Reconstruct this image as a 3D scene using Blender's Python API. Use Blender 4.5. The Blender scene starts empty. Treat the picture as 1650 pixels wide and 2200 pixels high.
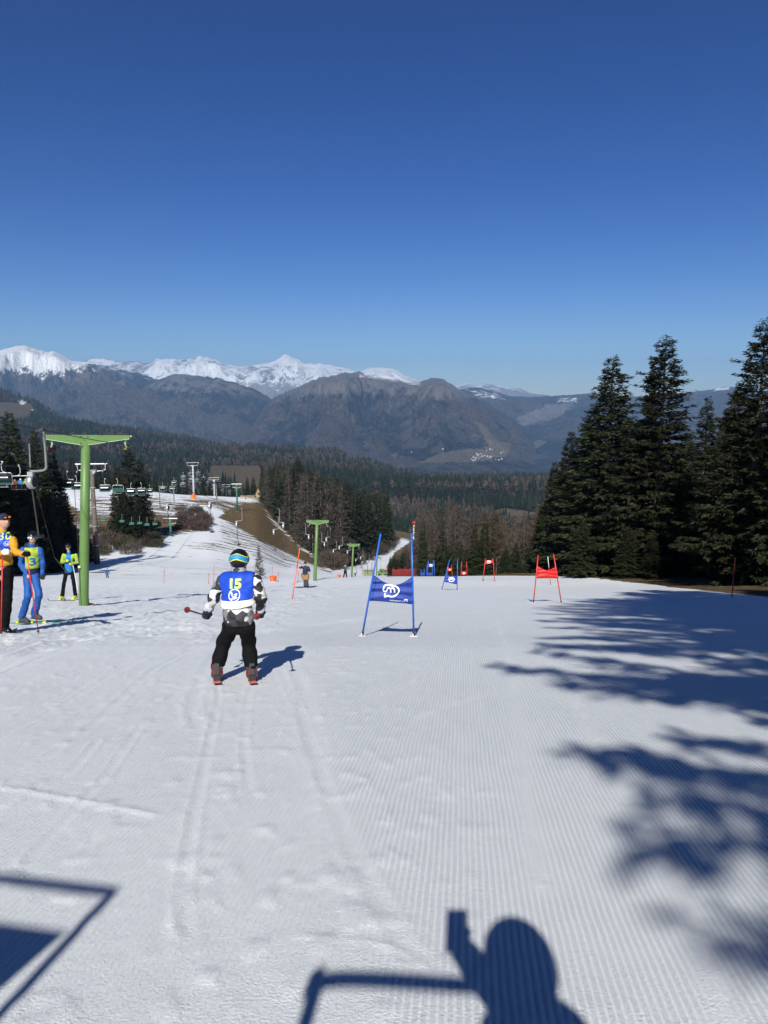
import bpy, math, random
import numpy as np
from mathutils import Vector, Matrix
from mathutils.bvhtree import BVHTree

# ---------------------------------------------------------------- camera, sky, sun, exposure
scene = bpy.context.scene
COL = scene.collection
FPX = 1600.0                      # focal length in photo pixels (1650 wide)
PITCH = math.radians(8.9)
cam_d = bpy.data.cameras.new('camera')
cam_d.sensor_fit = 'HORIZONTAL'
cam_d.sensor_width = 36.0
cam_d.lens = 36.0 * FPX / 1650.0
cam_d.clip_start = 0.05
cam_d.clip_end = 90000.0
cam = bpy.data.objects.new('camera', cam_d)
cam.location = (0, 0, 0)
cam.rotation_euler = (math.radians(90) - PITCH, 0, 0)
COL.objects.link(cam)
scene.camera = cam

SUN_EL = math.radians(37.0)
SUN_AZ = math.radians(6.0)        # light travels towards +y, turned this far to +x
LDIR = Vector((math.sin(SUN_AZ) * math.cos(SUN_EL), math.cos(SUN_AZ) * math.cos(SUN_EL), -math.sin(SUN_EL)))

world = bpy.data.worlds.new('World')
scene.world = world
world.use_nodes = True
wn = world.node_tree
wn.nodes.clear()
w_out = wn.nodes.new('ShaderNodeOutputWorld')
w_bg = wn.nodes.new('ShaderNodeBackground')
w_sky = wn.nodes.new('ShaderNodeTexSky')
w_sky.sky_type = 'NISHITA'
w_sky.sun_disc = False
w_sky.sun_elevation = SUN_EL
w_sky.sun_rotation = math.radians(180.0) + SUN_AZ
w_sky.altitude = 1300.0
w_sky.air_density = 1.0
w_sky.dust_density = 0.08
w_sky.ozone_density = 3.5
w_bg.inputs['Strength'].default_value = 0.05
w_gam = wn.nodes.new('ShaderNodeGamma')          # a clear, deep high-altitude blue
w_gam.inputs['Gamma'].default_value = 1.44
w_hsv = wn.nodes.new('ShaderNodeHueSaturation')
w_hsv.inputs['Hue'].default_value = 0.516
w_hsv.inputs['Saturation'].default_value = 1.20
w_hsv.inputs['Value'].default_value = 0.42
wn.links.new(w_sky.outputs['Color'], w_gam.inputs['Color'])
wn.links.new(w_gam.outputs['Color'], w_hsv.inputs['Color'])
wn.links.new(w_hsv.outputs['Color'], w_bg.inputs['Color'])
wn.links.new(w_bg.outputs['Background'], w_out.inputs['Surface'])

sun_d = bpy.data.lights.new('sun', 'SUN')
sun_d.energy = 5.0
sun_d.angle = math.radians(0.53)
sun_d.color = (1.0, 0.975, 0.915)
sun = bpy.data.objects.new('sun', sun_d)
sun.rotation_euler = LDIR.to_track_quat('-Z', 'Y').to_euler()
sun.location = (-5, -30, 25)
COL.objects.link(sun)

vs = scene.view_settings
vs.view_transform = 'Standard'
vs.look = 'None'
vs.gamma = 1.0
vs.exposure = 0.55
vs.use_curve_mapping = False
cy = scene.cycles
cy.max_bounces = 5
cy.diffuse_bounces = 2
cy.glossy_bounces = 2
cy.transmission_bounces = 4
cy.transparent_max_bounces = 8
cy.volume_bounces = 0
cy.use_denoising = True
cy.use_adaptive_sampling = True
cy.adaptive_threshold = 0.02
cy.caustics_reflective = False
cy.caustics_refractive = False
cy.sample_clamp_indirect = 4.0

# ---------------------------------------------------------------- helpers
random.seed(7)
RNG = np.random.default_rng(11)
SP, CP = math.sin(PITCH), math.cos(PITCH)


def at(u, v, Y):
    """the point at forward distance Y that the photo shows at pixel (u, v)"""
    dv = (v - 1100.0) / FPX
    t = Y / (CP - dv * SP)
    return Vector(((u - 825.0) / FPX * t, Y, t * (-SP - dv * CP)))


def z_of(v, Y):
    dv = (np.asarray(v, float) - 1100.0) / FPX
    return np.asarray(Y, float) / (CP - dv * SP) * (-SP - dv * CP)


def uv_of(x, y, z):
    d = y * CP - z * SP
    d = np.maximum(d, 1e-3)
    h = y * SP + z * CP
    return 825.0 + FPX * x / d, 1100.0 - FPX * h / d


def _hash(ix, iy, iz, seed):
    h = (ix.astype(np.int64) * 374761393 + iy.astype(np.int64) * 668265263 + iz.astype(np.int64) * 2147483647 + seed * 144665) & 0xffffffff
    h = ((h ^ (h >> 13)) * 1274126177) & 0xffffffff
    h = (h ^ (h >> 16)) & 0xffffff
    return h / float(0xffffff)


def noise2(x, y, seed=0):
    x = np.asarray(x, float); y = np.asarray(y, float)
    ix = np.floor(x); iy = np.floor(y)
    fx = x - ix; fy = y - iy
    fx = fx * fx * fx * (fx * (fx * 6 - 15) + 10); fy = fy * fy * fy * (fy * (fy * 6 - 15) + 10)
    z0 = np.zeros_like(ix)
    a = _hash(ix, iy, z0, seed); b = _hash(ix + 1, iy, z0, seed)
    c = _hash(ix, iy + 1, z0, seed); d = _hash(ix + 1, iy + 1, z0, seed)
    return (a + (b - a) * fx) * (1 - fy) + (c + (d - c) * fx) * fy


def noise3(p, seed=0):
    i = np.floor(p); f = p - i
    f = f * f * (3 - 2 * f)
    ix, iy, iz = i[..., 0], i[..., 1], i[..., 2]
    fx, fy, fz = f[..., 0], f[..., 1], f[..., 2]
    def L(a, b, t): return a + (b - a) * t
    h = lambda dx, dy, dz: _hash(ix + dx, iy + dy, iz + dz, seed)
    return L(L(L(h(0, 0, 0), h(1, 0, 0), fx), L(h(0, 1, 0), h(1, 1, 0), fx), fy),
             L(L(h(0, 0, 1), h(1, 0, 1), fx), L(h(0, 1, 1), h(1, 1, 1), fx), fy), fz)


def fbm2(x, y, oct=4, seed=0, ridged=False, gain=0.5):
    s = 0.0; a = 1.0; tot = 0.0
    for o in range(oct):
        n = noise2(x * 2 ** o + 17.3 * o, y * 2 ** o - 9.1 * o, seed + o)
        if ridged:
            n = 1.0 - np.abs(2 * n - 1)
        s = s + a * n; tot += a; a *= gain
    return s / tot


def smooth(e0, e1, x):
    t = np.clip((x - e0) / (e1 - e0), 0, 1)
    return t * t * (3 - 2 * t)


def poly_mask(u, v, poly, soft):
    """1 inside the polygon, falling to 0 over soft outside it"""
    P = np.array(poly, float)
    inside = np.zeros(u.shape, bool)
    dist = np.full(u.shape, 1e9)
    n = len(P)
    for i in range(n):
        x0, y0 = P[i]; x1, y1 = P[(i + 1) % n]
        if y0 != y1:
            c = ((y0 > v) != (y1 > v)) & (u < (x1 - x0) * (v - y0) / (y1 - y0) + x0)
            inside ^= c
        ex, ey = x1 - x0, y1 - y0
        t = np.clip(((u - x0) * ex + (v - y0) * ey) / max(ex * ex + ey * ey, 1e-9), 0, 1)
        dist = np.minimum(dist, np.hypot(u - x0 - t * ex, v - y0 - t * ey))
    sd = np.where(inside, dist, -dist)
    return smooth(-soft, soft, sd)


def np_mesh(name, verts, faces, smooth_shade=True, mat_idx=None, attrs=None):
    """faces: one (n,k) int array or a list of them"""
    if isinstance(faces, np.ndarray):
        faces = [faces]
    faces = [f for f in faces if len(f)]
    me = bpy.data.meshes.new(name)
    nv = len(verts)
    me.vertices.add(nv)
    me.vertices.foreach_set('co', np.asarray(verts, np.float32).ravel())
    loops = np.concatenate([f.ravel() for f in faces]).astype(np.int32)
    tot = np.concatenate([np.full(len(f), f.shape[1]) for f in faces]).astype(np.int32)
    start = np.concatenate([[0], np.cumsum(tot)[:-1]]).astype(np.int32)
    me.loops.add(len(loops)); me.loops.foreach_set('vertex_index', loops)
    me.polygons.add(len(tot))
    me.polygons.foreach_set('loop_start', start)
    me.polygons.foreach_set('use_smooth', np.full(len(tot), smooth_shade, bool))
    if mat_idx is not None:
        me.polygons.foreach_set('material_index', np.asarray(mat_idx, np.int32))
    for k, a in (attrs or {}).items():
        at_ = me.attributes.new(k, 'FLOAT', 'POINT')
        at_.data.foreach_set('value', np.asarray(a, np.float32).ravel())
    me.update(calc_edges=True)
    return me


def grid_faces(nr, nc):
    r, c = np.meshgrid(np.arange(nr - 1), np.arange(nc - 1), indexing='ij')
    i = (r * nc + c).ravel()
    return np.stack([i, i + 1, i + nc + 1, i + nc], 1)


def link(name, me, mats=None, parent=None, loc=None):
    o = bpy.data.objects.new(name, me)
    COL.objects.link(o)
    if me is not None and mats is not None and len(me.materials) == 0:
        for m in (mats if isinstance(mats, (list, tuple)) else [mats]):
            me.materials.append(m)
    if parent is not None:
        o.parent = parent
    if loc is not None:
        o.location = loc
    return o


def tag(o, label=None, cat=None, group=None, kind=None):
    if label: o['label'] = label
    if cat: o['category'] = cat
    if group: o['group'] = group
    if kind: o['kind'] = kind
    return o


def thing(name, label, cat, loc=(0, 0, 0), group=None, rz=0.0):
    o = bpy.data.objects.new(name, None)
    o.empty_display_size = 0.2
    COL.objects.link(o)
    o.location = loc
    o.rotation_euler = (0, 0, rz)
    return tag(o, label, cat, group)


# geometry bag: boxes, tubes, lathes collected into one mesh
class Bag:
    def __init__(self):
        self.v = []; self.f3 = []; self.f4 = []; self.n = 0

    def add(self, verts, quads=None, tris=None):
        verts = np.asarray(verts, float).reshape(-1, 3)
        self.v.append(verts)
        if quads is not None and len(quads): self.f4.append(np.asarray(quads, int) + self.n)
        if tris is not None and len(tris): self.f3.append(np.asarray(tris, int) + self.n)
        self.n += len(verts)
        return self

    def box(self, c, s, M=None):
        c = np.asarray(c, float); s = np.asarray(s, float) / 2
        p = np.array([[x, y, z] for x in (-1, 1) for y in (-1, 1) for z in (-1, 1)], float) * s
        if M is not None: p = p @ np.array(M.to_3x3()).T
        self.add(p + c, [[0, 1, 3, 2], [4, 6, 7, 5], [0, 4, 5, 1], [2, 3, 7, 6], [0, 2, 6, 4], [1, 5, 7, 3]])
        return self

    def tube(self, pts, r, n=8, cap=True, flat=1.0):
        pts = np.asarray(pts, float)
        m = len(pts)
        rr = np.full(m, r) if np.isscalar(r) else np.asarray(r, float)
        tang = np.gradient(pts, axis=0)
        tang /= np.linalg.norm(tang, axis=1)[:, None] + 1e-12
        ref = np.array([0., 0, 1]) if abs(tang[0][2]) < 0.9 else np.array([1., 0, 0])
        vs_ = []
        for i in range(m):
            a = np.cross(ref, tang[i]); la = np.linalg.norm(a)
            if la < 1e-6:
                ref = np.array([0., 1, 0]); a = np.cross(ref, tang[i]); la = np.linalg.norm(a)
            a /= la
            b = np.cross(tang[i], a)
            ref = b
            ang = np.arange(n) * 2 * math.pi / n
            vs_.append(pts[i] + rr[i] * (np.cos(ang)[:, None] * a + flat * np.sin(ang)[:, None] * b))
        V = np.concatenate(vs_)
        q = []
        for i in range(m - 1):
            for k in range(n):
                q.append([i * n + k, i * n + (k + 1) % n, (i + 1) * n + (k + 1) % n, (i + 1) * n + k])
        t = []
        if cap:
            V = np.concatenate([V, pts[:1], pts[-1:]])
            for k in range(n):
                t.append([m * n, (k + 1) % n, k])
                t.append([m * n + 1, (m - 1) * n + k, (m - 1) * n + (k + 1) % n])
        return self.add(V, q, t)

    def lathe(self, prof, c=(0, 0, 0), n=12, axis='z'):
        """prof: list of (r, h)"""
        c = np.asarray(c, float)
        pts = []
        for r, h in prof:
            a = np.arange(n) * 2 * math.pi / n
            p = np.stack([r * np.cos(a), r * np.sin(a), np.full(n, h)], 1)
            if axis == 'y': p = p[:, [0, 2, 1]] * [1, 1, -1]
            if axis == 'x': p = p[:, [2, 0, 1]]
            pts.append(p + c)
        q = []
        for i in range(len(prof) - 1):
            for k in range(n):
                q.append([i * n + k, i * n + (k + 1) % n, (i + 1) * n + (k + 1) % n, (i + 1) * n + k])
        return self.add(np.concatenate(pts), q)

    def prism(self, poly, d0, d1, plane='xz', c=(0, 0, 0)):
        """an outline in a plane, thick from d0 to d1 along the third axis"""
        P = np.asarray(poly, float); n = len(P)
        def put(d):
            z = np.full(n, d)
            if plane == 'xz': return np.stack([P[:, 0], z, P[:, 1]], 1)
            if plane == 'yz': return np.stack([z, P[:, 0], P[:, 1]], 1)
            return np.stack([P[:, 0], P[:, 1], z], 1)
        V = np.concatenate([put(d0), put(d1)]) + np.asarray(c, float)
        q = [[k, (k + 1) % n, n + (k + 1) % n, n + k] for k in range(n)]
        self.add(V, q)
        base = self.n - 2 * n
        self.ngon = getattr(self, 'ngon', []) + [[base + k for k in range(n)][::-1], [base + n + k for k in range(n)]]
        return self

    def mesh(self, name, smooth_shade=False):
        V = np.concatenate(self.v)
        fs = []
        if self.f3: fs.append(np.concatenate(self.f3))
        if self.f4: fs.append(np.concatenate(self.f4))
        for g in getattr(self, 'ngon', []):
            fs.append(np.array([g]))
        return np_mesh(name, V, fs, smooth_shade)

    def build(self, name, mat, parent=None, loc=None, smooth_shade=False):
        return link(name, self.mesh(name, smooth_shade), mat, parent, loc)


def bez(pts, n=12):
    """smooth polyline through points (Catmull-Rom)"""
    P = np.asarray(pts, float)
    P = np.concatenate([[2 * P[0] - P[1]], P, [2 * P[-1] - P[-2]]])
    out = []
    for i in range(1, len(P) - 2):
        for t in np.linspace(0, 1, n, endpoint=False):
            a, b, c, d = P[i - 1], P[i], P[i + 1], P[i + 2]
            out.append(0.5 * ((2 * b) + (c - a) * t + (2 * a - 5 * b + 4 * c - d) * t * t + (-a + 3 * b - 3 * c + d) * t ** 3))
    out.append(P[-2])
    return np.array(out)


# ---------------------------------------------------------------- materials
class NT:
    def __init__(self, name):
        self.m = bpy.data.materials.new(name)
        self.m.use_nodes = True
        self.t = self.m.node_tree
        self.t.nodes.clear()
        self.out = self.t.nodes.new('ShaderNodeOutputMaterial')

    def n(self, typ, **kw):
        nd = self.t.nodes.new('ShaderNode' + typ)
        for k, v in kw.items():
            if k in nd.inputs: self.set(nd.inputs[k], v)
            else: setattr(nd, k, v)
        return nd

    def set(self, sock, v):
        if isinstance(v, bpy.types.NodeSocket): self.t.links.new(v, sock)
        elif isinstance(v, bpy.types.Node): self.t.links.new(v.outputs[0], sock)
        else:
            if sock.type == 'RGBA' and len(v) == 3: v = (*v, 1)
            sock.default_value = v

    def math(self, op, a, b=0.0, c=None, clamp=False):
        nd = self.t.nodes.new('ShaderNodeMath'); nd.operation = op; nd.use_clamp = clamp
        self.set(nd.inputs[0], a); self.set(nd.inputs[1], b)
        if c is not None: self.set(nd.inputs[2], c)
        return nd.outputs[0]

    def mix(self, f, a, b):
        nd = self.t.nodes.new('ShaderNodeMix'); nd.data_type = 'RGBA'
        self.set(nd.inputs[0], f); self.set(nd.inputs[6], a); self.set(nd.inputs[7], b)
        return nd.outputs[2]

    def noise(self, vec, scale, detail=4, rough=0.55, dist=0.0):
        nd = self.n('TexNoise'); nd.inputs['Scale'].default_value = scale
        nd.inputs['Detail'].default_value = detail; nd.inputs['Roughness'].default_value = rough
        nd.inputs['Distortion'].default_value = dist
        if vec is not None: self.set(nd.inputs['Vector'], vec)
        return nd.outputs['Fac']

    def ramp(self, f, stops, interp='LINEAR'):
        nd = self.n('ValToRGB'); self.set(nd.inputs[0], f)
        cr = nd.color_ramp; cr.interpolation = interp
        while len(cr.elements) < len(stops): cr.elements.new(0.5)
        for e, (p, c) in zip(cr.elements, stops):
            e.position = p; e.color = (*c, 1) if len(c) == 3 else c
        return nd.outputs[0]

    def step(self, x, e0, e1):
        nd = self.n('MapRange'); nd.interpolation_type = 'SMOOTHSTEP'
        self.set(nd.inputs['Value'], x)
        nd.inputs['From Min'].default_value = e0; nd.inputs['From Max'].default_value = e1
        return nd.outputs[0]

    def attr(self, name):
        nd = self.n('Attribute'); nd.attribute_name = name
        return nd.outputs['Fac']

    def bump(self, h, strength=0.5, dist=0.01, normal=None):
        nd = self.n('Bump'); self.set(nd.inputs['Height'], h)
        nd.inputs['Strength'].default_value = strength; nd.inputs['Distance'].default_value = dist
        if normal is not None: self.set(nd.inputs['Normal'], normal)
        return nd.outputs[0]

    def bsdf(self, color, rough=0.6, normal=None, metal=0.0, spec=0.4, **kw):
        nd = self.n('BsdfPrincipled')
        self.set(nd.inputs['Base Color'], color); self.set(nd.inputs['Roughness'], rough)
        self.set(nd.inputs['Metallic'], metal); self.set(nd.inputs['Specular IOR Level'], spec)
        if normal is not None: self.set(nd.inputs['Normal'], normal)
        for k, v in kw.items(): self.set(nd.inputs[k], v)
        self.t.links.new(nd.outputs[0], self.out.inputs['Surface'])
        return self.m

    def pos(self):
        return self.n('NewGeometry').outputs['Position']

    def obj(self):
        return self.n('TexCoord').outputs['Object']

    def mapping(self, vec, scale=(1, 1, 1), rot=(0, 0, 0), loc=(0, 0, 0)):
        nd = self.n('Mapping'); self.set(nd.inputs['Vector'], vec)
        nd.inputs['Scale'].default_value = scale; nd.inputs['Rotation'].default_value = rot
        nd.inputs['Location'].default_value = loc
        return nd.outputs[0]


_plain = {}
def plain(name, color, rough=0.55, metal=0.0, spec=0.4, var=0.12, scale=9.0, bump=0.0):
    """a paint, plastic or cloth of one colour with faint wear"""
    if name in _plain: return _plain[name]
    N = NT(name)
    v = N.obj()
    f = N.noise(v, scale, 5, 0.6)
    dark = tuple(c * (1 - var) for c in color); light = tuple(min(1, c * (1 + var)) for c in color)
    col = N.ramp(f, [(0.3, dark), (0.7, light)])
    nrm = N.bump(N.noise(v, scale * 6, 3), 0.5, bump) if bump else None
    m = N.bsdf(col, N.math('MULTIPLY_ADD', f, 0.2, rough - 0.1), nrm, metal, spec)
    _plain[name] = m
    return m
# ---------------------------------------------------------------- the ground near the camera: piste and hillside
Y_NODES = np.array([-40, -10, 0, 3, 7.1, 12, 18, 25, 40, 50, 62, 80, 100, 130, 160, 200, 250, 300, 350, 420, 500, 650], float)
Z_NEAR = [6.0, 0.05, -1.53, -2.02, -2.86, -3.96, -5.4, -7.07, -10.65, -13.0, -15.45]
ROWS = {
    -900: [1238, 1232, 1212, 1182, 1140, 1095, 1065, 1062, 1085, 1110, 1130],
    0:    [1238, 1232, 1212, 1182, 1140, 1095, 1063, 1056, 1080, 1105, 1130],
    150:  [1241, 1236, 1210, 1180, 1138, 1092, 1056, 1048, 1075, 1100, 1125],
    300:  [1245, 1238, 1210, 1180, 1140, 1097, 1065, 1052, 1075, 1100, 1125],
    450:  [1245, 1240, 1217, 1192, 1152, 1107, 1075, 1064, 1080, 1100, 1125],
    550:  [1244, 1242, 1228, 1210, 1177, 1132, 1092, 1068, 1072, 1095, 1125],
    620:  [1243, 1242, 1237, 1228, 1208, 1174, 1137, 1102, 1082, 1095, 1125],
    700:  [1243, 1241, 1240, 1238, 1227, 1199, 1166, 1136, 1110, 1102, 1125],
    780:  [1242, 1241, 1240, 1239, 1234, 1216, 1194, 1172, 1147, 1132, 1130],
    850:  [1242, 1241, 1240, 1239, 1236, 1222, 1202, 1182, 1160, 1147, 1140],
    950:  [1242, 1243, 1243, 1243, 1240, 1230, 1216, 1202, 1187, 1172, 1160],
    1100: [1242, 1246, 1250, 1252, 1254, 1250, 1242, 1232, 1217, 1207, 1190],
    1300: [1244, 1254, 1264, 1270, 1276, 1280, 1280, 1276, 1270, 1262, 1250],
    2600: [1244, 1254, 1264, 1270, 1276, 1280, 1280, 1276, 1270, 1262, 1250],
}
U_NODES = np.array(sorted(ROWS), float)
ZT = np.zeros((len(U_NODES), len(Y_NODES)))
for _i, _u in enumerate(U_NODES):
    ZT[_i, :11] = Z_NEAR
    ZT[_i, 11:] = z_of(ROWS[int(_u)], Y_NODES[11:])
S_NODES = np.where(Y_NODES > 10, 10 + 12 * np.log(np.maximum(Y_NODES, 10) / 10.0), Y_NODES)


def hermite(xn, yn, x):
    """monotone-ish cubic through nodes; yn (..., n); x 1-D -> (..., len(x))"""
    yn = np.asarray(yn, float)
    d = np.diff(yn, axis=-1) / np.diff(xn)
    m = np.zeros_like(yn)
    h = np.diff(xn)
    w1 = h[1:]; w2 = h[:-1]
    m[..., 1:-1] = (d[..., :-1] * w1 + d[..., 1:] * w2) / (w1 + w2)
    m[..., 0] = d[..., 0]; m[..., -1] = d[..., -1]
    x = np.clip(x, xn[0], xn[-1])
    k = np.clip(np.searchsorted(xn, x, side='right') - 1, 0, len(xn) - 2)
    t = (x - xn[k]) / h[k]
    h00 = 2 * t ** 3 - 3 * t ** 2 + 1; h10 = t ** 3 - 2 * t ** 2 + t
    h01 = -2 * t ** 3 + 3 * t ** 2; h11 = t ** 3 - t ** 2
    return h00 * yn[..., k] + h10 * h[k] * m[..., k] + h01 * yn[..., k + 1] + h11 * h[k] * m[..., k + 1]


def edge_x(y):
    """right-hand edge of the snow"""
    return np.interp(y, [-40, 0, 15, 25, 36, 50, 58, 66, 74], [9, 10, 12.0, 13.8, 16.0, 18.6, 17.4, 15.0, 9.0])


def ground(x, y):
    """height of the ground; x and y arrays of one shape"""
    x = np.asarray(x, float); y = np.asarray(y, float)
    shp = x.shape
    xf = x.ravel(); yf = y.ravel()
    s = np.where(yf > 10, 10 + 12 * np.log(np.maximum(yf, 10) / 10.0), yf)
    u = 825.0 + FPX * xf / np.maximum(yf * 1.028, 30.0)
    rows = hermite(S_NODES, ZT, s)                         # (nu, n)
    u = np.clip(u, U_NODES[0], U_NODES[-1])
    k = np.clip(np.searchsorted(U_NODES, u, side='right') - 1, 0, len(U_NODES) - 2)
    t = (u - U_NODES[k]) / (U_NODES[k + 1] - U_NODES[k])
    t = t * t * (3 - 2 * t) * 0.5 + t * 0.5
    i = np.arange(len(s))
    z = rows[k, i] * (1 - t) + rows[k + 1, i] * t
    # a low bank beside the piste on the right, gentle swells everywhere
    e = xf - edge_x(yf)
    z = z + 0.35 * smooth(-0.5, 5.0, e) * smooth(90, 70, yf) + 0.12 * np.exp(-((e + 0.3) / 0.9) ** 2) * smooth(80, 66, yf)
    # left: the groomed run stands a little proud of the lift track
    ll = np.interp(yf, [0, 8, 12, 18, 30, 50, 80], [-4.6, -4.4, -4.8, -5.6, -6.0, -5.5, -5.0])
    z = z - 0.16 * smooth(0.4, -0.5, xf - ll) * smooth(4, 7, yf) * smooth(70, 40, yf)
    far = smooth(30, 140, yf)
    z = z + (fbm2(xf * 0.02 + 5, yf * 0.02, 3, 3) - 0.5) * 2.2 * far
    z = z + (fbm2(xf * 0.16, yf * 0.1, 3, 5) - 0.5) * 0.10 * (1 - far * 0.5) * smooth(0.5, 6, yf)
    return z.reshape(shp)


def gz(x, y):
    return float(ground(np.array([x]), np.array([y]))[0])


def on_ground(u, Y, dz=0.0):
    """the spot on the ground at forward distance Y in the photo's column u"""
    x = (u - 825.0) / FPX * Y * 1.03
    for _ in range(3):
        z = gz(x, Y)
        x = (u - 825.0) / FPX * (Y * CP - z * SP)
    return Vector((x, Y, gz(x, Y) + dz))


# ski tracks, spray ridges and boot marks: polylines in photo columns and rows, dropped onto the near slope
def row_to_y(v):
    ys = np.linspace(1.2, 62, 1200)
    vv = uv_of(np.zeros_like(ys), ys, ground(np.zeros_like(ys), ys))[1]
    return float(np.interp(-v, -vv, ys))


TRACKS = []   # (points (n,2) in x,y ; depth ; half width)
def track(uvs, depth, hw):
    P = []
    for u, v in uvs:
        y = row_to_y(v)
        p = on_ground(u, y)
        P.append((p.x, p.y))
    TRACKS.append((bez(P, 10), depth * (0.28 if depth > 0 else 0.5), hw * 0.5))


track([(400, 2000), (395, 1900), (415, 1760), (440, 1640), (468, 1500), (462, 1465)], 0.010, 0.05)
track([(535, 1700), (525, 1600), (530, 1520), (540, 1470)], 0.008, 0.05)
track([(420, 1560), (416, 1510), (430, 1460), (460, 1410), (500, 1385), (560, 1360), (700, 1340), (840, 1326), (960, 1324)], 0.012, 0.10)
track([(680, 1620), (668, 1560), (640, 1450), (610, 1410)], 0.010, 0.12)
track([(110, 1620), (170, 1580), (230, 1530), (330, 1440), (420, 1395), (560, 1352), (760, 1322), (900, 1310)], 0.012, 0.07)
track([(0, 1580), (120, 1525), (260, 1440), (400, 1380)], 0.008, 0.06)
track([(0, 1690), (130, 1712), (250, 1735), (330, 1750)], -0.014, 0.05)
track([(0, 1740), (90, 1700), (150, 1660), (210, 1590)], 0.010, 0.05)
track([(60, 1850), (160, 1740), (230, 1660), (300, 1560)], 0.009, 0.05)
track([(640, 2010), (760, 2020), (860, 2040), (930, 2090)], -0.008, 0.03)
track([(880, 2050), (760, 1830), (690, 1660), (640, 1520), (600, 1430)], 0.008, 0.07)
track([(900, 1540), (1000, 1505), (1080, 1490)], -0.008, 0.025)
track([(1240, 1395), (1300, 1370), (1330, 1360)], -0.006, 0.03)
track([(1120, 1281), (1200, 1284), (1300, 1295), (1420, 1306), (1540, 1325), (1700, 1350)], -0.035, 0.16)
track([(560, 1356), (640, 1345), (760, 1330), (860, 1316), (960, 1311), (1100, 1308)], -0.022, 0.14)
track([(620, 1372), (740, 1352), (860, 1340)], -0.012, 0.09)
track([(900, 1291), (1000, 1292), (1100, 1300), (1250, 1300)], -0.012, 0.2)
track([(1160, 1900), (1130, 1700), (1110, 1520), (1090, 1400), (1070, 1330)], -0.010, 0.035)
track([(1560, 2200), (1480, 1960), (1380, 1760), (1300, 1620), (1200, 1450), (1150, 1380)], -0.010, 0.04)
track([(300, 1320), (200, 1345), (100, 1368), (0, 1395)], -0.035, 0.12)


def track_relief(x, y):
    z = np.zeros_like(x)
    rough = np.zeros_like(x)
    for P, dep, hw in TRACKS:
        x0, y0 = P.min(0) - 4 * hw; x1, y1 = P.max(0) + 4 * hw
        sel = np.where((x > x0) & (x < x1) & (y > y0) & (y < y1))[0]
        if not len(sel): continue
        xs, ys = x[sel], y[sel]
        d = np.full(len(sel), 1e9)
        for i in range(len(P) - 1):
            ex, ey = P[i + 1] - P[i]
            t = np.clip(((xs - P[i, 0]) * ex + (ys - P[i, 1]) * ey) / (ex * ex + ey * ey + 1e-9), 0, 1)
            d = np.minimum(d, np.hypot(xs - P[i, 0] - t * ex, ys - P[i, 1] - t * ey))
        j = 0.4 + 1.2 * noise2(xs * 7, ys * 4, 77)
        if dep > 0:
            g = -dep * np.exp(-(d / hw) ** 2) + 0.8 * dep * np.exp(-((d - 1.7 * hw) / (0.6 * hw)) ** 2) * j
        else:
            g = -dep * np.exp(-(d / hw) ** 2) * j
        z[sel] += g
        rough[sel] = np.maximum(rough[sel], np.exp(-(d / (3 * hw)) ** 2))
    return z, rough


def cord_mask(x, y):
    """1 where the groomer's fresh corduroy is untouched"""
    u, v = uv_of(x, y, ground(x, y))
    a = poly_mask(u, v, [(560, 1330), (900, 1300), (1200, 1300), (1500, 1340), (1900, 1500), (2300, 2400), (900, 2400), (800, 2080), (690, 1720), (610, 1560), (640, 1400)], 60)
    b = 0.35 * poly_mask(u, v, [(-400, 1420), (560, 1360), (640, 1500), (800, 2300), (-900, 2600)], 60)
    return np.maximum(a, b)


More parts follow.
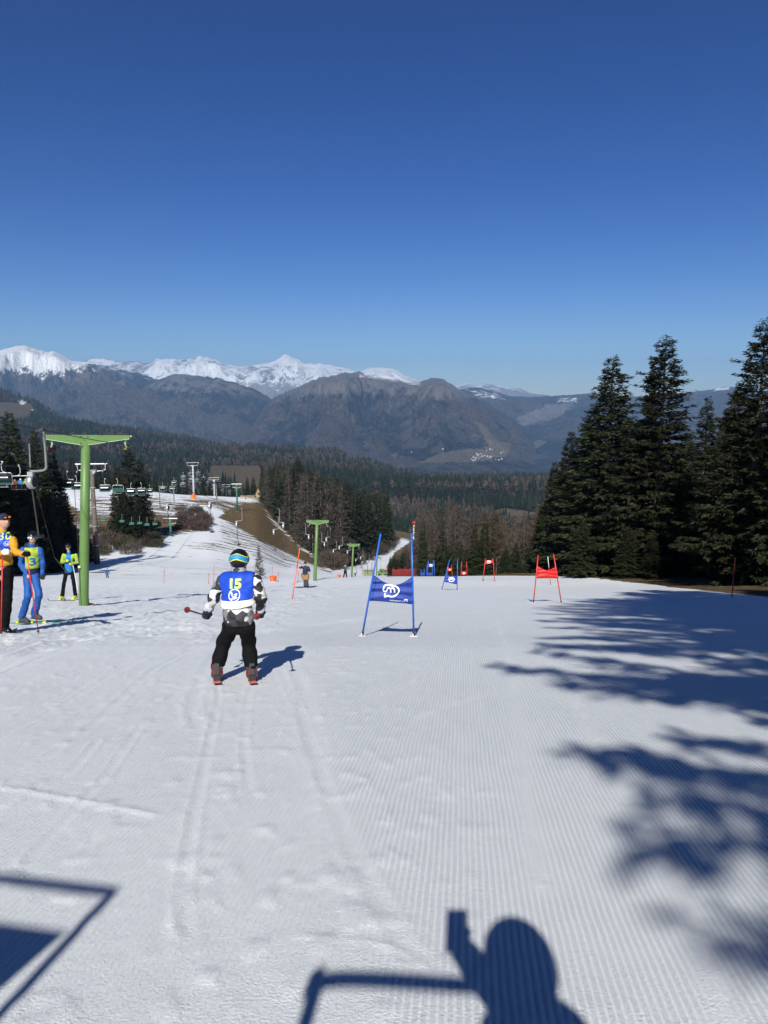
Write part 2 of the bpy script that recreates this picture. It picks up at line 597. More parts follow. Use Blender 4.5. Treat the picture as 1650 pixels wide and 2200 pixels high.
def grass_mask(x, y, z):
    """how bare of snow the ground is"""
    u, v = uv_of(x, y, z)
    g = np.zeros_like(x)
    # bank on the right
    e = x - edge_x(y)
    g = np.maximum(g, smooth(-0.25, 0.35, e + (fbm2(x * 0.9, y * 0.9, 3, 21) - 0.5) * 1.6) * smooth(100, 80, y))
    hill = (y > 85)
    P1 = [(470, 1112), (500, 1085), (560, 1078), (585, 1120), (640, 1170), (712, 1232), (650, 1205), (560, 1165), (520, 1140)]
    g = np.maximum(g, hill * poly_mask(u, v, P1, 10) * 1.0)
    P2 = [(380, 1068), (470, 1070), (580, 1078), (600, 1140), (520, 1120), (470, 1096), (400, 1082)]
    g = np.maximum(g, hill * poly_mask(u, v, P2, 8) * 0.62)
    P3 = [(380, 1165), (440, 1158), (520, 1150), (600, 1200), (560, 1215), (470, 1190), (400, 1180)]
    g = np.maximum(g, hill * poly_mask(u, v, P3, 14) * 0.42)
    P3b = [(470, 1120), (560, 1150), (660, 1210), (620, 1225), (540, 1200), (470, 1160)]
    g = np.maximum(g, hill * poly_mask(u, v, P3b, 14) * 0.50)
    P4 = [(170, 1068), (255, 1066), (340, 1064), (420, 1075), (400, 1100), (330, 1120), (180, 1112)]
    g = np.maximum(g, hill * poly_mask(u, v, P4, 10) * 0.55)
    P5 = [(160, 1105), (330, 1100), (400, 1110), (420, 1140), (330, 1160), (240, 1150), (200, 1190), (60, 1215), (60, 1130)]
    g = np.maximum(g, hill * poly_mask(u, v, P5, 8) * 0.8)
    P6 = [(260, 1180), (700, 1190), (560, 1244), (250, 1244)]
    g = np.maximum(g, hill * poly_mask(u, v, P6, 30) * 0.26)
    # woodland floor
    wood = poly_mask(u, v, [(560, 1070), (640, 1040), (1900, 900), (1900, 1330), (1000, 1330), (830, 1238), (832, 1216), (848, 1186), (889, 1160), (889, 1143), (868, 1150), (828, 1184), (772, 1212), (715, 1228), (640, 1168), (585, 1115)], 4)
    g = np.maximum(g, wood * (y > 110))
    g = np.maximum(g, (y > 110) * poly_mask(u, v, [(890, 1250), (860, 1236), (830, 1218), (848, 1186), (880, 1168), (900, 1000), (2300, 1000), (2300, 1400), (900, 1400)], 3))
    g = np.maximum(g, smooth(400, 470, y))
    wl = poly_mask(u, v, [(-900, 1000), (120, 1060), (190, 1110), (190, 1200), (110, 1234), (-900, 1234)], 10)
    g = np.maximum(g, wl * 0.8 * (y > 70))
    return g


# --- material shared by the whole near ground
N = NT('snow_and_turf')
P_ = N.pos()
gat = N.attr('grass')
streak = N.mapping(P_, (0.05, 0.35, 0.05), (0, 0, math.radians(-62)))
n1 = N.noise(streak, 1.0, 5, 0.65)
n2 = N.noise(P_, 1.1, 5, 0.62)
nn = N.math('ADD', N.math('MULTIPLY', n1, 0.75), N.math('MULTIPLY', n2, 0.25))
gm = N.step(N.math('ADD', gat, N.math('MULTIPLY', N.math('SUBTRACT', nn, 0.5), 3.0)), 0.44, 0.60)
gm = N.math('MULTIPLY', gm, N.step(gat, 0.02, 0.2))
gm = N.math('MAXIMUM', gm, N.step(gat, 0.86, 0.97))
turf = N.ramp(N.noise(P_, 0.9, 8, 0.7), [(0.25, (0.070, 0.050, 0.028)), (0.5, (0.135, 0.098, 0.056)), (0.75, (0.22, 0.17, 0.10))])
big = N.noise(P_, 0.12, 4, 0.6)
snow_c = N.ramp(N.noise(P_, 0.55, 6, 0.6), [(0.3, (0.70, 0.725, 0.735)), (0.7, (0.77, 0.785, 0.79))])
dirt = N.step(N.noise(P_, 0.8, 6, 0.7), 0.58, 0.80)
snow_c = N.mix(N.math('MULTIPLY', dirt, 0.22), snow_c, (0.55, 0.555, 0.53, 1))

# corduroy: fine ribs 27 mm apart, running slightly right of straight ahead
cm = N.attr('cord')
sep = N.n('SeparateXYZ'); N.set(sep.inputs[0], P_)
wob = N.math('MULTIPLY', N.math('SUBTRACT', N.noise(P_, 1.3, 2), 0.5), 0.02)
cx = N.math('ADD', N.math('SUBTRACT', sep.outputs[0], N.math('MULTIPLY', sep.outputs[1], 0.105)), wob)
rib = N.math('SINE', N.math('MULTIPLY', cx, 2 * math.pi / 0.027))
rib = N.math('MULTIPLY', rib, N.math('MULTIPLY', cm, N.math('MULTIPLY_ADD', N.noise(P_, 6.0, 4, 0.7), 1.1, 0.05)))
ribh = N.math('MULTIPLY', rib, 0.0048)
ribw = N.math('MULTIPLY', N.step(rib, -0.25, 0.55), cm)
snow_c = N.mix(N.math('MULTIPLY', cm, N.math('SUBTRACT', 1.0, N.step(rib, -0.45, 0.45))), snow_c, (0.665, 0.69, 0.705, 1))  # rib shading put into the colour: darker grooves, paler frosted crests
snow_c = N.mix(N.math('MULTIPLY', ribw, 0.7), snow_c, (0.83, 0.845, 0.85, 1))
colr = N.mix(gm, snow_c, turf)
grain = N.math('MULTIPLY', N.math('SUBTRACT', N.noise(P_, 95.0, 4, 0.75), 0.5), 0.0095)
lump = N.math('MULTIPLY', N.math('SUBTRACT', N.noise(P_, 14.0, 5, 0.62), 0.5), 0.008)
lump2 = N.math('MULTIPLY', N.math('SUBTRACT', N.noise(N.mapping(P_, (1.0, 0.35, 1)), 4.0, 4, 0.6), 0.5), 0.014)
calm = N.math('SUBTRACT', 1.0, N.math('MULTIPLY', cm, 0.8))
h = N.math('ADD', N.math('ADD', ribh, grain), N.math('MULTIPLY', N.math('ADD', lump, lump2), calm))
turfh = N.math('MULTIPLY', N.noise(P_, 5.0, 8, 0.75), 0.25)
hh = N.math('ADD', N.math('MULTIPLY', h, N.math('SUBTRACT', 1.0, gm)), N.math('MULTIPLY', turfh, gm))
nb = N.bump(hh, 0.85, 1.0)
# ice crystals that catch the sun
vor = N.n('TexVoronoi'); N.set(vor.inputs['Vector'], P_); vor.inputs['Scale'].default_value = 210.0
spark = N.step(vor.outputs['Color'], 0.90, 0.96)
rgh = N.math('SUBTRACT', 0.62, N.math('MULTIPLY', spark, 0.42))
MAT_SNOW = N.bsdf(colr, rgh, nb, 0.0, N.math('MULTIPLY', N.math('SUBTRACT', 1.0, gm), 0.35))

# fine sheet: the run in front of the camera
NR, NC = 560, 500
yy = np.concatenate([np.geomspace(0.9, 20, int(NR * 0.72)), np.geomspace(20, 78, NR - int(NR * 0.72) + 1)[1:]])
aa = np.linspace(-0.64, 0.64, NC)
Yg, Ag = np.meshgrid(yy, aa, indexing='ij')
Xg = Ag * (Yg + 0.25)
Zg = ground(Xg, Yg)
tz, trough = track_relief(Xg.ravel(), Yg.ravel())
churn = smooth(-1.6, -3.2, Xg - 0.02 * Yg) * smooth(9, 12, Yg) * smooth(64, 40, Yg)
rel = (fbm2(Xg * 2.2, Yg * 1.1, 4, 31) - 0.5) * (0.010 + 0.10 * churn)
clod = np.maximum(0, fbm2(Xg * 9, Yg * 6, 2, 41) - 0.60) * 0.12 * np.maximum(churn, 0.22 * smooth(0.9, -0.6, Xg - 0.08 * Yg))
Zg = Zg + tz.reshape(Xg.shape) + rel + clod
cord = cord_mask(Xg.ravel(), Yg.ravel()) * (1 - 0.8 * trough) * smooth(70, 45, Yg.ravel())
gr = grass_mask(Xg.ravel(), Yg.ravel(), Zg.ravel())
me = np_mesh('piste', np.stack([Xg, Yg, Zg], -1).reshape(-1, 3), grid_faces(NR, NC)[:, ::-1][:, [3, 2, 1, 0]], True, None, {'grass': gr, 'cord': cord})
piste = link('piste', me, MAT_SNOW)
tag(piste, 'groomed white ski run with corduroy ribs and ski tracks', None, kind='structure')

# coarse sheet: everything round it, out to the woods
yb = np.concatenate([np.linspace(-40, 78, 90), np.geomspace(79, 640, 200)])
ab = np.concatenate([np.linspace(-1.25, -0.68, 40), np.linspace(-0.67, 0.67, 420), np.linspace(0.68, 1.25, 40)])
Yb, Ab = np.meshgrid(yb, ab, indexing='ij')
Xb = Ab * (np.maximum(Yb, 0) + 0.25 + 26 * smooth(60, -10, Yb))
Zb = ground(Xb, Yb)
inside = (Yb > 1.3) & (Yb < 75) & (np.abs(Xb / (Yb + 0.25)) < 0.60)
Zb = Zb - 0.5 * inside
grb = grass_mask(Xb.ravel(), Yb.ravel(), ground(Xb, Yb).ravel())
me = np_mesh('snowfield', np.stack([Xb, Yb, Zb], -1).reshape(-1, 3), grid_faces(len(yb), len(ab)), True, None, {'grass': grb, 'cord': np.zeros(len(grb))})
snowfield = link('snowfield', me, MAT_SNOW)
tag(snowfield, 'patchy spring snow and brown turf on the hillside', None, kind='structure')
# ---------------------------------------------------------------- far hills and mountains
def range_material(name, conifer, wood, rock, meadow, scale, conif_amt=0.5, rock_amt=0.0, snowy=False):
    N = NT(name)
    p = N.pos()
    ps = N.mapping(p, (scale, scale, scale * 0.6))
    f1 = N.noise(ps, 1.0, 8, 0.68)
    f2 = N.noise(N.mapping(p, (scale * 3.1, scale * 3.1, scale * 1.2), loc=(7, 3, 1)), 1.0, 7, 0.7)
    f3 = N.noise(N.mapping(p, (scale * 22, scale * 22, scale * 8)), 1.0, 4, 0.75)
    c = N.mix(N.step(N.math('ADD', f1, N.math('ADD', N.math('MULTIPLY', N.math('SUBTRACT', f2, 0.5), 0.9), N.math('MULTIPLY', N.math('SUBTRACT', N.attr('spur'), 0.62), 0.9))), conif_amt - 0.06, conif_amt + 0.06), conifer, wood)
    c = N.mix(N.math('MULTIPLY', N.step(f3, 0.35, 0.65), 0.75), c, tuple(0.35 * x for x in conifer))
    st = N.noise(N.mapping(p, (scale * 16, scale * 16, scale * 3.0), loc=(3, 1, 9)), 1.0, 4, 0.7)
    c = N.mix(N.math('MULTIPLY', N.step(st, 0.56, 0.66), 0.75), c, tuple(1.35 * x for x in wood))
    c = N.mix(N.math('MULTIPLY', N.step(st, 0.47, 0.36), 0.85), c, tuple(0.6 * x for x in conifer))
    # bare rock where it is steep
    nz = N.n('SeparateXYZ'); N.set(nz.inputs[0], N.n('NewGeometry').outputs['Normal'])
    rk = N.math('ADD', N.attr('rock'), N.math('MULTIPLY', N.math('SUBTRACT', f2, 0.5), 1.3))
    c = N.mix(N.math('MULTIPLY', N.step(rk, 0.5, 0.75), rock_amt), c, N.ramp(f3, [(0.3, tuple(0.6 * x for x in rock)), (0.7, rock)]))
    fld = N.math('ADD', N.attr('field'), N.math('MULTIPLY', N.math('SUBTRACT', f2, 0.5), 0.7))
    c = N.mix(N.step(fld, 0.5, 0.56), c, N.ramp(f1, [(0.35, tuple(0.8 * x for x in meadow)), (0.65, meadow)]))
    sn = N.math('ADD', N.attr('snow'), N.math('MULTIPLY', N.math('SUBTRACT', N.math('ADD', N.math('MULTIPLY', f2, 0.6), N.math('MULTIPLY', f3, 0.4)), 0.5), 2.6))
    c = N.mix(N.step(sn, 0.46, 0.58), c, (0.86, 0.87, 0.88, 1))
    nrm = N.bump(N.math('ADD', f2, N.math('MULTIPLY', f3, 0.35)), 1.0, 0.22 / scale)
    return N.bsdf(c, 0.85, nrm, 0.0, 0.1)


def ridge(name, label, crest, Yc, foot_v, Yf, mat, nu=420, nt=90, spur=0.10, lam=900.0, jag=2.0, snow=None, field=(), rock=None, power=1.0, seed=0, back=0.25):
    crest = np.array(crest, float)
    u = np.linspace(crest[0, 0], crest[-1, 0], nu)
    cv = np.interp(u, crest[:, 0], crest[:, 1])
    k = np.exp(-np.linspace(-2, 2, 9) ** 2); k /= k.sum()
    cv = 0.5 * cv + 0.5 * np.convolve(np.pad(cv, 4, mode='edge'), k, 'valid')
    cj = (fbm2(u * 0.055, u * 0 + seed, 5, seed + 50, True, 0.6) - 0.6) * jag * 2.6
    t = np.concatenate([np.linspace(-0.2, -0.02, 8), np.linspace(0, 1, nt), 1 + np.linspace(0.04, 1, 14) * back])
    T, U = np.meshgrid(t, u, indexing='ij')
    CV = np.broadcast_to(cv, T.shape)
    Yc_ = Yc * (1 + 0.10 * (noise2(U * 0.006, U * 0 + 3.3, seed + 9) - 0.5))
    Y = Yf + (Yc_ - Yf) * T
    zf = z_of(np.full_like(U, foot_v), np.full_like(U, Yf))
    zc = z_of(CV, Yc_)
    X = (U - 825.0) / FPX * Yc_ * 1.0
    X = X * (Y / Yc_)
    Tc = np.clip(T, 0, 1)
    Y = np.where(T < 0, Yf * (1 + T), Y)
    X = np.where(T < 0, (U - 825.0) / FPX * Y, X)
    z = zf + (zc - zf) * Tc ** power
    z = z + (z_of(CV + cj[None], Yc_) - zc) * np.clip(1 - np.abs(1 - T) * 9, 0, 1) ** 1.5
    z = np.where(T > 1, (z_of(CV + cj[None], Yc_) - zc) * np.clip(1 - np.abs(1 - T) * 9, 0, 1) ** 1.5 + zc - (T - 1) * (1.3 * np.abs(zc - zf) + 0.35 * (Yc_ - Yf)), z)
    hgt = np.abs(zc - zf)
    env = np.clip(Tc * 1.3, 0, 1) * np.clip((1 - Tc) * 3.0, 0, 1) ** 1.3
    wx = X / lam + 0.35 * (noise2(X / lam * 0.7, Y / lam * 0.5, seed + 70) - 0.5)
    wy = Y / lam * 0.75
    r = fbm2(wx, wy, 6, seed + 20, True, 0.55)
    big = fbm2(wx / 2.3 + 4.7, wy / 2.3, 2, seed + 33, True, 0.5)
    z = z + ((r - 0.62) * 3.4 + (big - 0.66) * 3.0) * hgt * spur * env
    r = np.clip(0.6 * r + 0.4 * big, 0, 1)
    zmax = z_of(CV + cj[None] + (1 - Tc) * 30.0, Y)
    z = np.where((T >= 0) & (T < 1), np.minimum(z, zmax), z)
    z = np.where(T < 0, z_of(np.full_like(U, foot_v) - T * 450.0, Y), z)      # the slope runs on down out of sight
    Xo = X
    uu, vv = uv_of(Xo, Y, z)
    fa = np.zeros_like(U)
    for poly, amt, soft in field:
        fa = np.maximum(fa, amt * poly_mask(uu, vv, poly, soft))
    sa = snow(uu, vv, Tc, r) if snow is not None else np.zeros_like(U)
    ra = rock(uu, vv, Tc, r) if rock is not None else np.zeros_like(U)
    me = np_mesh(name, np.stack([Xo, Y, z], -1).reshape(-1, 3), grid_faces(len(t), nu), True, None,
                 {'snow': sa, 'field': fa, 'rock': ra, 'spur': r})
    o = link(name, me, mat)
    tag(o, label, None, kind='structure')
    return dict(o=o, X=Xo, Y=Y, Z=z, U=uu, V=vv, F=fa, T=T)


M_FAR = range_material('alpine_snow', (0.05, 0.055, 0.06), (0.10, 0.09, 0.085), (0.30, 0.29, 0.28), (0.2, 0.17, 0.1), 0.0022, 0.5, 1.0)
M_MTN = range_material('mountain_forest', (0.004, 0.008, 0.010), (0.098, 0.076, 0.066), (0.26, 0.24, 0.22), (0.13, 0.11, 0.07), 0.0034, 0.50, 0.6)
M_HILL = range_material('hill_forest', (0.012, 0.019, 0.012), (0.042, 0.031, 0.024), (0.2, 0.17, 0.13), (0.150, 0.122, 0.080), 0.006, 0.52, 0.0)

# 1  the far white range
F_CREST = [(120, 800), (180, 790), (200, 772), (225, 769), (260, 775), (300, 777), (330, 782), (345, 772), (370, 770), (400, 773), (440, 767), (460, 771), (490, 783), (530, 787), (560, 783),
           (590, 777), (604, 770), (611, 764), (619, 760), (626, 765), (634, 768), (645, 770), (655, 780), (700, 782), (740, 789), (770, 798), (800, 790), (832, 788), (850, 795), (870, 808), (890, 814),
           (905, 822), (950, 836), (970, 832), (985, 826), (1000, 822), (1020, 827), (1045, 823), (1070, 833), (1110, 836), (1140, 845), (1180, 851), (1240, 853), (1320, 860), (1400, 866)]
ridge('snow_range', 'jagged white alpine range along the skyline', F_CREST, 12500, 905, 9000, M_FAR, 640, 64, 0.34, 1000, 3.4,
      snow=lambda u, v, t, r: np.interp(v, [770, 800, 822, 850, 880], [0.66, 0.60, 0.46, 0.18, 0.0]) + 1.3 * (r - 0.62) - 0.40 * smooth(1150, 1230, u), rock=lambda u, v, t, r: 0.8 + 0 * u, seed=1)

# 2  the snow-capped mountain on the left and the ridge that leaves it
E1 = [(-420, 850), (-260, 812), (-120, 790), (0, 759), (18, 752), (45, 745), (70, 742), (95, 750), (112, 757), (133, 755), (150, 766), (166, 774), (190, 778), (220, 781), (262, 791), (300, 800), (345, 815), (400, 824), (470, 838), (560, 860), (640, 900)]
ridge('snow_capped_mountain', 'broad mountain with a white summit dome at the left', E1, 8200, 1040, 4200, M_MTN, 480, 120, 0.40, 760, 2.4,
      snow=lambda u, v, t, r: np.interp(v - np.interp(u, [-300, 0, 60, 100, 150, 200, 300, 400], [20, 0, -8, 4, -2, -18, -8, 0]), [745, 785, 798, 815, 845, 880], [1.1, 0.95, 0.50, 0.30, 0.12, 0.0]) + 0.55 * (0.60 - r) * smooth(780, 800, v)
      - 0.85 * smooth(330, 420, u), rock=lambda u, v, t, r: 0.12 + 0.35 * smooth(860, 810, v) + 0.9 * (r - 0.6), seed=2, power=0.9)
E4 = [(820, 905), (900, 860), (950, 845), (985, 837), (1003, 833), (1022, 832), (1045, 838), (1065, 843), (1090, 851), (1130, 853), (1180, 851), (1240, 847), (1262, 845), (1300, 849), (1360, 852), (1420, 850), (1480, 842), (1520, 836), (1545, 831), (1570, 832), (1600, 838), (1660, 842), (1800, 850), (2000, 862)]
ridge('right_mountain', 'long wooded ridge with grey cliffs running off to the right', E4, 8600, 1040, 4500, M_MTN, 480, 100, 0.28, 900, 1.2,
      snow=lambda u, v, t, r: 0.46 * poly_mask(u, v, [(995, 833), (1060, 838), (1095, 862), (1030, 858)], 6) + 0.45 * poly_mask(u, v, [(1195, 853), (1240, 850), (1245, 868), (1195, 868)], 6)
      + 0.7 * poly_mask(u, v, [(1540, 831), (1568, 831), (1568, 838), (1530, 841)], 4),
      rock=lambda u, v, t, r: 0.75 * poly_mask(u, v, [(1100, 900), (1170, 865), (1240, 862), (1200, 905), (1120, 920)], 12) + 0.05,
      field=[([(1095, 965), (1160, 945), (1180, 948), (1120, 985), (1075, 995)], 0.85, 4), ([(1110, 940), (1135, 938), (1133, 945), (1112, 946)], 1.0, 2), ([(1200, 915), (1240, 910), (1236, 930), (1205, 926)], 0.5, 6)], seed=3, power=0.85)
E2 = [(120, 930), (200, 900), (260, 868), (310, 838), (340, 818), (365, 808), (385, 804), (402, 803), (440, 808), (480, 813), (520, 826), (556, 838), (575, 850), (600, 870), (640, 900), (700, 940)]
ridge('brown_mountain', 'brown wooded mountain in front of the white range', E2, 7000, 1040, 4000, M_MTN, 360, 100, 0.42, 680, 2.4,
      snow=lambda u, v, t, r: 0.36 * smooth(835, 815, v) * smooth(0.58, 0.5, r) * (u > 395), rock=lambda u, v, t, r: 0.25 + 0.4 * smooth(870, 830, v) + 0.6 * (r - 0.6), seed=4, power=0.9)
E3 = [(470, 935), (540, 890), (570, 865), (600, 850), (640, 833), (680, 815), (700, 810), (722, 805), (742, 799), (752, 802), (772, 797), (784, 806), (800, 811), (830, 812), (855, 817), (880, 822), (905, 819), (922, 812), (936, 811), (952, 815), (968, 824), (986, 838), (1010, 850), (1050, 868), (1100, 900), (1150, 935)]
ridge('twin_peaked_mountain', 'brown mountain with twin peaks in the centre of the skyline', E3, 6400, 1040, 3600, M_MTN, 460, 115, 0.46, 640, 2.8,
      snow=lambda u, v, t, r: 0.55 * smooth(850, 818, v) * smooth(0.64, 0.54, r) * (u > 740) * (u < 985) + 0.50 * poly_mask(u, v, [(770, 800), (905, 820), (905, 830), (770, 812)], 4),
      rock=lambda u, v, t, r: 0.25 + 0.45 * smooth(880, 830, v) + 0.6 * (r - 0.6),
      field=[([(900, 985), (960, 965), (1010, 958), (1060, 950), (1105, 955), (1090, 985), (1020, 1000), (880, 1000)], 0.62, 10), ([(1015, 900), (1035, 908), (1070, 948), (1110, 955), (1050, 958)], 0.85, 4),
             ([(950, 890), (985, 885), (990, 893), (950, 896)], 0.8, 3), ([(830, 975), (860, 968), (850, 990)], 0.6, 5), ([(560, 895), (600, 890), (600, 905), (565, 908)], 0.5, 5)], seed=5, power=0.9)

# 3  lower wooded hills nearer
D1 = [(-500, 805), (-200, 812), (-60, 820), (0, 831), (45, 850), (85, 862), (120, 885), (160, 905), (210, 915), (300, 922), (400, 940), (500, 965), (600, 1000)]
H1 = ridge('left_hill', 'dark wooded hill with a bare meadow at the left edge', D1, 3000, 985, 1700, M_HILL, 300, 70, 0.04, 420, 1.6,
           field=[([(-80, 866), (20, 864), (66, 866), (74, 882), (50, 905), (0, 915), (-80, 910)], 1.0, 4)],
           snow=lambda u, v, t, r: 1.0 * poly_mask(u, v, [(38, 858), (60, 860), (52, 869), (44, 870)], 1.5) + 0.8 * poly_mask(u, v, [(62, 880), (78, 878), (75, 884)], 1.5), seed=6)
D2 = [(-300, 900), (60, 905), (160, 905), (200, 912), (250, 922), (330, 935), (420, 950), (480, 958), (560, 958), (640, 965), (720, 970), (790, 992), (850, 1012), (920, 1022), (1000, 1022), (1100, 1022), (1250, 1024), (1500, 1020), (1900, 1020)]
H2 = ridge('forest_hill', 'long dark forested hill across the valley', D2, 2100, 1050, 1000, M_HILL, 460, 80, 0.05, 300, 2.0,
           field=[([(735, 985), (760, 972), (775, 985), (750, 992)], 0.6, 5), ([(905, 1010), (935, 1006), (930, 1020), (905, 1020)], 0.6, 4), ([(975, 1012), (1000, 1008), (995, 1022), (975, 1022)], 0.6, 4)], seed=8)
D3 = [(40, 1060), (200, 1030), (330, 1012), (400, 1004), (450, 1001), (560, 1000), (620, 1012), (700, 1040), (760, 1080)]
H3 = ridge('field_knoll', 'low knoll with a brown field and trees round it', D3, 1050, 1105, 640, M_HILL, 240, 60, 0.01, 200, 0.8,
           field=[([(452, 1000), (558, 1000), (562, 1034), (552, 1066), (486, 1066), (508, 1036), (446, 1034)], 1.3, 2)], seed=9)
D4 = [(560, 1090), (640, 1062), (720, 1044), (800, 1038), (880, 1036), (960, 1036), (1040, 1038), (1120, 1036), (1240, 1032), (1500, 1020), (2100, 1020)]
H4 = ridge('valley_slope', 'wooded valley side with a small meadow below the piste', D4, 1150, 1270, 520, M_HILL, 320, 70, 0.05, 160, 1.5,
           field=[([(1058, 1098), (1085, 1092), (1130, 1098), (1180, 1108), (1180, 1128), (1110, 1122), (1070, 1112)], 1.2, 3), ([(912, 1048), (940, 1044), (944, 1056), (910, 1060)], 0.8, 3)], seed=10)

# one sheet of low ground under everything, out past the last range
N = NT('valley_ground')
MAT_VAL = N.bsdf(N.ramp(N.noise(N.pos(), 0.004, 7, 0.65), [(0.3, (0.03, 0.035, 0.022)), (0.7, (0.09, 0.07, 0.045))]), 0.9)
rad = np.concatenate([[0.01], np.geomspace(300, 23500, 36)])
th = np.linspace(0, 2 * math.pi, 97)
R_, T_ = np.meshgrid(rad, th, indexing='ij')
zz = np.interp(R_, [0, 300, 700, 1500, 4000, 12000, 23500], [-60, -130, -230, -380, -620, -900, -1100])
me = np_mesh('ground', np.stack([R_ * np.cos(T_), R_ * np.sin(T_), zz], -1).reshape(-1, 3), grid_faces(len(rad), 97))
ground_o = link('ground', me, MAT_VAL)
tag(ground_o, 'valley ground reaching to the horizon', None, kind='structure')

# ---------------------------------------------------------------- haze over the valley
N = NT('haze')
pv = N.n('VolumePrincipled')
pv.inputs['Color'].default_value = (0.34, 0.60, 1.0, 1)
pv.inputs['Density'].default_value = HAZE_DENSITY = 6.4e-5
pv.inputs['Anisotropy'].default_value = 0.0
N.t.links.new(pv.outputs[0], N.out.inputs['Volume'])
hz = Bag().box((0, 0, -50.0), (48000, 48000, 2300)).build('haze', N.m)
tag(hz, 'thin blue mountain haze filling the valley', None, kind='stuff')
# ---------------------------------------------------------------- trees
def tree_mat(name, c0, c1, c2, rough=0.7, trans=0.0):
    N = NT(name)
    oi = N.n('ObjectInfo')
    r = N.math('MULTIPLY', oi.outputs['Random'], 1.0)
    f = N.math('ADD', N.math('MULTIPLY', N.noise(N.obj(), 0.9, 4, 0.7), 0.7), N.math('MULTIPLY', N.noise(N.obj(), 7.0, 2), 0.3))
    c = N.ramp(f, [(0.32, c0), (0.5, c1), (0.68, c2)])
    hs = N.n('HueSaturation'); N.set(hs.inputs['Color'], c)
    N.set(hs.inputs['Value'], N.math('MULTIPLY_ADD', r, 0.55, 0.72))
    N.set(hs.inputs['Hue'], N.math('MULTIPLY_ADD', r, 0.03, 0.485))
    return N.bsdf(hs.outputs[0], rough, None, 0.0, 0.2)


M_NEEDLE = tree_mat('spruce_needles', (0.009, 0.013, 0.005), (0.020, 0.026, 0.009), (0.042, 0.048, 0.017))
M_LARCH = tree_mat('bare_larch_twigs', (0.032, 0.026, 0.020), (0.060, 0.049, 0.038), (0.098, 0.081, 0.063))
M_LARCH_WARM = tree_mat('brown_beech_twigs', (0.044, 0.032, 0.021), (0.078, 0.056, 0.036), (0.12, 0.088, 0.056))
N = NT('tree_bark')
MAT_BARK = N.bsdf(N.ramp(N.noise(N.mapping(N.obj(), (6, 6, 1.2)), 1.0, 6, 0.7), [(0.3, (0.045, 0.035, 0.028)), (0.7, (0.15, 0.125, 0.105))]), 0.9,
                  N.bump(N.noise(N.mapping(N.obj(), (9, 9, 1.5)), 1.0, 5), 0.8, 0.03))


def cards(c, d, side, L, W, droop=None):
    """kite-shaped sprays: base c, direction d, width vector side -> verts (4n,3), quads"""
    n = len(c)
    mid = c + d * (L * 0.42)[:, None]
    tip = c + d * L[:, None]
    if droop is not None:
        tip = tip + droop; mid = mid + droop * 0.25
    V = np.stack([c, mid + side * (W * 0.5)[:, None], tip, mid - side * (W * 0.5)[:, None]], 1).reshape(-1, 3)
    i = np.arange(n) * 4
    return V, np.stack([i, i + 1, i + 2, i + 3], 1)


def unit(a):
    return a / (np.linalg.norm(a, axis=-1, keepdims=True) + 1e-9)


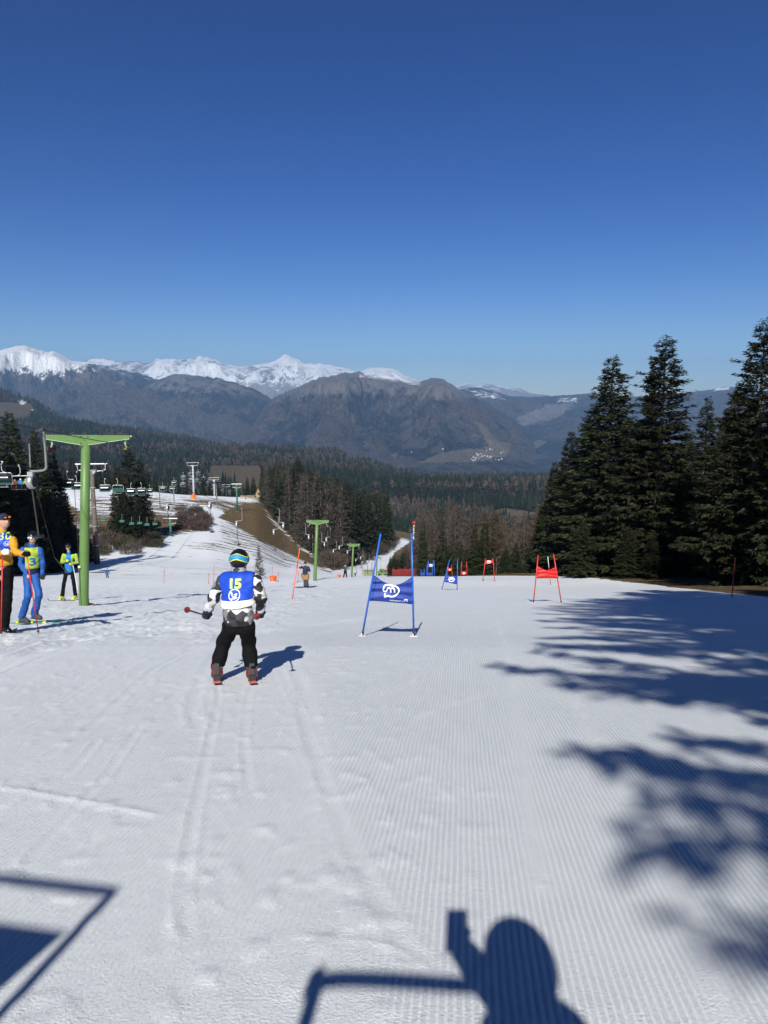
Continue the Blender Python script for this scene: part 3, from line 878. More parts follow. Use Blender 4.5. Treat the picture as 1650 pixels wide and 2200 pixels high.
def spruce_meshes(seed, H=20.0, R=3.6, dens=1.0, spacing=0.42, bare=0.05, card=1.0, power=0.85, spr=1.15, lv=(0.5, 1.16), nbf=1.0):
    g = np.random.default_rng(seed)
    C = []; D = []; S = []; LL = []; WW = []; DR = []
    bz = []
    z = bare * H
    br_tubes = Bag()
    while z < H - 0.15:
        f = (z - bare * H) / (H - bare * H)
        base = R * ((1 - f) ** power) * (0.72 + 0.28 * min(1, f * 8 + 0.3))
        nb = max(3, int(round((4.5 + 5.0 * (1 - f)) * nbf * (0.8 + 0.4 * g.random()))))
        a0 = g.random() * 6.28
        for k in range(nb):
            a = a0 + k * 6.283 / nb + g.normal(0, 0.25)
            L = base * g.uniform(*lv) * (1 + 0.22 * math.sin(3 * a + seed)) + 0.14
            up = 0.55 * f - 0.30 + g.normal(0, 0.10)              # drooping below, rising at the top
            zz = z + g.uniform(-0.35, 0.35)
            dirh = np.array([math.cos(a), math.sin(a), 0.0])
            ns = max(5, int((1.2 + L) * 6.5 * dens))
            t = np.sqrt(g.random(ns)) * 0.88 + 0.12
            # branch curve: down then lifting at the tip
            hz = up * t * L + 0.16 * L * (t ** 2.6) * (1 - f)
            P = np.array([0, 0, zz]) + dirh * (t * L)[:, None] + np.array([0, 0, 1.0]) * hz[:, None]
            sidev = np.array([-math.sin(a), math.cos(a), 0.0])
            sgn = g.choice([-1.0, 1.0], ns)
            spread = g.uniform(0.15 if spr < 1 else 0.25, spr, ns) * sgn
            d = unit(dirh[None] * np.cos(spread)[:, None] + sidev[None] * np.sin(spread)[:, None] + np.array([0, 0, 1.0])[None] * g.normal(-0.12 + 0.35 * f, 0.22, ns)[:, None])
            l = (0.42 + 0.40 * (1 - t) + 0.18 * g.random(ns)) * card * (0.55 + 0.45 * (1 - f)) * min(1.0, 0.5 + L / 2)
            w = l * g.uniform(0.26, 0.50, ns)
            s = unit(np.cross(d, np.array([0, 0, 1.0])[None] + g.normal(0, 0.55, (ns, 3))))
            P = P + g.normal(0, 0.09, P.shape) * card
            C.append(P); D.append(d); S.append(s); LL.append(l); WW.append(w)
            DR.append(np.stack([np.zeros(ns), np.zeros(ns), -l * g.uniform(0.05, 0.38, ns)], 1))
            # the branch itself ends in one spray
            if dens >= 1.0 and L > 0.8:
                e = np.array([0, 0, zz]) + dirh * L + np.array([0, 0, up * L + 0.16 * L * (1 - f)])
                m = np.array([0, 0, zz]) + dirh * L * 0.55 + np.array([0, 0, up * L * 0.55])
                br_tubes.tube([np.array([0, 0, zz]), m, e], [0.035, 0.022, 0.006], 3, False)
        z += spacing * (0.75 + 0.5 * g.random()) * (1.15 - 0.45 * f)
    V, Q = cards(np.concatenate(C), np.concatenate(D), np.concatenate(S), np.concatenate(LL), np.concatenate(WW), np.concatenate(DR))
    crown = np_mesh('crown', V, Q, False)
    crown.materials.append(M_NEEDLE)
    tk = Bag()
    n = 9
    zz = np.linspace(-0.6, H * 0.985, n)
    rr = 0.015 * H * (1 - np.clip(zz / H, 0, 1)) ** 0.9 + 0.012
    rr[0] *= 1.35
    tk.tube(np.stack([np.zeros(n), np.zeros(n), zz], 1), rr, 8, True)
    if br_tubes.n:
        tk.add(np.concatenate(br_tubes.v), np.concatenate(br_tubes.f4))
    trunk = tk.mesh('trunk', True)
    trunk.materials.append(MAT_BARK)
    return trunk, crown


def larch_meshes(seed, H=18.0, R=2.8, nb_scale=1.0, mat=None, broad=False, tw=1.0):
    g = np.random.default_rng(seed)
    tk = Bag()
    n = 8
    zz = np.linspace(-0.6, H * 0.98, n)
    bend = np.cumsum(g.normal(0, 0.05, (n, 2)), 0)
    rr = 0.011 * H * (1 - np.clip(zz / H, 0, 1)) ** 0.8 + 0.012
    axis = np.stack([bend[:, 0], bend[:, 1], zz], 1)
    tk.tube(axis, rr, 6, True)
    C = []; D = []; S = []; LL = []; WW = []
    z = (0.07 if not broad else 0.22) * H
    while z < H - 0.2:
        f = z / H
        if broad: base = R * math.sin(min(1.0, (f - 0.2) / 0.75) * math.pi) ** 0.7 + 0.3
        else: base = R * (1 - f) ** 0.75 + 0.15
        for k in range(max(3, int(5 * nb_scale))):
            a = g.random() * 6.283
            L = base * g.uniform(0.5, 1.12)
            up = g.normal(0.12, 0.15) if not broad else g.normal(0.75, 0.25)
            d0 = unit(np.array([math.cos(a), math.sin(a), up]))
            o = np.array([np.interp(z, zz, axis[:, 0]), np.interp(z, zz, axis[:, 1]), z])
            s0 = unit(np.cross(d0, g.normal(0, 1, 3)))
            # the branch as two crossed thin blades, then twigs
            C.append(o[None]); D.append(d0[None]); S.append(s0[None]); LL.append(np.array([L])); WW.append(np.array([0.05 * tw]))
            nt = max(3, int(L * 7))
            t = g.uniform(0.2, 1.0, nt)
            P = o + d0 * (t * L)[:, None]
            dd = unit(d0[None] * 0.6 + g.normal(0, 0.55, (nt, 3)) + np.array([0, 0, -0.15 if not broad else 0.35]))
            l = g.uniform(0.35, 0.95, nt) * (0.6 + 0.4 * (1 - f))
            C.append(P); D.append(dd); S.append(unit(np.cross(dd, g.normal(0, 1, (nt, 3))))); LL.append(l); WW.append(np.full(nt, 0.075 * tw) * g.uniform(0.5, 1.4, nt))
        z += 0.42 * (0.7 + 0.6 * g.random())
    V, Q = cards(np.concatenate(C), np.concatenate(D), np.concatenate(S), np.concatenate(LL), np.concatenate(WW))
    crown = np_mesh('crown', V, Q, False)
    crown.materials.append(mat or M_LARCH)
    trunk = tk.mesh('trunk', True)
    trunk.materials.append(MAT_BARK)
    return trunk, crown


SPR_NEAR = [spruce_meshes(101, 20, 3.8, 2.2, 0.34, 0.045, 0.90, 0.72, 1.15, (0.5, 1.16), 1.3), spruce_meshes(102, 20, 4.1, 2.2, 0.35, 0.05, 0.82, 0.68, 1.15, (0.5, 1.16), 1.3),
            spruce_meshes(103, 20, 3.2, 2.2, 0.34, 0.04, 0.82, 0.78, 1.15, (0.5, 1.16), 1.3), spruce_meshes(104, 20, 3.6, 2.2, 0.35, 0.06, 0.82, 0.74, 1.15, (0.5, 1.16), 1.3)]
SPR_MID = [spruce_meshes(111, 20, 3.0, 0.7, 0.50, 0.03, 1.7), spruce_meshes(112, 20, 2.5, 0.7, 0.50, 0.03, 1.7), spruce_meshes(113, 20, 3.5, 0.7, 0.5, 0.03, 1.75), spruce_meshes(114, 20, 2.8, 0.7, 0.5, 0.04, 1.7)]
LAR = [larch_meshes(201, 18, 2.9, 1.3, None, False, 2.0), larch_meshes(202, 18, 3.3, 1.3, None, False, 2.0), larch_meshes(203, 18, 2.6, 1.3, None, False, 2.0), larch_meshes(204, 18, 3.1, 1.3, None, False, 2.0)]
WARM = [larch_meshes(211, 14, 2.6, 1.4, M_LARCH_WARM, True, 1.7), larch_meshes(212, 14, 3.0, 1.4, M_LARCH_WARM, True, 1.7), larch_meshes(213, 14, 2.2, 1.4, M_LARCH_WARM, True, 1.7)]


def plant(kind, name, proto, H0, pos, H, label, group=None, wid=1.0, rz=None):
    root = thing(name, label, 'tree', pos, group, random.random() * 6.28 if rz is None else rz)
    s = H / H0
    root.scale = (s * wid, s * wid, s)
    link('trunk', proto[0], None, root)
    link('crown', proto[1], None, root)
    return root


def top_h(base, v):
    """height of something standing at base whose top the photo shows at row v"""
    return float(z_of(v, base.y)) - base.z


# the tall spruces on the right
RIGHT = [  # column, distance, top row, proto, width, label
    (1318, 64, 762, 0, 1.21, 'tall slim spruce, left of the two highest in the right-hand wood'),
    (1432, 60, 726, 1, 1.21, 'tallest spruce of the right-hand wood, with a side spire'),
    (1404, 62, 785, 2, 0.8, 'narrow spruce spire leaning on the left of the tallest spruce'),
    (1228, 72, 928, 3, 1.21, 'spruce at the left end of the right-hand wood'),
    (1192, 76, 990, 0, 0.95, 'smaller leftmost spruce of the right-hand wood'),
    (1276, 68, 875, 1, 1.15, 'broad spruce filling the gap left of the slim tall one'),
    (1372, 70, 900, 0, 1.1, 'spruce half hidden between the two tallest ones'),
    (1522, 66, 855, 2, 1.09, 'slim spruce right of the tallest one'),
    (1562, 64, 880, 3, 0.9, 'dark spruce beside the right-hand red pole'),
    (1592, 56, 815, 0, 0.95, 'dark spruce second from the right edge'),
    (1646, 44, 690, 1, 1.1, 'huge dark spruce cut by the right edge'),
    (1350, 82, 905, 2, 1.3, 'spruce filling the gap behind the two highest ones'),
    (1262, 84, 940, 0, 1.2, 'spruce in the second row behind the left end of the right-hand wood'),
    (1575, 72, 895, 1, 1.25, 'broad spruce in the second row near the right edge'),
    (1625, 76, 870, 3, 1.2, 'spruce in the second row at the right edge'),
    (1480, 74, 930, 1, 1.0, 'spruce set back behind the tallest one'),
    (1620, 62, 860, 2, 1.1, 'spruce in the dark depth of the right-hand wood'),
    (1700, 52, 800, 3, 1.1, 'spruce standing just past the right edge'),
    (1740, 40, 720, 0, 1.1, 'near spruce outside the right edge, shading the bank'),
]
def under(u, v, Y):
    """ground spot right below the point shown at (u, v) at distance Y"""
    x = at(u, v, Y).x
    return Vector((x, Y, gz(x, Y)))


for (u, Y, v, k, w, lab) in RIGHT:
    b = under(u, v, Y)
    plant('spruce', 'spruce_tree', SPR_NEAR[k], 20.0, b, top_h(b, v), lab, 'tall spruces right of the piste', w)
ORD = ['first', 'second', 'third', 'fourth', 'fifth', 'sixth', 'seventh', 'eighth', 'ninth', 'tenth', 'eleventh', 'twelfth', 'thirteenth', 'fourteenth', 'fifteenth', 'sixteenth']
# understorey that closes the foot of that wood
for i, (u, Y, v, k) in enumerate(sorted([(1160, 82, 1085, 2), (1250, 60, 1120, 0), (1345, 58, 1130, 3), (1400, 56, 1150, 1), (1490, 56, 1060, 2), (1545, 54, 1090, 0), (1600, 50, 1040, 3), (1640, 50, 1000, 1), (1690, 44, 980, 2), (1300, 74, 1000, 1), (1440, 72, 1000, 3), (1215, 88, 1060, 0),
                                  (1530, 78, 960, 1), (1590, 76, 980, 0), (1650, 70, 900, 3), (1420, 84, 960, 0)])):
    b = on_ground(u, Y)
    plant('spruce', 'spruce_tree', SPR_NEAR[k], 20.0, b, top_h(b, v), 'young dark spruce at the foot of the right-hand wood, %s from the left' % ORD[i], 'understorey of the right-hand wood', 1.45)

# spruces behind the camera on the right, whose shadow lies across the piste
SPR_NEAR.append(spruce_meshes(123, 20, 4.5, 2.6, 0.24, 0.33, 0.55, 0.5, 0.8, (0.7, 1.12), 1.3))
SHADE = [(6.6, -11.5, 22, 3, 1.0, 'tall spruce behind the thin-crowned one, outside the photo'), (6.9, -6.0, 17.5, 4, 0.95, 'second thin-crowned spruce beside the start, outside the photo'), (4.95, -8.0, 19.5, 4, 1.0, 'tall thin-crowned spruce behind the photographer, first on the right'), (8.4, -7.5, 21, 3, 1.0, 'second spruce beside the start, outside the photo'),
         (8.6, 1.0, 19, 0, 1.0, 'third spruce beside the start, outside the photo'), (11.2, 6.5, 18, 1, 0.95, 'fourth spruce down the bank, outside the photo'),
         (8.0, -12.0, 20, 0, 1.0, 'spruce furthest back behind the start'), (12.8, -4.0, 20, 1, 1.0, 'spruce deeper in the wood beside the start'), (15.5, 15.0, 11, 3, 1.0, 'small spruce furthest down the bank, outside the photo')]
for (x, y, H, k, w, lab) in SHADE:
    plant('spruce', 'spruce_tree', SPR_NEAR[k], 20.0, (x, y, gz(x, y)), H, lab, 'spruces beside the start', w, 0.4 * k)

# the dark wood at the left
LEFT = [(18, 78, 882, 0, 1.0, 'spruce spire highest at the left edge, above the chairlift'), (-25, 72, 930, 1, 1.0, 'spruce cut by the left edge'),
        (72, 92, 925, 2, 1.1, 'spruce behind the lift cable, second from the left edge'), (110, 98, 965, 3, 1.1, 'spruce just left of the green lift mast'),
        (45, 84, 985, 1, 1.1, 'broad spruce behind the waiting chairlift'), (95, 84, 1060, 0, 1.25, 'low spruce behind the skier in the green bib'),
        (135, 96, 1050, 2, 1.3, 'low spruce beside the foot of the chairlift pylon'), (10, 74, 1040, 3, 1.2, 'low spruce behind the man in bib 30'),
        (160, 104, 1130, 1, 1.5, 'bushy young spruce at the pylon foot'), (60, 80, 1110, 2, 1.5, 'bushy young spruce at the far left snow edge'),
        (190, 108, 1150, 3, 1.4, 'small spruce between the pylon and the green mast'), (120, 88, 1130, 0, 1.4, 'bushy spruce in the deep shade of the left wood'),
        (-60, 66, 900, 2, 1.1, 'spruce outside the left edge'), (30, 94, 1000, 3, 1.2, 'spruce deep in the left wood'),
        (275, 185, 962, 1, 1.15, 'tall dark spruce standing on the snowy hillside'), (252, 190, 1000, 0, 1.0, 'spruce left beside the tall hillside one'), (300, 188, 985, 2, 1.1, 'spruce right beside the tall hillside one'),
        (262, 178, 1060, 3, 1.3, 'low spruce at the foot of the hillside group'), (297, 176, 1070, 0, 1.3, 'lowest spruce of the hillside group')]
for (u, Y, v, k, w, lab) in LEFT:
    Y = Y + 24 if Y < 120 else Y
    b = under(u, v, Y)
    plant('spruce', 'spruce_tree', SPR_NEAR[k], 20.0, b, top_h(b, v), lab, 'spruces on the left', w)
# row of spruces on the skyline of the left hill
g = np.random.default_rng(5)
for u, v in [(140, 985), (158, 975), (178, 990), (196, 980), (215, 992), (232, 985), (250, 1000), (318, 1005), (334, 1012), (352, 1030), (366, 1022), (384, 1034), (398, 1028), (436, 1024), (452, 1030), (470, 1036), (486, 1040), (500, 1034), (532, 1026), (545, 1020), (120, 978), (100, 980), (80, 990)]:
    b = on_ground(u, float(g.uniform(365, 420)))
    plant('spruce', 'spruce_tree', SPR_MID[int(g.integers(4))], 20.0, b, top_h(b, v + float(g.uniform(-4, 4))), 'dark spruce in the row behind the snowy hilltop', 'spruces behind the hilltop', 1.25)

# the wood in the middle: spruce with bare larch on its edge
MIDTOP = np.array([(556, 1010), (575, 1000), (600, 990), (620, 985), (640, 982), (665, 990), (690, 992), (700, 985), (716, 982), (740, 1000), (765, 1015), (790, 1020), (815, 1030), (840, 1040), (865, 1050), (885, 1062), (900, 1085)], float)
cnt = 0
tries = 0
placed = []
while cnt < 175 and tries < 4000:
    tries += 1
    u = float(g.uniform(560, 892)); Y = float(g.uniform(235, 400))
    b = on_ground(u, Y)
    uu, vv = uv_of(np.array([b.x]), np.array([b.y]), np.array([b.z]))
    vv = float(vv[0])
    lim = np.interp(u, [556, 585, 640, 712, 772, 830, 870, 892], [1075, 1112, 1165, 1222, 1208, 1180, 1148, 1140])
    if vv > lim - 3: continue
    if any((b.x - q[0]) ** 2 + (b.y - q[1]) ** 2 < 16 for q in placed): continue
    placed.append((b.x, b.y))
    topv = float(np.interp(u, MIDTOP[:, 0], MIDTOP[:, 1]))
    H = float(g.uniform(20, 29))
    H = min(H, max(9.0, top_h(b, topv + g.uniform(-4, 22))))
    edge = lim - vv
    if (edge < 30 and u < 740 and g.random() < 0.55) or g.random() < 0.14:
        k = int(g.integers(4))
        plant('larch', 'larch_tree', LAR[k], 18.0, b, H * 0.97, 'bare brown larch in the wood beyond the button lift', 'larches in the middle wood', 1.25)
    else:
        k = int(g.integers(4))
        plant('spruce', 'spruce_tree', SPR_MID[k], 20.0, b, H, 'dark spruce in the wood beyond the button lift', 'spruces in the middle wood', 1.15)
    cnt += 1

# the brown larch wood below the crest, right of centre
cnt = 0; tries = 0
RT = np.array([(830, 1222), (846, 1188), (868, 1174), (890, 1162), (896, 1085), (905, 1075), (930, 1085), (960, 1075), (990, 1090), (1020, 1085), (1050, 1075), (1080, 1105), (1110, 1115), (1140, 1090), (1165, 1050), (1190, 1000), (1230, 1000)], float)
while cnt < 170 and tries < 4000:
    tries += 1
    u = float(g.uniform(832, 1240)); Y = float(g.uniform(112, 270))
    if u < 900 and Y < 165: continue
    b = on_ground(u, Y)
    if any((b.x - q[0]) ** 2 + (b.y - q[1]) ** 2 < 7 for q in placed): continue
    topv = float(np.interp(u, RT[:, 0], RT[:, 1])) + (g.uniform(-6, 40) if u > 892 else g.uniform(0, 14))
    H = top_h(b, topv)
    if H < 5 or H > 27: continue
    placed.append((b.x, b.y))
    q = g.random()
    k = int(g.integers(4))
    if u > 1020 and q < 0.42:
        plant('larch', 'beech_tree', WARM[k % 3], 14.0, b, H * 0.9, 'slender bare tree with warm brown twigs in the wood below the crest', 'bare brown trees below the crest', 0.9)
    elif q < 0.80:
        plant('larch', 'larch_tree', LAR[k], 18.0, b, H, 'bare grey-brown larch in the wood below the crest', 'larches below the crest', 1.05)
    else:
        plant('spruce', 'spruce_tree', SPR_MID[k], 20.0, b, H * 0.85, 'dark spruce among the bare larches below the crest', 'spruces below the crest', 0.95)
    cnt += 1
# young spruces along the safety net and the crest
for i in range(46):
    u = float(g.uniform(838, 1180)); Y = float(g.uniform(105, 150)) if u > 930 else float(g.uniform(175, 215))
    b = on_ground(u, Y)
    plant('spruce', 'spruce_tree', SPR_MID[i % 4], 20.0, b, float(g.uniform(3.0, 7.0)), 'small young spruce at the edge of the wood above the red net', 'young spruces at the wood edge', 1.5)
b = on_ground(557, 62)
plant('larch', 'larch_tree', LAR[1], 18.0, b, top_h(b, 1172), 'small bare larch alone on the snow behind the child', None, 1.2)

# ---------------------------------------------------------------- shrubs
def shrub_mesh(seed, mat, H=2.2, R=1.6, n=900):
    g2 = np.random.default_rng(seed)
    a = g2.random(n) * 6.283; r = np.sqrt(g2.random(n)) * R
    c = np.stack([r * np.cos(a), r * np.sin(a), g2.random(n) ** 1.3 * H * (1 - 0.5 * (r / R) ** 2)], 1)
    d = unit(np.stack([np.cos(a) * r / R * 0.6, np.sin(a) * r / R * 0.6, np.ones(n)], 1) + g2.normal(0, 0.35, (n, 3)))
    l = g2.uniform(0.4, 1.0, n)
    V, Q = cards(c, d, unit(np.cross(d, g2.normal(0, 1, (n, 3)))), l, np.full(n, 0.06))
    me = np_mesh('shrub', V, Q, False); me.materials.append(mat)
    return me


M_BUSH = tree_mat('bare_bush_twigs', (0.035, 0.024, 0.020), (0.065, 0.045, 0.038), (0.11, 0.078, 0.062))
M_GBUSH = tree_mat('olive_bush', (0.022, 0.026, 0.012), (0.045, 0.046, 0.022), (0.085, 0.075, 0.038))
SHR = [shrub_mesh(301, M_BUSH), shrub_mesh(302, M_BUSH), shrub_mesh(303, M_GBUSH), shrub_mesh(304, M_GBUSH)]
def shrub(u, Y, s, k, label, group):
    b = on_ground(u, Y)
    o = link('shrub', SHR[k], None, None, b)
    o.scale = (s, s, s * random.uniform(0.6, 0.9)); o.rotation_euler = (0, 0, random.random() * 6)
    tag(o, label, 'shrub', group)
for i in range(26):
    u = float(g.uniform(386, 446)); shrub(u, float(g.uniform(205, 262)), float(g.uniform(0.7, 1.8)), i % 2, 'bare reddish shrub of the thicket on the snowy hillside', 'thicket on the hillside')
for i in range(30):
    u = float(g.uniform(196, 345)); Y = float(g.uniform(150, 205))
    if Y < 165 and u > 290: continue
    shrub(u, Y, float(g.uniform(0.8, 1.7)), int(g.integers(4)), 'brown scrub bush on the bank left of the hill track', 'scrub on the left bank')
for i in range(50):
    u = float(g.uniform(690, 850)); v0 = np.interp(u, [690, 712, 772, 830, 850], [1206, 1222, 1205, 1180, 1166])
    ys = np.linspace(150, 420, 120); x_ = (u - 825) / FPX * ys * 1.03
    vv = uv_of(x_, ys, ground(x_, ys))[1]
    Y = float(np.interp(-(v0 - g.uniform(0, 12)), -vv, ys))
    shrub(u, Y, float(g.uniform(1.6, 3.0)), int(g.integers(4)), 'olive brown bush on the bank above the far piste', 'bushes above the far piste')

# ---------------------------------------------------------------- far woods, one mass of small trees on each hill
def far_wood(name, label, Hd, n, hmin, hmax, seed, tmin=0.0, tmax=1.02, fmax=0.35, dark=0.5, ulim=None, extra=None):
    g2 = np.random.default_rng(seed)
    X, Y, Z, F, T, U, V_ = (Hd[k] for k in ('X', 'Y', 'Z', 'F', 'T', 'U', 'V'))
    nt, nu = X.shape
    a = g2.random(n * 3) * (nt - 1.01); b = g2.random(n * 3) * (nu - 1.01)
    i = a.astype(int); j = b.astype(int); fa = a - i; fb = b - j
    def S(A): return (A[i, j] * (1 - fa) + A[i + 1, j] * fa) * (1 - fb) + (A[i, j + 1] * (1 - fa) + A[i + 1, j + 1] * fa) * fb
    x, y, z, f, t, u, v = S(X), S(Y), S(Z), S(F), S(T), S(U), S(V_)
    ok = (t > tmin) & (t < tmax) & (f < fmax) & (u > -80) & (u < 1730)
    if extra is not None: ok &= extra(u, v)
    idx = np.where(ok)[0][:n]
    x, y, z, u = x[idx], y[idx], z[idx], u[idx]
    m = len(x)
    cl = fbm2(x * 0.012, y * 0.012, 3, seed)
    con = (cl + g2.normal(0, 0.10, m)) > (1 - dark)
    h = g2.uniform(hmin, hmax, m) * np.where(con, 1.0, 0.85)
    r = h * np.where(con, g2.uniform(0.13, 0.19, m), g2.uniform(0.22, 0.32, m))
    k = 5
    ang = np.arange(k) * 2 * math.pi / k
    rings = [(0.10, 1.0), (0.40, 0.72), (0.68, 0.40)]
    VV = []
    for (hz, rf) in rings:
        rfc = np.where(con, rf, rf * (0.6 if hz < 0.2 else 1.25))
        j1 = g2.uniform(0.7, 1.3, (m, k))
        px = x[:, None] + r[:, None] * rfc[:, None] * j1 * np.cos(ang + hz * 3)
        py = y[:, None] + r[:, None] * rfc[:, None] * j1 * np.sin(ang + hz * 3)
        pz = z[:, None] + h[:, None] * (hz + g2.normal(0, 0.03, (m, k)))
        VV.append(np.stack([px, py, pz], -1))
    tip = np.stack([x, y, z + h * np.where(con, 1.0, 0.85)], -1)[:, None]
    VV = np.concatenate(VV + [tip], 1)
    nv = 3 * k + 1
    base = (np.arange(m) * nv)[:, None, None]
    q = []
    for a_ in range(2):
        for c in range(k):
            q.append([a_ * k + c, a_ * k + (c + 1) % k, (a_ + 1) * k + (c + 1) % k, (a_ + 1) * k + c])
    tr = [[2 * k + c, 2 * k + (c + 1) % k, 3 * k] for c in range(k)]
    Q = (np.array(q)[None] + base).reshape(-1, 4); Tt = (np.array(tr)[None] + base).reshape(-1, 3)
    kindv = np.repeat(np.where(con, 0.0, 1.0), nv)
    rnd = np.repeat(g2.random(m), nv)
    me = np_mesh(name, VV.reshape(-1, 3), [Q, Tt], False, None, {'bare': kindv, 'rnd': rnd})
    o = link(name, me, M_FARWOOD)
    tag(o, label, None, kind='stuff')


N = NT('far_wood')
_b = N.attr('bare'); _r = N.attr('rnd')
_dark = N.mix(_r, (0.007, 0.012, 0.007, 1), (0.020, 0.028, 0.015, 1))
_brown = N.mix(_r, (0.030, 0.025, 0.022, 1), (0.062, 0.048, 0.040, 1))
M_FARWOOD = N.bsdf(N.mix(_b, _dark, _brown), 0.9, None, 0.0, 0.05)
far_wood('forest', 'dark and brown far woods on the hill at the left', H1, 4000, 13, 21, 401, dark=0.55)
far_wood('forest', 'dark spruce woods on the long hill across the valley', H2, 10000, 11, 19, 402, dark=0.55)
far_wood('forest', 'trees round the brown field on the knoll', H3, 2600, 8, 15, 403, dark=0.5, extra=lambda u, v: ~((u > 450) & (u < 560) & (v > 1000) & (v < 1068)) | ((u > 470) & (u < 515) & (v > 1030) & (v < 1045)))
far_wood('forest', 'brown and dark woods on the valley side below the piste', H4, 7000, 10, 17, 404, dark=0.46)
# ---------------------------------------------------------------- drawing helpers: lettering and strokes laid on a surface
def bvh_of(me):
    V = [v.co.copy() for v in me.vertices]
    return BVHTree.FromPolygons(V, [list(p.vertices) for p in me.polygons])


def drape(pts, bvh, direction, off=0.004):
    """push points along direction until they meet the surface, then lift them off it a little"""
    d = Vector(direction).normalized()
    out = []
    last = None
    for p in pts:
        o = Vector(p) - d * 3.0
        hit, nrm, idx, dist = bvh.ray_cast(o, d, 8.0)
        if hit is None:
            dist = last if last is not None else 3.0
            hit = o + d * dist
        last = dist
        out.append(hit - d * off)
    return np.array([tuple(q) for q in out])


def text_mesh(txt, size, seg=0.02, bold=0.0):
    """flat lettering centred on the origin in the xz plane -> verts, tris"""
    import bmesh
    cu = bpy.data.curves.new('lettering', 'FONT')
    cu.body = txt; cu.size = size; cu.align_x = 'CENTER'; cu.align_y = 'CENTER'; cu.offset = bold
    cu.resolution_u = 4
    ob = bpy.data.objects.new('lettering', cu)
    COL.objects.link(ob)
    dg = bpy.context.evaluated_depsgraph_get()
    me = bpy.data.meshes.new_from_object(ob.evaluated_get(dg))
    bpy.data.objects.remove(ob); bpy.data.curves.remove(cu)
    bm = bmesh.new(); bm.from_mesh(me)
    bmesh.ops.triangulate(bm, faces=bm.faces)
    for _ in range(3):
        es = [e for e in bm.edges if e.calc_length() > seg]
        if not es: break
        bmesh.ops.subdivide_edges(bm, edges=es, cuts=1)
        bmesh.ops.triangulate(bm, faces=bm.faces)
    bm.verts.ensure_lookup_table()
    V = np.array([v.co[:] for v in bm.verts]); F = np.array([[v.index for v in f.verts] for f in bm.faces])
    bm.free(); bpy.data.meshes.remove(me)
    return np.stack([V[:, 0], np.zeros(len(V)), V[:, 1]], 1), F


def ribbon(P2, w, step=None):
    """a stroke: polyline in 2-D made w wide -> verts (n,2), quads"""
    P = bez(P2, 6)
    t = np.gradient(P, axis=0); t /= np.linalg.norm(t, axis=1)[:, None] + 1e-9
    nrm = np.stack([-t[:, 1], t[:, 0]], 1)
    V = np.concatenate([P + nrm * w / 2, P - nrm * w / 2])
    n = len(P)
    Q = np.array([[i, i + 1, n + i + 1, n + i] for i in range(n - 1)])
    return V, Q


def strokes_mesh(name, strokes, w, to3d, bvh, direction, off, mat, parent):
    b = Bag()
    for s in strokes:
        V, Q = ribbon(s, w)
        P = drape([to3d(*p) for p in V], bvh, direction, off)
        b.add(P, Q)
    return b.build(name, mat, parent)


def slab(P, th):
    """a sheet given as a grid of points (nr,nc,3), made th thick along y"""
    nr, nc, _ = P.shape
    A = P.reshape(-1, 3); B = A + np.array([0, th, 0])
    f = grid_faces(nr, nc); n = nr * nc
    q = [f, f[:, ::-1] + n]
    edge = list(range(nc)) + [nc * (i + 1) - 1 for i in range(1, nr)] + [n - 1 - i for i in range(1, nc)] + [nc * i for i in range(nr - 2, 0, -1)]
    q.append(np.array([[edge[k], n + edge[k], n + edge[(k + 1) % len(edge)], edge[(k + 1) % len(edge)]] for k in range(len(edge))]))
    return np.concatenate([A, B]), np.concatenate(q)


def Y_at(u, v, y0=1.5, y1=420.0):
    """forward distance at which the ground shows at row v in column u (nearest such)"""
    ys = np.geomspace(y0, y1, 900)
    xs = (u - 825.0) / FPX * ys * 1.03
    for _ in range(2):
        z = ground(xs, ys); xs = (u - 825.0) / FPX * (ys * CP - z * SP)
    vv = uv_of(xs, ys, ground(xs, ys))[1]
    k = np.where(vv <= v)[0]
    return float(ys[k[0]]) if len(k) else float(y1)


def put(u, v, **k):
    return on_ground(u, Y_at(u, v, **k))


# ---------------------------------------------------------------- race gates
M_BLUE_POLE = plain('blue_gate_plastic', (0.012, 0.10, 0.42), 0.35)
M_RED_POLE = plain('red_gate_plastic', (0.50, 0.025, 0.022), 0.35)
M_ORANGE_POLE = plain('orange_gate_plastic', (0.75, 0.12, 0.015), 0.4)
M_RUBBER = plain('black_rubber', (0.015, 0.015, 0.016), 0.6)
M_WHITE_PRINT = plain('white_print', (0.78, 0.79, 0.80), 0.6, var=0.03)
M_CREAM = plain('cream_plastic', (0.62, 0.58, 0.34), 0.5)


def fabric(name, color):
    N = NT(name)
    o = N.obj()
    f = N.noise(N.mapping(o, (3, 3, 9)), 2.0, 5, 0.6)
    c = N.ramp(f, [(0.3, tuple(0.75 * x for x in color)), (0.7, tuple(min(1, 1.15 * x) for x in color))])
    weave = N.noise(o, 160.0, 2)
    return N.bsdf(c, 0.55, N.bump(N.math('ADD', f, N.math('MULTIPLY', weave, 0.1)), 0.5, 0.012), 0.0, 0.3)


M_BLUE_FAB = fabric('blue_gate_fabric', (0.022, 0.050, 0.270))
M_RED_FAB = fabric('red_gate_fabric', (0.55, 0.018, 0.016))

C1 = lambda cx, cy: (790 + cx / 15.0, 1240 + cy / 15.0)
LOGO_M = [[(545, 458), (515, 430), (505, 370), (535, 280), (600, 238), (700, 245), (850, 272), (950, 310), (1003, 395), (985, 480), (925, 555), (835, 598), (740, 606), (665, 575), (610, 592), (552, 612), (552, 565), (556, 510)],
          [(548, 458), (598, 446), (625, 400), (640, 345), (680, 325), (722, 345), (738, 400), (745, 485)], [(728, 372), (765, 338), (815, 336), (855, 370), (868, 490)]]


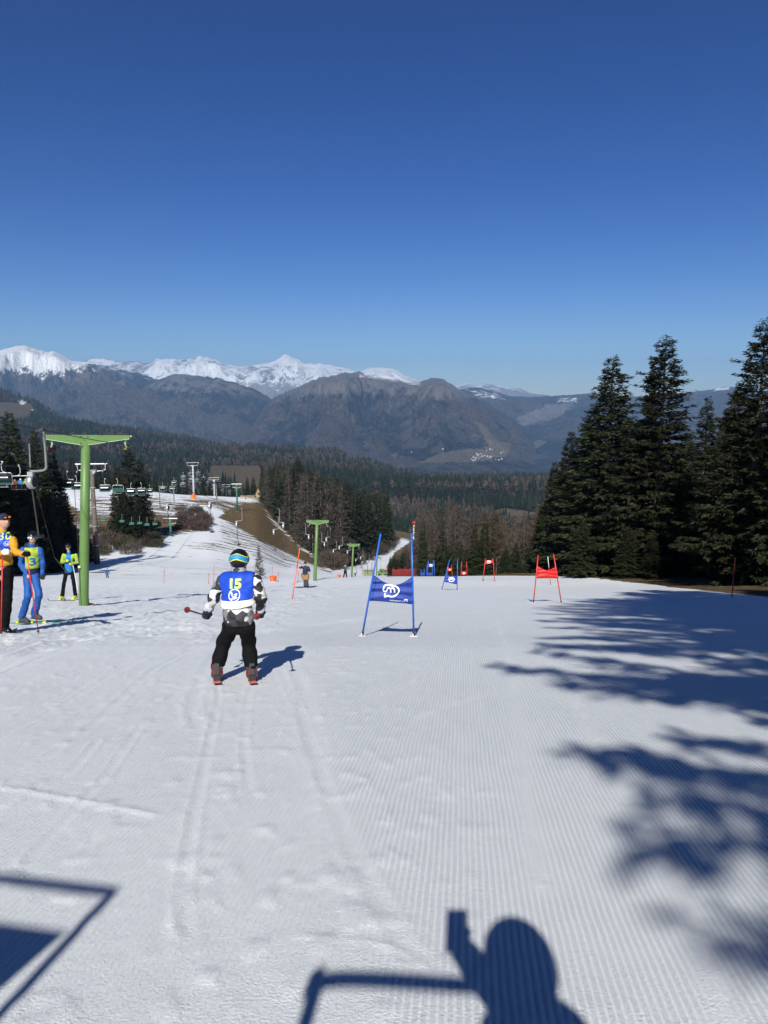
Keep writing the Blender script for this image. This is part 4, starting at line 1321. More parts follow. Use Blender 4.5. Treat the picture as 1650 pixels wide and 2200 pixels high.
def gate(name, label, pl0, pl1, pr0, pr1, panel, Y, mats, group=None, sag=0.35, logo=None, text=None, rad=0.016, wrinkle=0.026, nmesh=30):
    """pl0, pl1: foot and tip of the left pole in the photo; panel: its corners tl, tr, br, bl"""
    pm, fm = mats
    foot = on_ground(0.5 * (pl0[0] + pr0[0]), Y)
    root = thing(name, label, 'gate', foot, group)
    rel = lambda p: np.array(p) - np.array(foot)
    for (f, tp) in ((pl0, pl1), (pr0, pr1)):
        a = on_ground(f[0], Y); b = at(tp[0], tp[1], Y)
        b = Vector((b.x, b.y - 0.02, b.z))
        d = (b - a).normalized()
        po = Bag().tube([rel(a + d * 0.07), rel(a + d * 0.6), rel(b)], rad, 10).build('pole', pm, root, None, True)
        Bag().tube([rel(a - d * 0.12), rel(a + d * 0.075)], rad * 1.25, 8).build('hinge', M_RUBBER, po)
        if logo == 'big':
            Bag().box(rel(a + d * 0.03) + np.array([-0.012, -0.012, 0.01]), (0.018, 0.02, 0.035)).build('screw_plug', M_CREAM, po)
    if panel is not None:
        tl, tr, br, bl = [np.array(at(p[0], p[1], Y)) for p in panel]
        s = np.linspace(0, 1, nmesh); t = np.linspace(0, 1, max(8, nmesh // 2))
        T, S = np.meshgrid(t, s, indexing='ij')
        top = tl + (tr - tl) * S[..., None]; bot = bl + (br - bl) * S[..., None]
        hgt = np.linalg.norm(tl - bl)
        dip = sag * hgt * (1 - np.abs(2 * S - 1) ** 1.35)
        P = bot + (top - bot) * T[..., None]
        P[..., 2] -= dip * T ** 1.2
        P[..., 2] += 0.03 * hgt * np.sin(S * math.pi) * (1 - T)
        ph = T * (4 + 5 * np.abs(S - 0.5)) * 3.0 + 3 * noise2(S * 3, T * 2, 5)
        P[..., 1] += wrinkle * np.sin(ph) * (0.4 + np.abs(S - 0.5)) - 0.03 * np.sin(S * math.pi)
        V, Q = slab(P - np.array(foot), 0.006)
        me = np_mesh('panel', V, Q, True)
        pan = link('panel', me, fm, root)
        for (s0, s1) in ((0.0, 0.085), (0.905, 1.0)):                 # sleeves that take the poles
            c0, c1 = int(s0 * (nmesh - 1)), max(int(s1 * (nmesh - 1)), int(s0 * (nmesh - 1)) + 1)
            Vs, Qs = slab(P[:, c0:c1 + 1] - np.array(foot) - np.array([0, 0.012, 0]), 0.022)
            link('sleeve', np_mesh('sleeve', Vs, Qs, True), fm, pan)
        if logo:
            bv = bvh_of(me)
            uc = 0.5 * (panel[0][0] + panel[1][0]); sc = (panel[1][0] - panel[0][0]) / 90.0
            vc = 0.5 * (0.5 * (panel[0][1] + panel[1][1]) + 0.5 * (panel[2][1] + panel[3][1]))
            if logo == 'big':
                m3 = lambda cx, cy: tuple(np.array(at(*C1(cx, cy), Y)) - np.array(foot))
                strokes_mesh('logo', LOGO_M, 46, m3, bv, (0, 1, 0), 0.004, M_WHITE_PRINT, pan)
                tv, tf = text_mesh('KAMNIKOM UB', 0.036, 0.02)
                o3 = np.array(m3(950, 752))
                ang = math.radians(-5)
                tv = np.stack([tv[:, 0] * math.cos(ang) - tv[:, 2] * math.sin(ang), tv[:, 1], tv[:, 0] * math.sin(ang) + tv[:, 2] * math.cos(ang)], 1)
                Bag().add(drape(tv + o3, bv, (0, 1, 0), 0.004), None, tf).build('lettering', M_WHITE_PRINT, pan)
                strokes_mesh('emblem', [[(1180, 700), (1225, 700), (1268, 704), (1268, 772), (1225, 775)], [(1180, 705), (1180, 740), (1215, 730), (1250, 715)]], 20, m3, bv, (0, 1, 0), 0.004, M_WHITE_PRINT, pan)
            else:
                k = logo if isinstance(logo, float) else 1.0
                m3 = lambda cx, cy: tuple(np.array(at(uc + (cx - 755) / 15.0 * sc * 1.25 * k, vc + (cy - 420) / 15.0 * sc * 1.25 * k + (panel[2][1] - panel[1][1]) * 0.06, Y)) - np.array(foot))
                strokes_mesh('logo', LOGO_M, 62, m3, bv, (0, 1, 0), 0.006, M_WHITE_PRINT, pan)
    # snow heaped round the feet
    for f in (pl0, pr0):
        a = rel(on_ground(f[0], Y))
        Bag().lathe([(0.10, -0.02), (0.07, 0.006), (0.03, 0.016), (0.0, 0.018)], a, 10).build('snow_heap', MAT_SNOW, root, None, True)
    return root


N = NT('loose_snow')
MAT_HEAP = N.bsdf((0.74, 0.77, 0.79, 1), 0.7, N.bump(N.noise(N.obj(), 40.0, 4, 0.7), 0.7, 0.02), 0.0, 0.2)
BLUE = (M_BLUE_POLE, M_BLUE_FAB); RED = (M_RED_POLE, M_RED_FAB)
YB = Y_at(833, 1368)
gate('race_gate', 'nearest blue race gate with a white speech-bubble m on its banner', (778, 1366), (818, 1146), (889, 1369), (884, 1145),
     [(803, 1236), (886, 1240), (888, 1299), (793, 1291)], YB, BLUE, 'race gates', 0.34, 'big', nmesh=44)
gate('race_gate', 'nearest red race gate with a plain sagging banner', (1146, 1296), (1156, 1193), (1206, 1296), (1189, 1190),
     [(1155, 1216), (1195, 1217), (1200, 1243), (1153, 1243)], Y_at(1176, 1296), RED, 'race gates', 0.32, rad=0.018)
gate('race_gate', 'second blue race gate, its banner tilted and low, in mid-run', (949, 1268), (966, 1202), (982, 1268), (983, 1200),
     [(957, 1232), (983, 1236), (982, 1256), (953, 1250)], Y_at(965, 1268), BLUE, 'race gates', 0.25, 1.0, rad=0.022)
gate('race_gate', 'second red race gate, its banner pushed up to the pole tips', (1037, 1249), (1043, 1200), (1063, 1249), (1059, 1200),
     [(1042, 1203), (1059, 1201), (1060, 1209), (1041, 1213)], Y_at(1050, 1249.5), RED, 'race gates', 0.3, 1.0, rad=0.028)
# the gates further down, seen over the crest
def far_gate(label, u0, u1, vt, vb, vpole, Y, mats, logo=1.0):
    gate('race_gate', label, (u0 - 1, 1243), (u0 + 1, vpole), (u1 + 1, 1243), (u1 - 1, vpole), [(u0, vt), (u1, vt), (u1, vb), (u0, vb)], Y, mats, 'race gates', 0.15, logo, rad=0.035, nmesh=12)
far_gate('far blue race gate with its banner held high, left of the others', 919, 933, 1209, 1219, 1203, 78, BLUE)
far_gate('far blue race gate with a low banner under the high blue one', 917, 929, 1230, 1237, 1212, 92, BLUE, None)
far_gate('far red race gate seen above the second blue gate', 962, 971, 1220, 1227, 1214, 96, RED)
far_gate('far red race gate right of the second blue gate', 991, 1003, 1227, 1235, 1206, 86, RED)
far_gate('small dark blue race gate furthest left by the red net', 904, 912, 1229, 1237, 1222, 110, BLUE, None)
far_gate('tiny red race gate just over the crest by the red net', 951, 957, 1231, 1236, 1226, 120, RED, None)


def single_pole(name, label, f, tp, mats, rad, Y=None, group=None):
    Y = Y or Y_at(f[0], f[1])
    a = on_ground(f[0], Y); b = at(tp[0], tp[1], Y)
    root = thing(name, label, 'pole', a, group)
    d = (b - a)
    Bag().tube([np.array(-d * 0.06), np.array(d * 0.62)], rad, 10).build('shaft', mats[0], root, None, True)
    Bag().tube([np.array(d * 0.62), np.array(d * 0.985), np.array(d)], [rad * 1.02, rad * 1.02, rad * 0.5], 10).build('tip', mats[1], root, None, True)
    return root


M_PINK_POLE = plain('faded_pink_plastic', (0.72, 0.12, 0.12), 0.4)
single_pole('slalom_pole', 'leaning faded pink slalom pole with an orange tip, right of the child', (628, 1288), (644, 1178), (M_PINK_POLE, M_ORANGE_POLE), 0.022)
single_pole('slalom_pole', 'lone red pole at the edge of the bare bank on the far right', (1572, 1284), (1580, 1198), (M_RED_POLE, M_ORANGE_POLE), 0.022)
single_pole('slalom_pole', 'white-tipped red pole standing behind the nearest red gate', (1183, 1250), (1177, 1196), (M_RED_POLE, M_WHITE_PRINT), 0.022, 52)
M_THIN = plain('bamboo_red', (0.45, 0.10, 0.09), 0.6)
for i, (u, v0, v1, lab) in enumerate([(459, 1255, 1212, 'thin red marker stick left of the child, nearer one'), (352, 1252, 1222, 'thin red marker stick below the hill track'), (585, 1240, 1214, 'thin stick standing in the orange basket'), (640, 1250, 1226, 'thin marker stick near the second mast'),
                                      (448, 1255, 1230, 'short marker stick beside the thin red one'), (597, 1252, 1228, 'thin marker stick right of the orange basket')]):
    single_pole('marker_stick', lab, (u, v0), (u + 1, v1), (M_THIN, M_THIN), 0.018 if i == 0 else 0.022, None, 'marker sticks')

# ---------------------------------------------------------------- button lift: green masts, cables, hangers
N = NT('green_lift_paint')
_o = N.obj()
_f = N.noise(_o, 2.2, 6, 0.65)
MAT_GREEN = N.bsdf(N.mix(N.step(N.noise(_o, 9.0, 6, 0.7), 0.66, 0.78), N.ramp(_f, [(0.3, (0.085, 0.165, 0.045)), (0.7, (0.115, 0.210, 0.062))]), (0.10, 0.12, 0.07, 1)), 0.45, None, 0.0, 0.4)
MAT_GREEN_PALE = plain('pale_green_edge', (0.34, 0.43, 0.26), 0.45)
MAT_WHEEL = plain('dark_red_rubber', (0.045, 0.012, 0.016), 0.6)
MAT_STEEL = plain('galvanised_steel', (0.42, 0.43, 0.43), 0.4, 0.7, var=0.2)
MAT_GALV = plain('weathered_grey_tube', (0.20, 0.205, 0.19), 0.5, 0.35, var=0.2)
MAT_CABLE = plain('steel_rope', (0.03, 0.03, 0.032), 0.6)
MAT_CONC = plain('footing_dirt', (0.16, 0.13, 0.095), 0.9, var=0.3)
MAT_DARKBAR = plain('dark_bar', (0.035, 0.03, 0.03), 0.5)


def mast(label, u, v_foot, v_top, half_l, half_r, Y=None, u_top=None, detail=True, mat=None, group='green button lift masts'):
    mat = mat or MAT_GREEN
    b = put(u, v_foot) if Y is None else on_ground(u, Y)
    top = float(z_of(v_top, b.y)) - b.z
    lean = at(u_top, v_top, b.y).x - b.x
    kp = b.y / FPX * 0.995
    half_l *= kp; half_r *= kp
    root = thing('lift_mast', label, 'mast', b, group)
    k = top / 4.1
    r = 0.105 * max(k, 0.9)
    col = Bag().tube([(0, 0, -0.5), (0, 0, 0.4), (lean * 0.5, 0, top * 0.5), (lean, 0, top - 0.2 * k)], [r * 1.12, r * 1.1, r * 1.03, r * 0.97], 20).build('column', mat, root, None, True)
    hl, hr = half_l, half_r
    arm = Bag().prism([(-hl, 0), (hr, -0.02), (hr, -0.125), (0.13, -0.33), (-0.13, -0.33), (-hl, -0.115)], -0.10, 0.10, 'xz', (lean, 0, top)).build('crossarm', mat, root)
    # flanges along the lower edges
    for (x0, z0, x1, z1) in ((-hl, -0.115, -0.13, -0.33), (0.13, -0.33, hr, -0.125)):
        Bag().prism([(x0, z0 - 0.002), (x1, z1 - 0.002), (x1, z1 - 0.022), (x0, z0 - 0.022)], -0.125, 0.11, 'xz', (lean, 0, top)).build('flange', MAT_GREEN_PALE, arm)
    pts = {}
    for side, x in (('l', -hl + 0.16), ('r', hr - 0.10)):
        q = 1 if side == 'l' else -1
        brk = bez([(lean + x, 0, top - 0.13), (lean + x + 0.07 * q, 0, top - 0.2), (lean + x + 0.09 * q, 0, top - 0.34), (lean + x + 0.03 * q, 0, top - 0.44)], 5)
        sh = Bag().tube(brk, 0.03, 8).build('sheave_bracket', MAT_GREEN_PALE, root, None, True)
        bx = lean + x - 0.02 * q
        Bag().box((bx, 0, top - 0.46), (0.08, 0.62, 0.07)).build('sheave_beam', mat, sh)
        for yy_ in (-0.2, 0.2):
            Bag().lathe([(0.0, -0.03), (0.11, -0.03), (0.13, -0.02), (0.115, 0.0), (0.13, 0.02), (0.11, 0.03), (0.0, 0.03)], (bx + 0.075 * q * (1 if detail else 1), yy_, top - 0.50), 14, 'x').build('wheel', MAT_WHEEL, sh, None, True)
        pts[side] = Vector((b.x + bx + 0.075 * q, b.y, b.z + top - 0.36))
    if detail:
        Bag().tube([(-0.03, -r - 0.012, 0.02), (-0.02, -r - 0.012, 1.3), (0.0, -r - 0.012, top - 0.7), (lean - 0.01, -r * 0.9 - 0.012, top - 0.36)], 0.010, 6).build('conduit', M_RUBBER, root)
        jb = Bag().box((0.0, -r - 0.035, 1.48), (0.085, 0.06, 0.075)).build('junction_box', M_CREAM, root)
        Bag().box((-0.02, -r - 0.03, 1.39), (0.04, 0.045, 0.07)).build('cable_gland', MAT_CONC, jb)
        for (bx, bz) in ((-0.1, -0.07), (0.0, -0.18), (0.13, -0.07), (-0.12, -0.29)):
            Bag().lathe([(0.022, 0.0), (0.022, 0.016), (0.0, 0.018)], (lean + bx, -0.117, top + bz), 8, 'y').build('bolt', M_RUBBER, arm)
        Bag().box((lean + hr + 0.03, -0.02, top - 0.05), (0.06, 0.05, 0.05)).build('end_lug', MAT_GREEN_PALE, arm)
        Bag().lathe([(0.36, -0.06), (0.30, 0.012), (0.10, 0.02)], (0.05, 0.04, 0.0), 12).build('footing', MAT_CONC, root, None, True)
    return root, pts


_, M1 = mast('nearest green lift mast with a wide T crossarm and a cream box', 181, 1302, 934, 88, 97, u_top=183)
_, M2 = mast('second green lift mast beside the man in the black shirt', 677, 1248, 1117, 23, 26, u_top=681, detail=False)
_, M3 = mast('third green lift mast behind the person in the lime vest', 756, 1243, 1168, 13, 15, Y=84, u_top=759, detail=False)
_, M4 = mast('furthest green lift mast on the far white piste', 809, 1238, 1196, 9, 9, Y=158, u_top=810, detail=False)


def sag_line(pts, n=14, sag=0.012):
    out = []
    for a, b in zip(pts[:-1], pts[1:]):
        a = np.array(a); b = np.array(b); L = np.linalg.norm(b - a)
        for t in np.linspace(0, 1, n, endpoint=False):
            p = a + (b - a) * t
            p[2] -= sag * L * 4 * t * (1 - t) * 0.5
            out.append(p)
    out.append(np.array(pts[-1]))
    return np.array(out)


back_r = at(0, 878, 12.75); dr = (back_r - M1['r'])
back_l = M1['l'] + dr
far_r = at(840, 1170, 320); far_l = at(828, 1170, 320)
CR = sag_line([M1['r'] + dr * 3.2, M1['r'], M2['r'], M3['r'], M4['r'], far_r])
CL = sag_line([M1['l'] + dr * 3.2, M1['l'], M2['l'], M3['l'], M4['l'], far_l])
tag(Bag().tube(CR, 0.011, 6).build('lift_cable', MAT_CABLE), 'dark steel lift cable passing the right ends of the green masts', 'cable', 'button lift cables')
tag(Bag().tube(CL, 0.010, 6).build('lift_cable', MAT_CABLE), 'dark steel lift cable passing the left ends of the green masts', 'cable', 'button lift cables')


def cable_at(C, Y):
    return Vector((np.interp(Y, C[:, 1], C[:, 0]), Y, np.interp(Y, C[:, 1], C[:, 2])))


def cable_Y(C, u):
    uu = uv_of(C[:, 0], C[:, 1], C[:, 2])[0]
    k = C[:, 1] > 8
    return float(np.interp(u, uu[k], C[:, 1][k]))


def hanger(label, C, Y, q=-1, bar=1.05, drop=0.84, rope=True):
    """bent tube arm, spring drum and bar with a round seat plate"""
    p = cable_at(C, Y)
    root = thing('lift_hanger', label, 'lift bar', p, 'button lift hangers')
    near = Y < 30
    n = 8 if near else 5
    s = 1.0 if Y < 60 else 1.25
    Bag().tube(bez([(0.0, -0.06, 0.0), (0.02, 0, -0.01), (0.05, 0, -0.10), (0.055, 0, -drop + 0.18), (0.03, 0, -drop + 0.04), (0.12 * q, 0, -drop), (0.30 * q, 0, -drop)], 5), 0.026 * s, n).build('arm', MAT_GALV, root, None, True)
    Bag().box((-0.02, 0, 0.0), (0.16, 0.07, 0.06)).build('grip', MAT_DARKBAR, root)
    dx = 0.27 * q
    Bag().box((dx, 0, -drop - 0.05), (0.11, 0.10, 0.08)).build('clamp', MAT_STEEL, root)
    dm = Bag().lathe([(0.0, -0.06), (0.13, -0.06), (0.15, -0.03), (0.15, 0.03), (0.13, 0.06), (0.0, 0.06)], (dx, 0, -drop - 0.22), 16, 'x').build('spring_drum', MAT_STEEL, root, None, True)
    Bag().lathe([(0.0, 0.062), (0.115, 0.062), (0.115, 0.066), (0.0, 0.066)], (dx, 0, -drop - 0.22), 16, 'x').build('drum_cover', M_RUBBER, dm)
    z0 = -drop - 0.36
    x1 = dx + 0.08
    Bag().tube([(dx, 0, z0), (x1 - 0.03, 0, z0 - bar * 0.75), (x1, -0.03, z0 - bar)], 0.017 * s, n).build('bar', MAT_DARKBAR, root)
    pl = Bag().lathe([(0.0, -0.02), (0.10, -0.02), (0.13, 0.0), (0.10, 0.02), (0.0, 0.03)], (x1, -0.03, z0 - bar), 12).build('seat_plate', M_RUBBER, root, None, True)
    return root


hanger('nearest lift hanger with a bent grey arm and round steel drum at the left edge', CR, cable_Y(CR, 84), -1, 1.0)
print('MASTS', M1, M2, M3, M4)
for (C, u, lab, q) in [(CR, 461, 'lift hanger above the hill track, with its plate over the snow, left of the child', -1), (CL, 370, 'lift hanger furthest left over the snow below the hill', -1),
                       (CL, 517, 'lift hanger small against the brown slope', -1), (CR, 598, 'lift hanger with a bent arm against the larches, before the second mast', 1), (CL, 596, 'lift hanger left of the bent-arm one on the brown slope', -1),
                       (CL, 655, 'lift hanger under the left arm of the second mast', 1), (CR, 708, 'lift hanger under the right arm of the second mast', -1),
                       (CL, 690, 'lift hanger low behind the second mast', 1), (CR, 735, 'lift hanger midway between the second and third mast', -1), (CL, 722, 'lift hanger beside the rider in yellow', -1), (CR, 752, 'lift hanger left of the third mast', -1), (CR, 779, 'lift hanger just right of the third mast', -1)]:
    hanger(lab, C, cable_Y(C, u), q)
for i, Y in enumerate([100, 108, 116, 124, 133, 142, 151, 166]):
    hanger('small lift hanger over the far white piste, number %s from the third mast' % ['one', 'two', 'three', 'four', 'five', 'six', 'seven', 'eight'][i], CR if i % 2 else CL, Y, -1, 1.6)

# ---------------------------------------------------------------- chairlift
M_TEAL = plain('teal_paint', (0.018, 0.085, 0.070), 0.4)
M_TEALMAST = plain('teal_mast_paint', (0.035, 0.145, 0.110), 0.5)
N = NT('bubble_visor')
M_VISOR = N.bsdf((0.035, 0.04, 0.045, 1), 0.2, None, 0.35, 0.6)
M_PYLON_OLD = plain('weathered_pylon', (0.11, 0.095, 0.075), 0.8, var=0.35, scale=3.0)
M_PYLON = plain('grey_pylon_paint', (0.36, 0.39, 0.41), 0.5, 0.2)
M_FRAME = plain('bright_frame', (0.55, 0.56, 0.55), 0.35, 0.5)


def chair_proto():
    parts = []
    b = Bag().tube(bez([(0.0, 0, 2.35), (0.22, 0, 2.3), (0.02, 0, 2.05), (0.0, 0, 1.6), (0.05, 0, 1.25), (0.35, 0, 1.02), (0.7, 0, 0.98)], 5), 0.05, 6)
    parts.append(('hanger', b.mesh('hanger', True), MAT_GALV_LIGHT))
    w = 1.1
    b = Bag().tube(bez([(-w, 0, -0.25), (-w, 0, 0.6), (-w + 0.12, 0, 0.94), (-w + 0.4, 0, 0.98), (w - 0.4, 0, 0.98), (w - 0.12, 0, 0.94), (w, 0, 0.6), (w, 0, -0.25), (w - 0.1, 0, -0.4), (-w + 0.1, 0, -0.4), (-w, 0, -0.25)], 4), 0.045, 6)
    parts.append(('frame', b.mesh('frame', True), M_FRAME))
    # visor: a curved sheet over the upper half
    th = np.linspace(0.05, 1.5, 9); x = np.linspace(-w + 0.06, w - 0.06, 7)
    T, X = np.meshgrid(th, x, indexing='ij')
    P = np.stack([X, -0.55 * np.sin(T), 0.18 + 0.70 * np.cos(T)], -1)
    V, Q = slab(P, 0.03)
    parts.append(('visor', np_mesh('visor', V, Q, True), M_VISOR))
    b = Bag().box((0, 0.06, 0.05), (2 * w - 0.16, 0.10, 0.72))
    parts.append(('backrest', b.mesh('backrest'), M_TEAL))
    b = Bag().box((0, -0.28, -0.22), (2 * w - 0.16, 0.56, 0.12))
    parts.append(('seat', b.mesh('seat'), M_TEAL))
    b = Bag().tube([(-0.8, -0.5, -0.65), (0.8, -0.5, -0.65)], 0.03, 5).tube([(-0.6, -0.45, -0.2), (-0.6, -0.5, -0.65)], 0.025, 5).tube([(0.6, -0.45, -0.2), (0.6, -0.5, -0.65)], 0.025, 5)
    parts.append(('footrest', b.mesh('footrest'), M_FRAME))
    return parts


MAT_GALV_LIGHT = plain('light_galvanised_tube', (0.55, 0.56, 0.56), 0.4, 0.4)
CHAIR = chair_proto()


def chair(u, v, wpx, label, skip=(), mirror=False):
    Y = 2.2 * FPX / wpx
    p = at(u, v, Y) - Vector((0, 0, 0.98))
    root = thing('lift_chair', label, 'chairlift chair', p, 'bubble chairs of the chairlift')
    root.rotation_euler = (0, 0, math.radians(9))
    if mirror: root.scale = (-1, 1, 1)
    for n, me, m in CHAIR:
        if n in skip: continue
        link(n, me, m, root)
    return root


chair(4, 1016, 40, 'bubble chair cut by the left edge, visor closed')
CH2 = chair(44, 1022.5, 38, 'open bubble chair with three riders at the left edge', skip=('visor',), mirror=True)
chair(144, 1030, 28.5, 'bubble chair left of the nearest green mast')
chair(165, 1037, 24, 'bubble chair half hidden behind the nearest green mast', mirror=True)
chair(225, 1042, 23, 'bubble chair just right of the weathered pylon')
chair(253, 1042.5, 23, 'bubble chair with its visor up, second right of the weathered pylon', skip=('visor',), mirror=True)
chair(281, 1050, 20, 'bubble chair third right of the weathered pylon')
chair(304, 1049, 19.5, 'bubble chair fourth right of the weathered pylon', mirror=True)
chair(321, 1050, 14, 'small bubble chair fifth right of the weathered pylon')
for (u, v, w, lab) in [(350, 1045, 14, 'bubble chair in front of the thin dark post on the hill'), (374, 1033.5, 12, 'upper bubble chair of the pair left of the grey pylon'), (371, 1046, 15, 'lower bubble chair of the pair left of the grey pylon'),
                       (394, 1022, 11, 'upper bubble chair nearest left of the grey pylon'), (393, 1037, 12, 'lower bubble chair nearest left of the grey pylon'), (409, 1015, 10, 'bubble chair under the left arm of the grey pylon'), (426, 1014, 9.5, 'bubble chair under the right arm of the grey pylon'),
                       (411, 1028, 10.5, 'bubble chair low on the left of the grey pylon'), (423, 1029, 9, 'bubble chair low on the right of the grey pylon'), (437, 1025, 9, 'upper bubble chair first past the grey pylon'), (433, 1036, 9, 'lower bubble chair first past the grey pylon'),
                       (448, 1034, 8, 'bubble chair second past the grey pylon'), (457, 1041, 8, 'bubble chair before the far lift head'), (471, 1043, 7.5, 'bubble chair under the far lift head'), (479, 1051, 7, 'bubble chair past the far lift head'), (493, 1055, 7, 'tiny bubble chair furthest away on the hilltop')]:
    chair(u, v, w, lab, mirror=(int(u) % 2 == 0))


def pylon(label, b, top_z, r, mats, half, yaw, pad=None):
    root = thing('lift_pylon', label, 'pylon', b, 'chairlift pylons')
    h = top_z - b.z
    colm, armm = mats
    cp_ = Bag().tube([(0, 0, -1), (0, 0, h * 0.3), (0, 0, h - 1.2)], [r * 1.25, r * 1.05, r * 0.8], 14).build('column', colm, root, None, True)
    for k in range(1, 5):
        Bag().lathe([(r * 1.1, -0.06), (r * 1.28 - 0.04 * r * k, -0.05), (r * 1.28 - 0.04 * r * k, 0.05), (r * 1.1, 0.06)], (0, 0, h * k / 5.2), 14).build('band', armm, cp_)
    R_ = Matrix.Rotation(yaw, 3, 'Z')
    def w3(p): return np.array(R_ @ Vector(p))
    Bag().tube([w3((-half, 0, h)), w3((half, 0, h))], 0.11, 6).build('gantry_beam', armm, root)
    for s in (-1, 1):
        Bag().tube([w3((0.35 * s, 0, h - 1.35)), w3((half * 0.86 * s, 0, h - 1.0)), w3((half * 0.88 * s, 0, h - 0.05))], 0.10, 6).build('gantry_strut', armm, root)
        sb = Bag().box(w3((half * 0.80 * s, 0, h - 1.15)), (0.16, 3.0, 0.22), Matrix.Rotation(yaw, 4, 'Z')).build('sheave_train', armm, root)
        for k in range(4):
            Bag().lathe([(0.0, -0.05), (0.2, -0.05), (0.24, 0.0), (0.2, 0.05), (0.0, 0.05)], w3((half * 0.80 * s + 0.15, -1.2 + 0.8 * k, h - 1.3)), 10, 'x').build('wheel', M_RUBBER, sb)
    Bag().prism([(-0.9, h - 1.0), (0.9, h - 1.0), (0.3, h - 1.75), (-0.3, h - 1.75)], -0.25, 0.25, 'xz').build('head', armm, root)
    if pad:
        Bag().lathe([(r * 1.3, 0.0), (r * 1.3 + 0.35, 0.02), (r * 1.3 + 0.35, 1.9), (r * 1.3, 2.0)], (-0.3, -0.2, 0), 8).build('crash_pad', pad, root)
    return root


M_ORANGE = plain('orange_padding', (0.80, 0.17, 0.012), 0.6)
PA = put(209, 1212, y0=60); PB = on_ground(417, 300)
pylon('weathered brown chairlift pylon behind the nearest green mast', PA, float(z_of(997, PA.y)), 0.42, (M_PYLON_OLD, MAT_GALV_LIGHT), 2.6, 0.16)
pylon('grey chairlift pylon with an orange crash pad on the hilltop', PB, float(z_of(994, PB.y)), 0.42, (M_PYLON, M_PYLON), 2.5, 0.16, M_ORANGE)
b = on_ground(461, 372); pylon('grey chairlift pylon past the hilltop, behind the chairs', b, float(z_of(1026, b.y)), 0.38, (M_PYLON, M_PYLON), 2.5, 0.16)
b = on_ground(487, 420); pylon('furthest small chairlift pylon on the hilltop', b, float(z_of(1041, b.y)), 0.38, (M_PYLON, M_PYLON), 2.4, 0.16)
# haul ropes of the chairlift
for s, lab in ((-1, 'left haul rope of the chairlift'), (1, 'right haul rope of the chairlift')):
    pa = PA + Vector((2.1 * s, 0, float(z_of(997, PA.y)) - PA.z - 1.0)); pb = PB + Vector((2.0 * s, 0, float(z_of(994, PB.y)) - PB.z - 1.0))
    pz = at(8 + 30 * (s > 0), 1000, 88)
    tag(Bag().tube(sag_line([pz + (pz - pa) * 0.5, pz, pa, pb, at(462 + 5 * s, 1031, 372), at(488 + 4 * s, 1046, 420)], 8, 0.02), 0.035, 5).build('haul_rope', MAT_CABLE), lab + ' slung between the pylons', 'cable', 'haul ropes')

# older small teal lift on the hillside
def teal_mast(label, u, v0, v1, Y):
    b = on_ground(u, Y)
    h = float(z_of(v1, Y)) - b.z
    root = thing('lift_mast', label, 'mast', b, 'teal lift masts')
    Bag().tube([(0, 0, -0.5), (0, 0, h)], [0.38, 0.24], 10).build('column', M_TEALMAST, root, None, True)
    Bag().tube([(-1.9, 0, h), (1.9, 0, h)], 0.14, 6).build('crossarm', MAT_GALV_LIGHT, root)
    for s in (-1, 1):
        Bag().tube([(0.0, 0, h - 1.6), (1.5 * s, 0, h - 1.15)], 0.10, 5).build('strut', MAT_GALV_LIGHT, root)
        Bag().tube([(1.5 * s, 0, h - 1.3), (1.5 * s, 0, h)], 0.08, 5).build('hanger', M_TEALMAST, root)
    Bag().lathe([(0.8, -0.1), (0.7, 0.15), (0.3, 0.2)], (0, 0, 0), 10).build('footing', M_TEALMAST, root)
teal_mast('teal lift mast on the brown slope below the hut', 510, 1098, 1040, Y_at(510, 1099, y0=90))
teal_mast('short teal lift mast among the scrub at the left', 367, 1151, 1114, Y_at(367, 1152, y0=90))


def teal_chair(u, v, Y, label):
    p = at(u, v, Y)
    root = thing('lift_chair', label, 'chairlift chair', p, 'small teal chairs')
    Bag().tube(bez([(0, 0, 1.6), (0.1, 0, 1.4), (0.02, 0, 0.8), (0, 0, 0.1)], 4), 0.06, 5).build('hanger', MAT_GALV, root)
    Bag().box((0, 0.06, 0.0), (1.1, 0.1, 0.35)).build('backrest', M_TEALMAST, root)
    Bag().box((0, -0.2, -0.22), (1.1, 0.5, 0.1)).build('seat', M_TEALMAST, root)
for i, (u, v) in enumerate([(222, 1113), (262, 1119), (283, 1124), (300, 1123), (316, 1126), (333, 1125)]):
    teal_chair(u, v, 172, 'small teal chair above the scrub, %s from the left' % ['first', 'second', 'third', 'fourth', 'fifth', 'sixth'][i])


# posts, hut, boxes and the rest of the hillside furniture
def lamp_post(label, u, v0, v1, bend, mat):
    Y = Y_at(u, v0, y0=90)
    b = on_ground(u, Y); h = float(z_of(v1, Y)) - b.z
    root = thing('lamp_post', label, 'post', b, 'posts on the hill')
    if bend:
        Bag().tube(bez([(0, 0, -0.4), (0, 0, h * 0.8), (-0.3, 0, h * 0.95), (-1.3, 0, h)], 5), 0.13, 6).build('post', mat, root, None, True)
        Bag().box((-1.5, 0, h), (0.9, 0.4, 0.2)).build('lamp_head', MAT_GALV, root)
    else:
        Bag().tube([(0, 0, -0.4), (0, 0, h)], [0.17, 0.12], 6).build('post', mat, root, None, True)
        Bag().box((0, 0, h), (0.5, 0.3, 0.3)).build('lamp_head', MAT_GALV, root)
lamp_post('thin dark post on the snowy hilltop left of the thicket', 344, 1090, 1045, False, M_PYLON_OLD)
lamp_post('grey bent post on the brown slope between pylon and teal mast', 467, 1092, 1050, True, MAT_GALV)

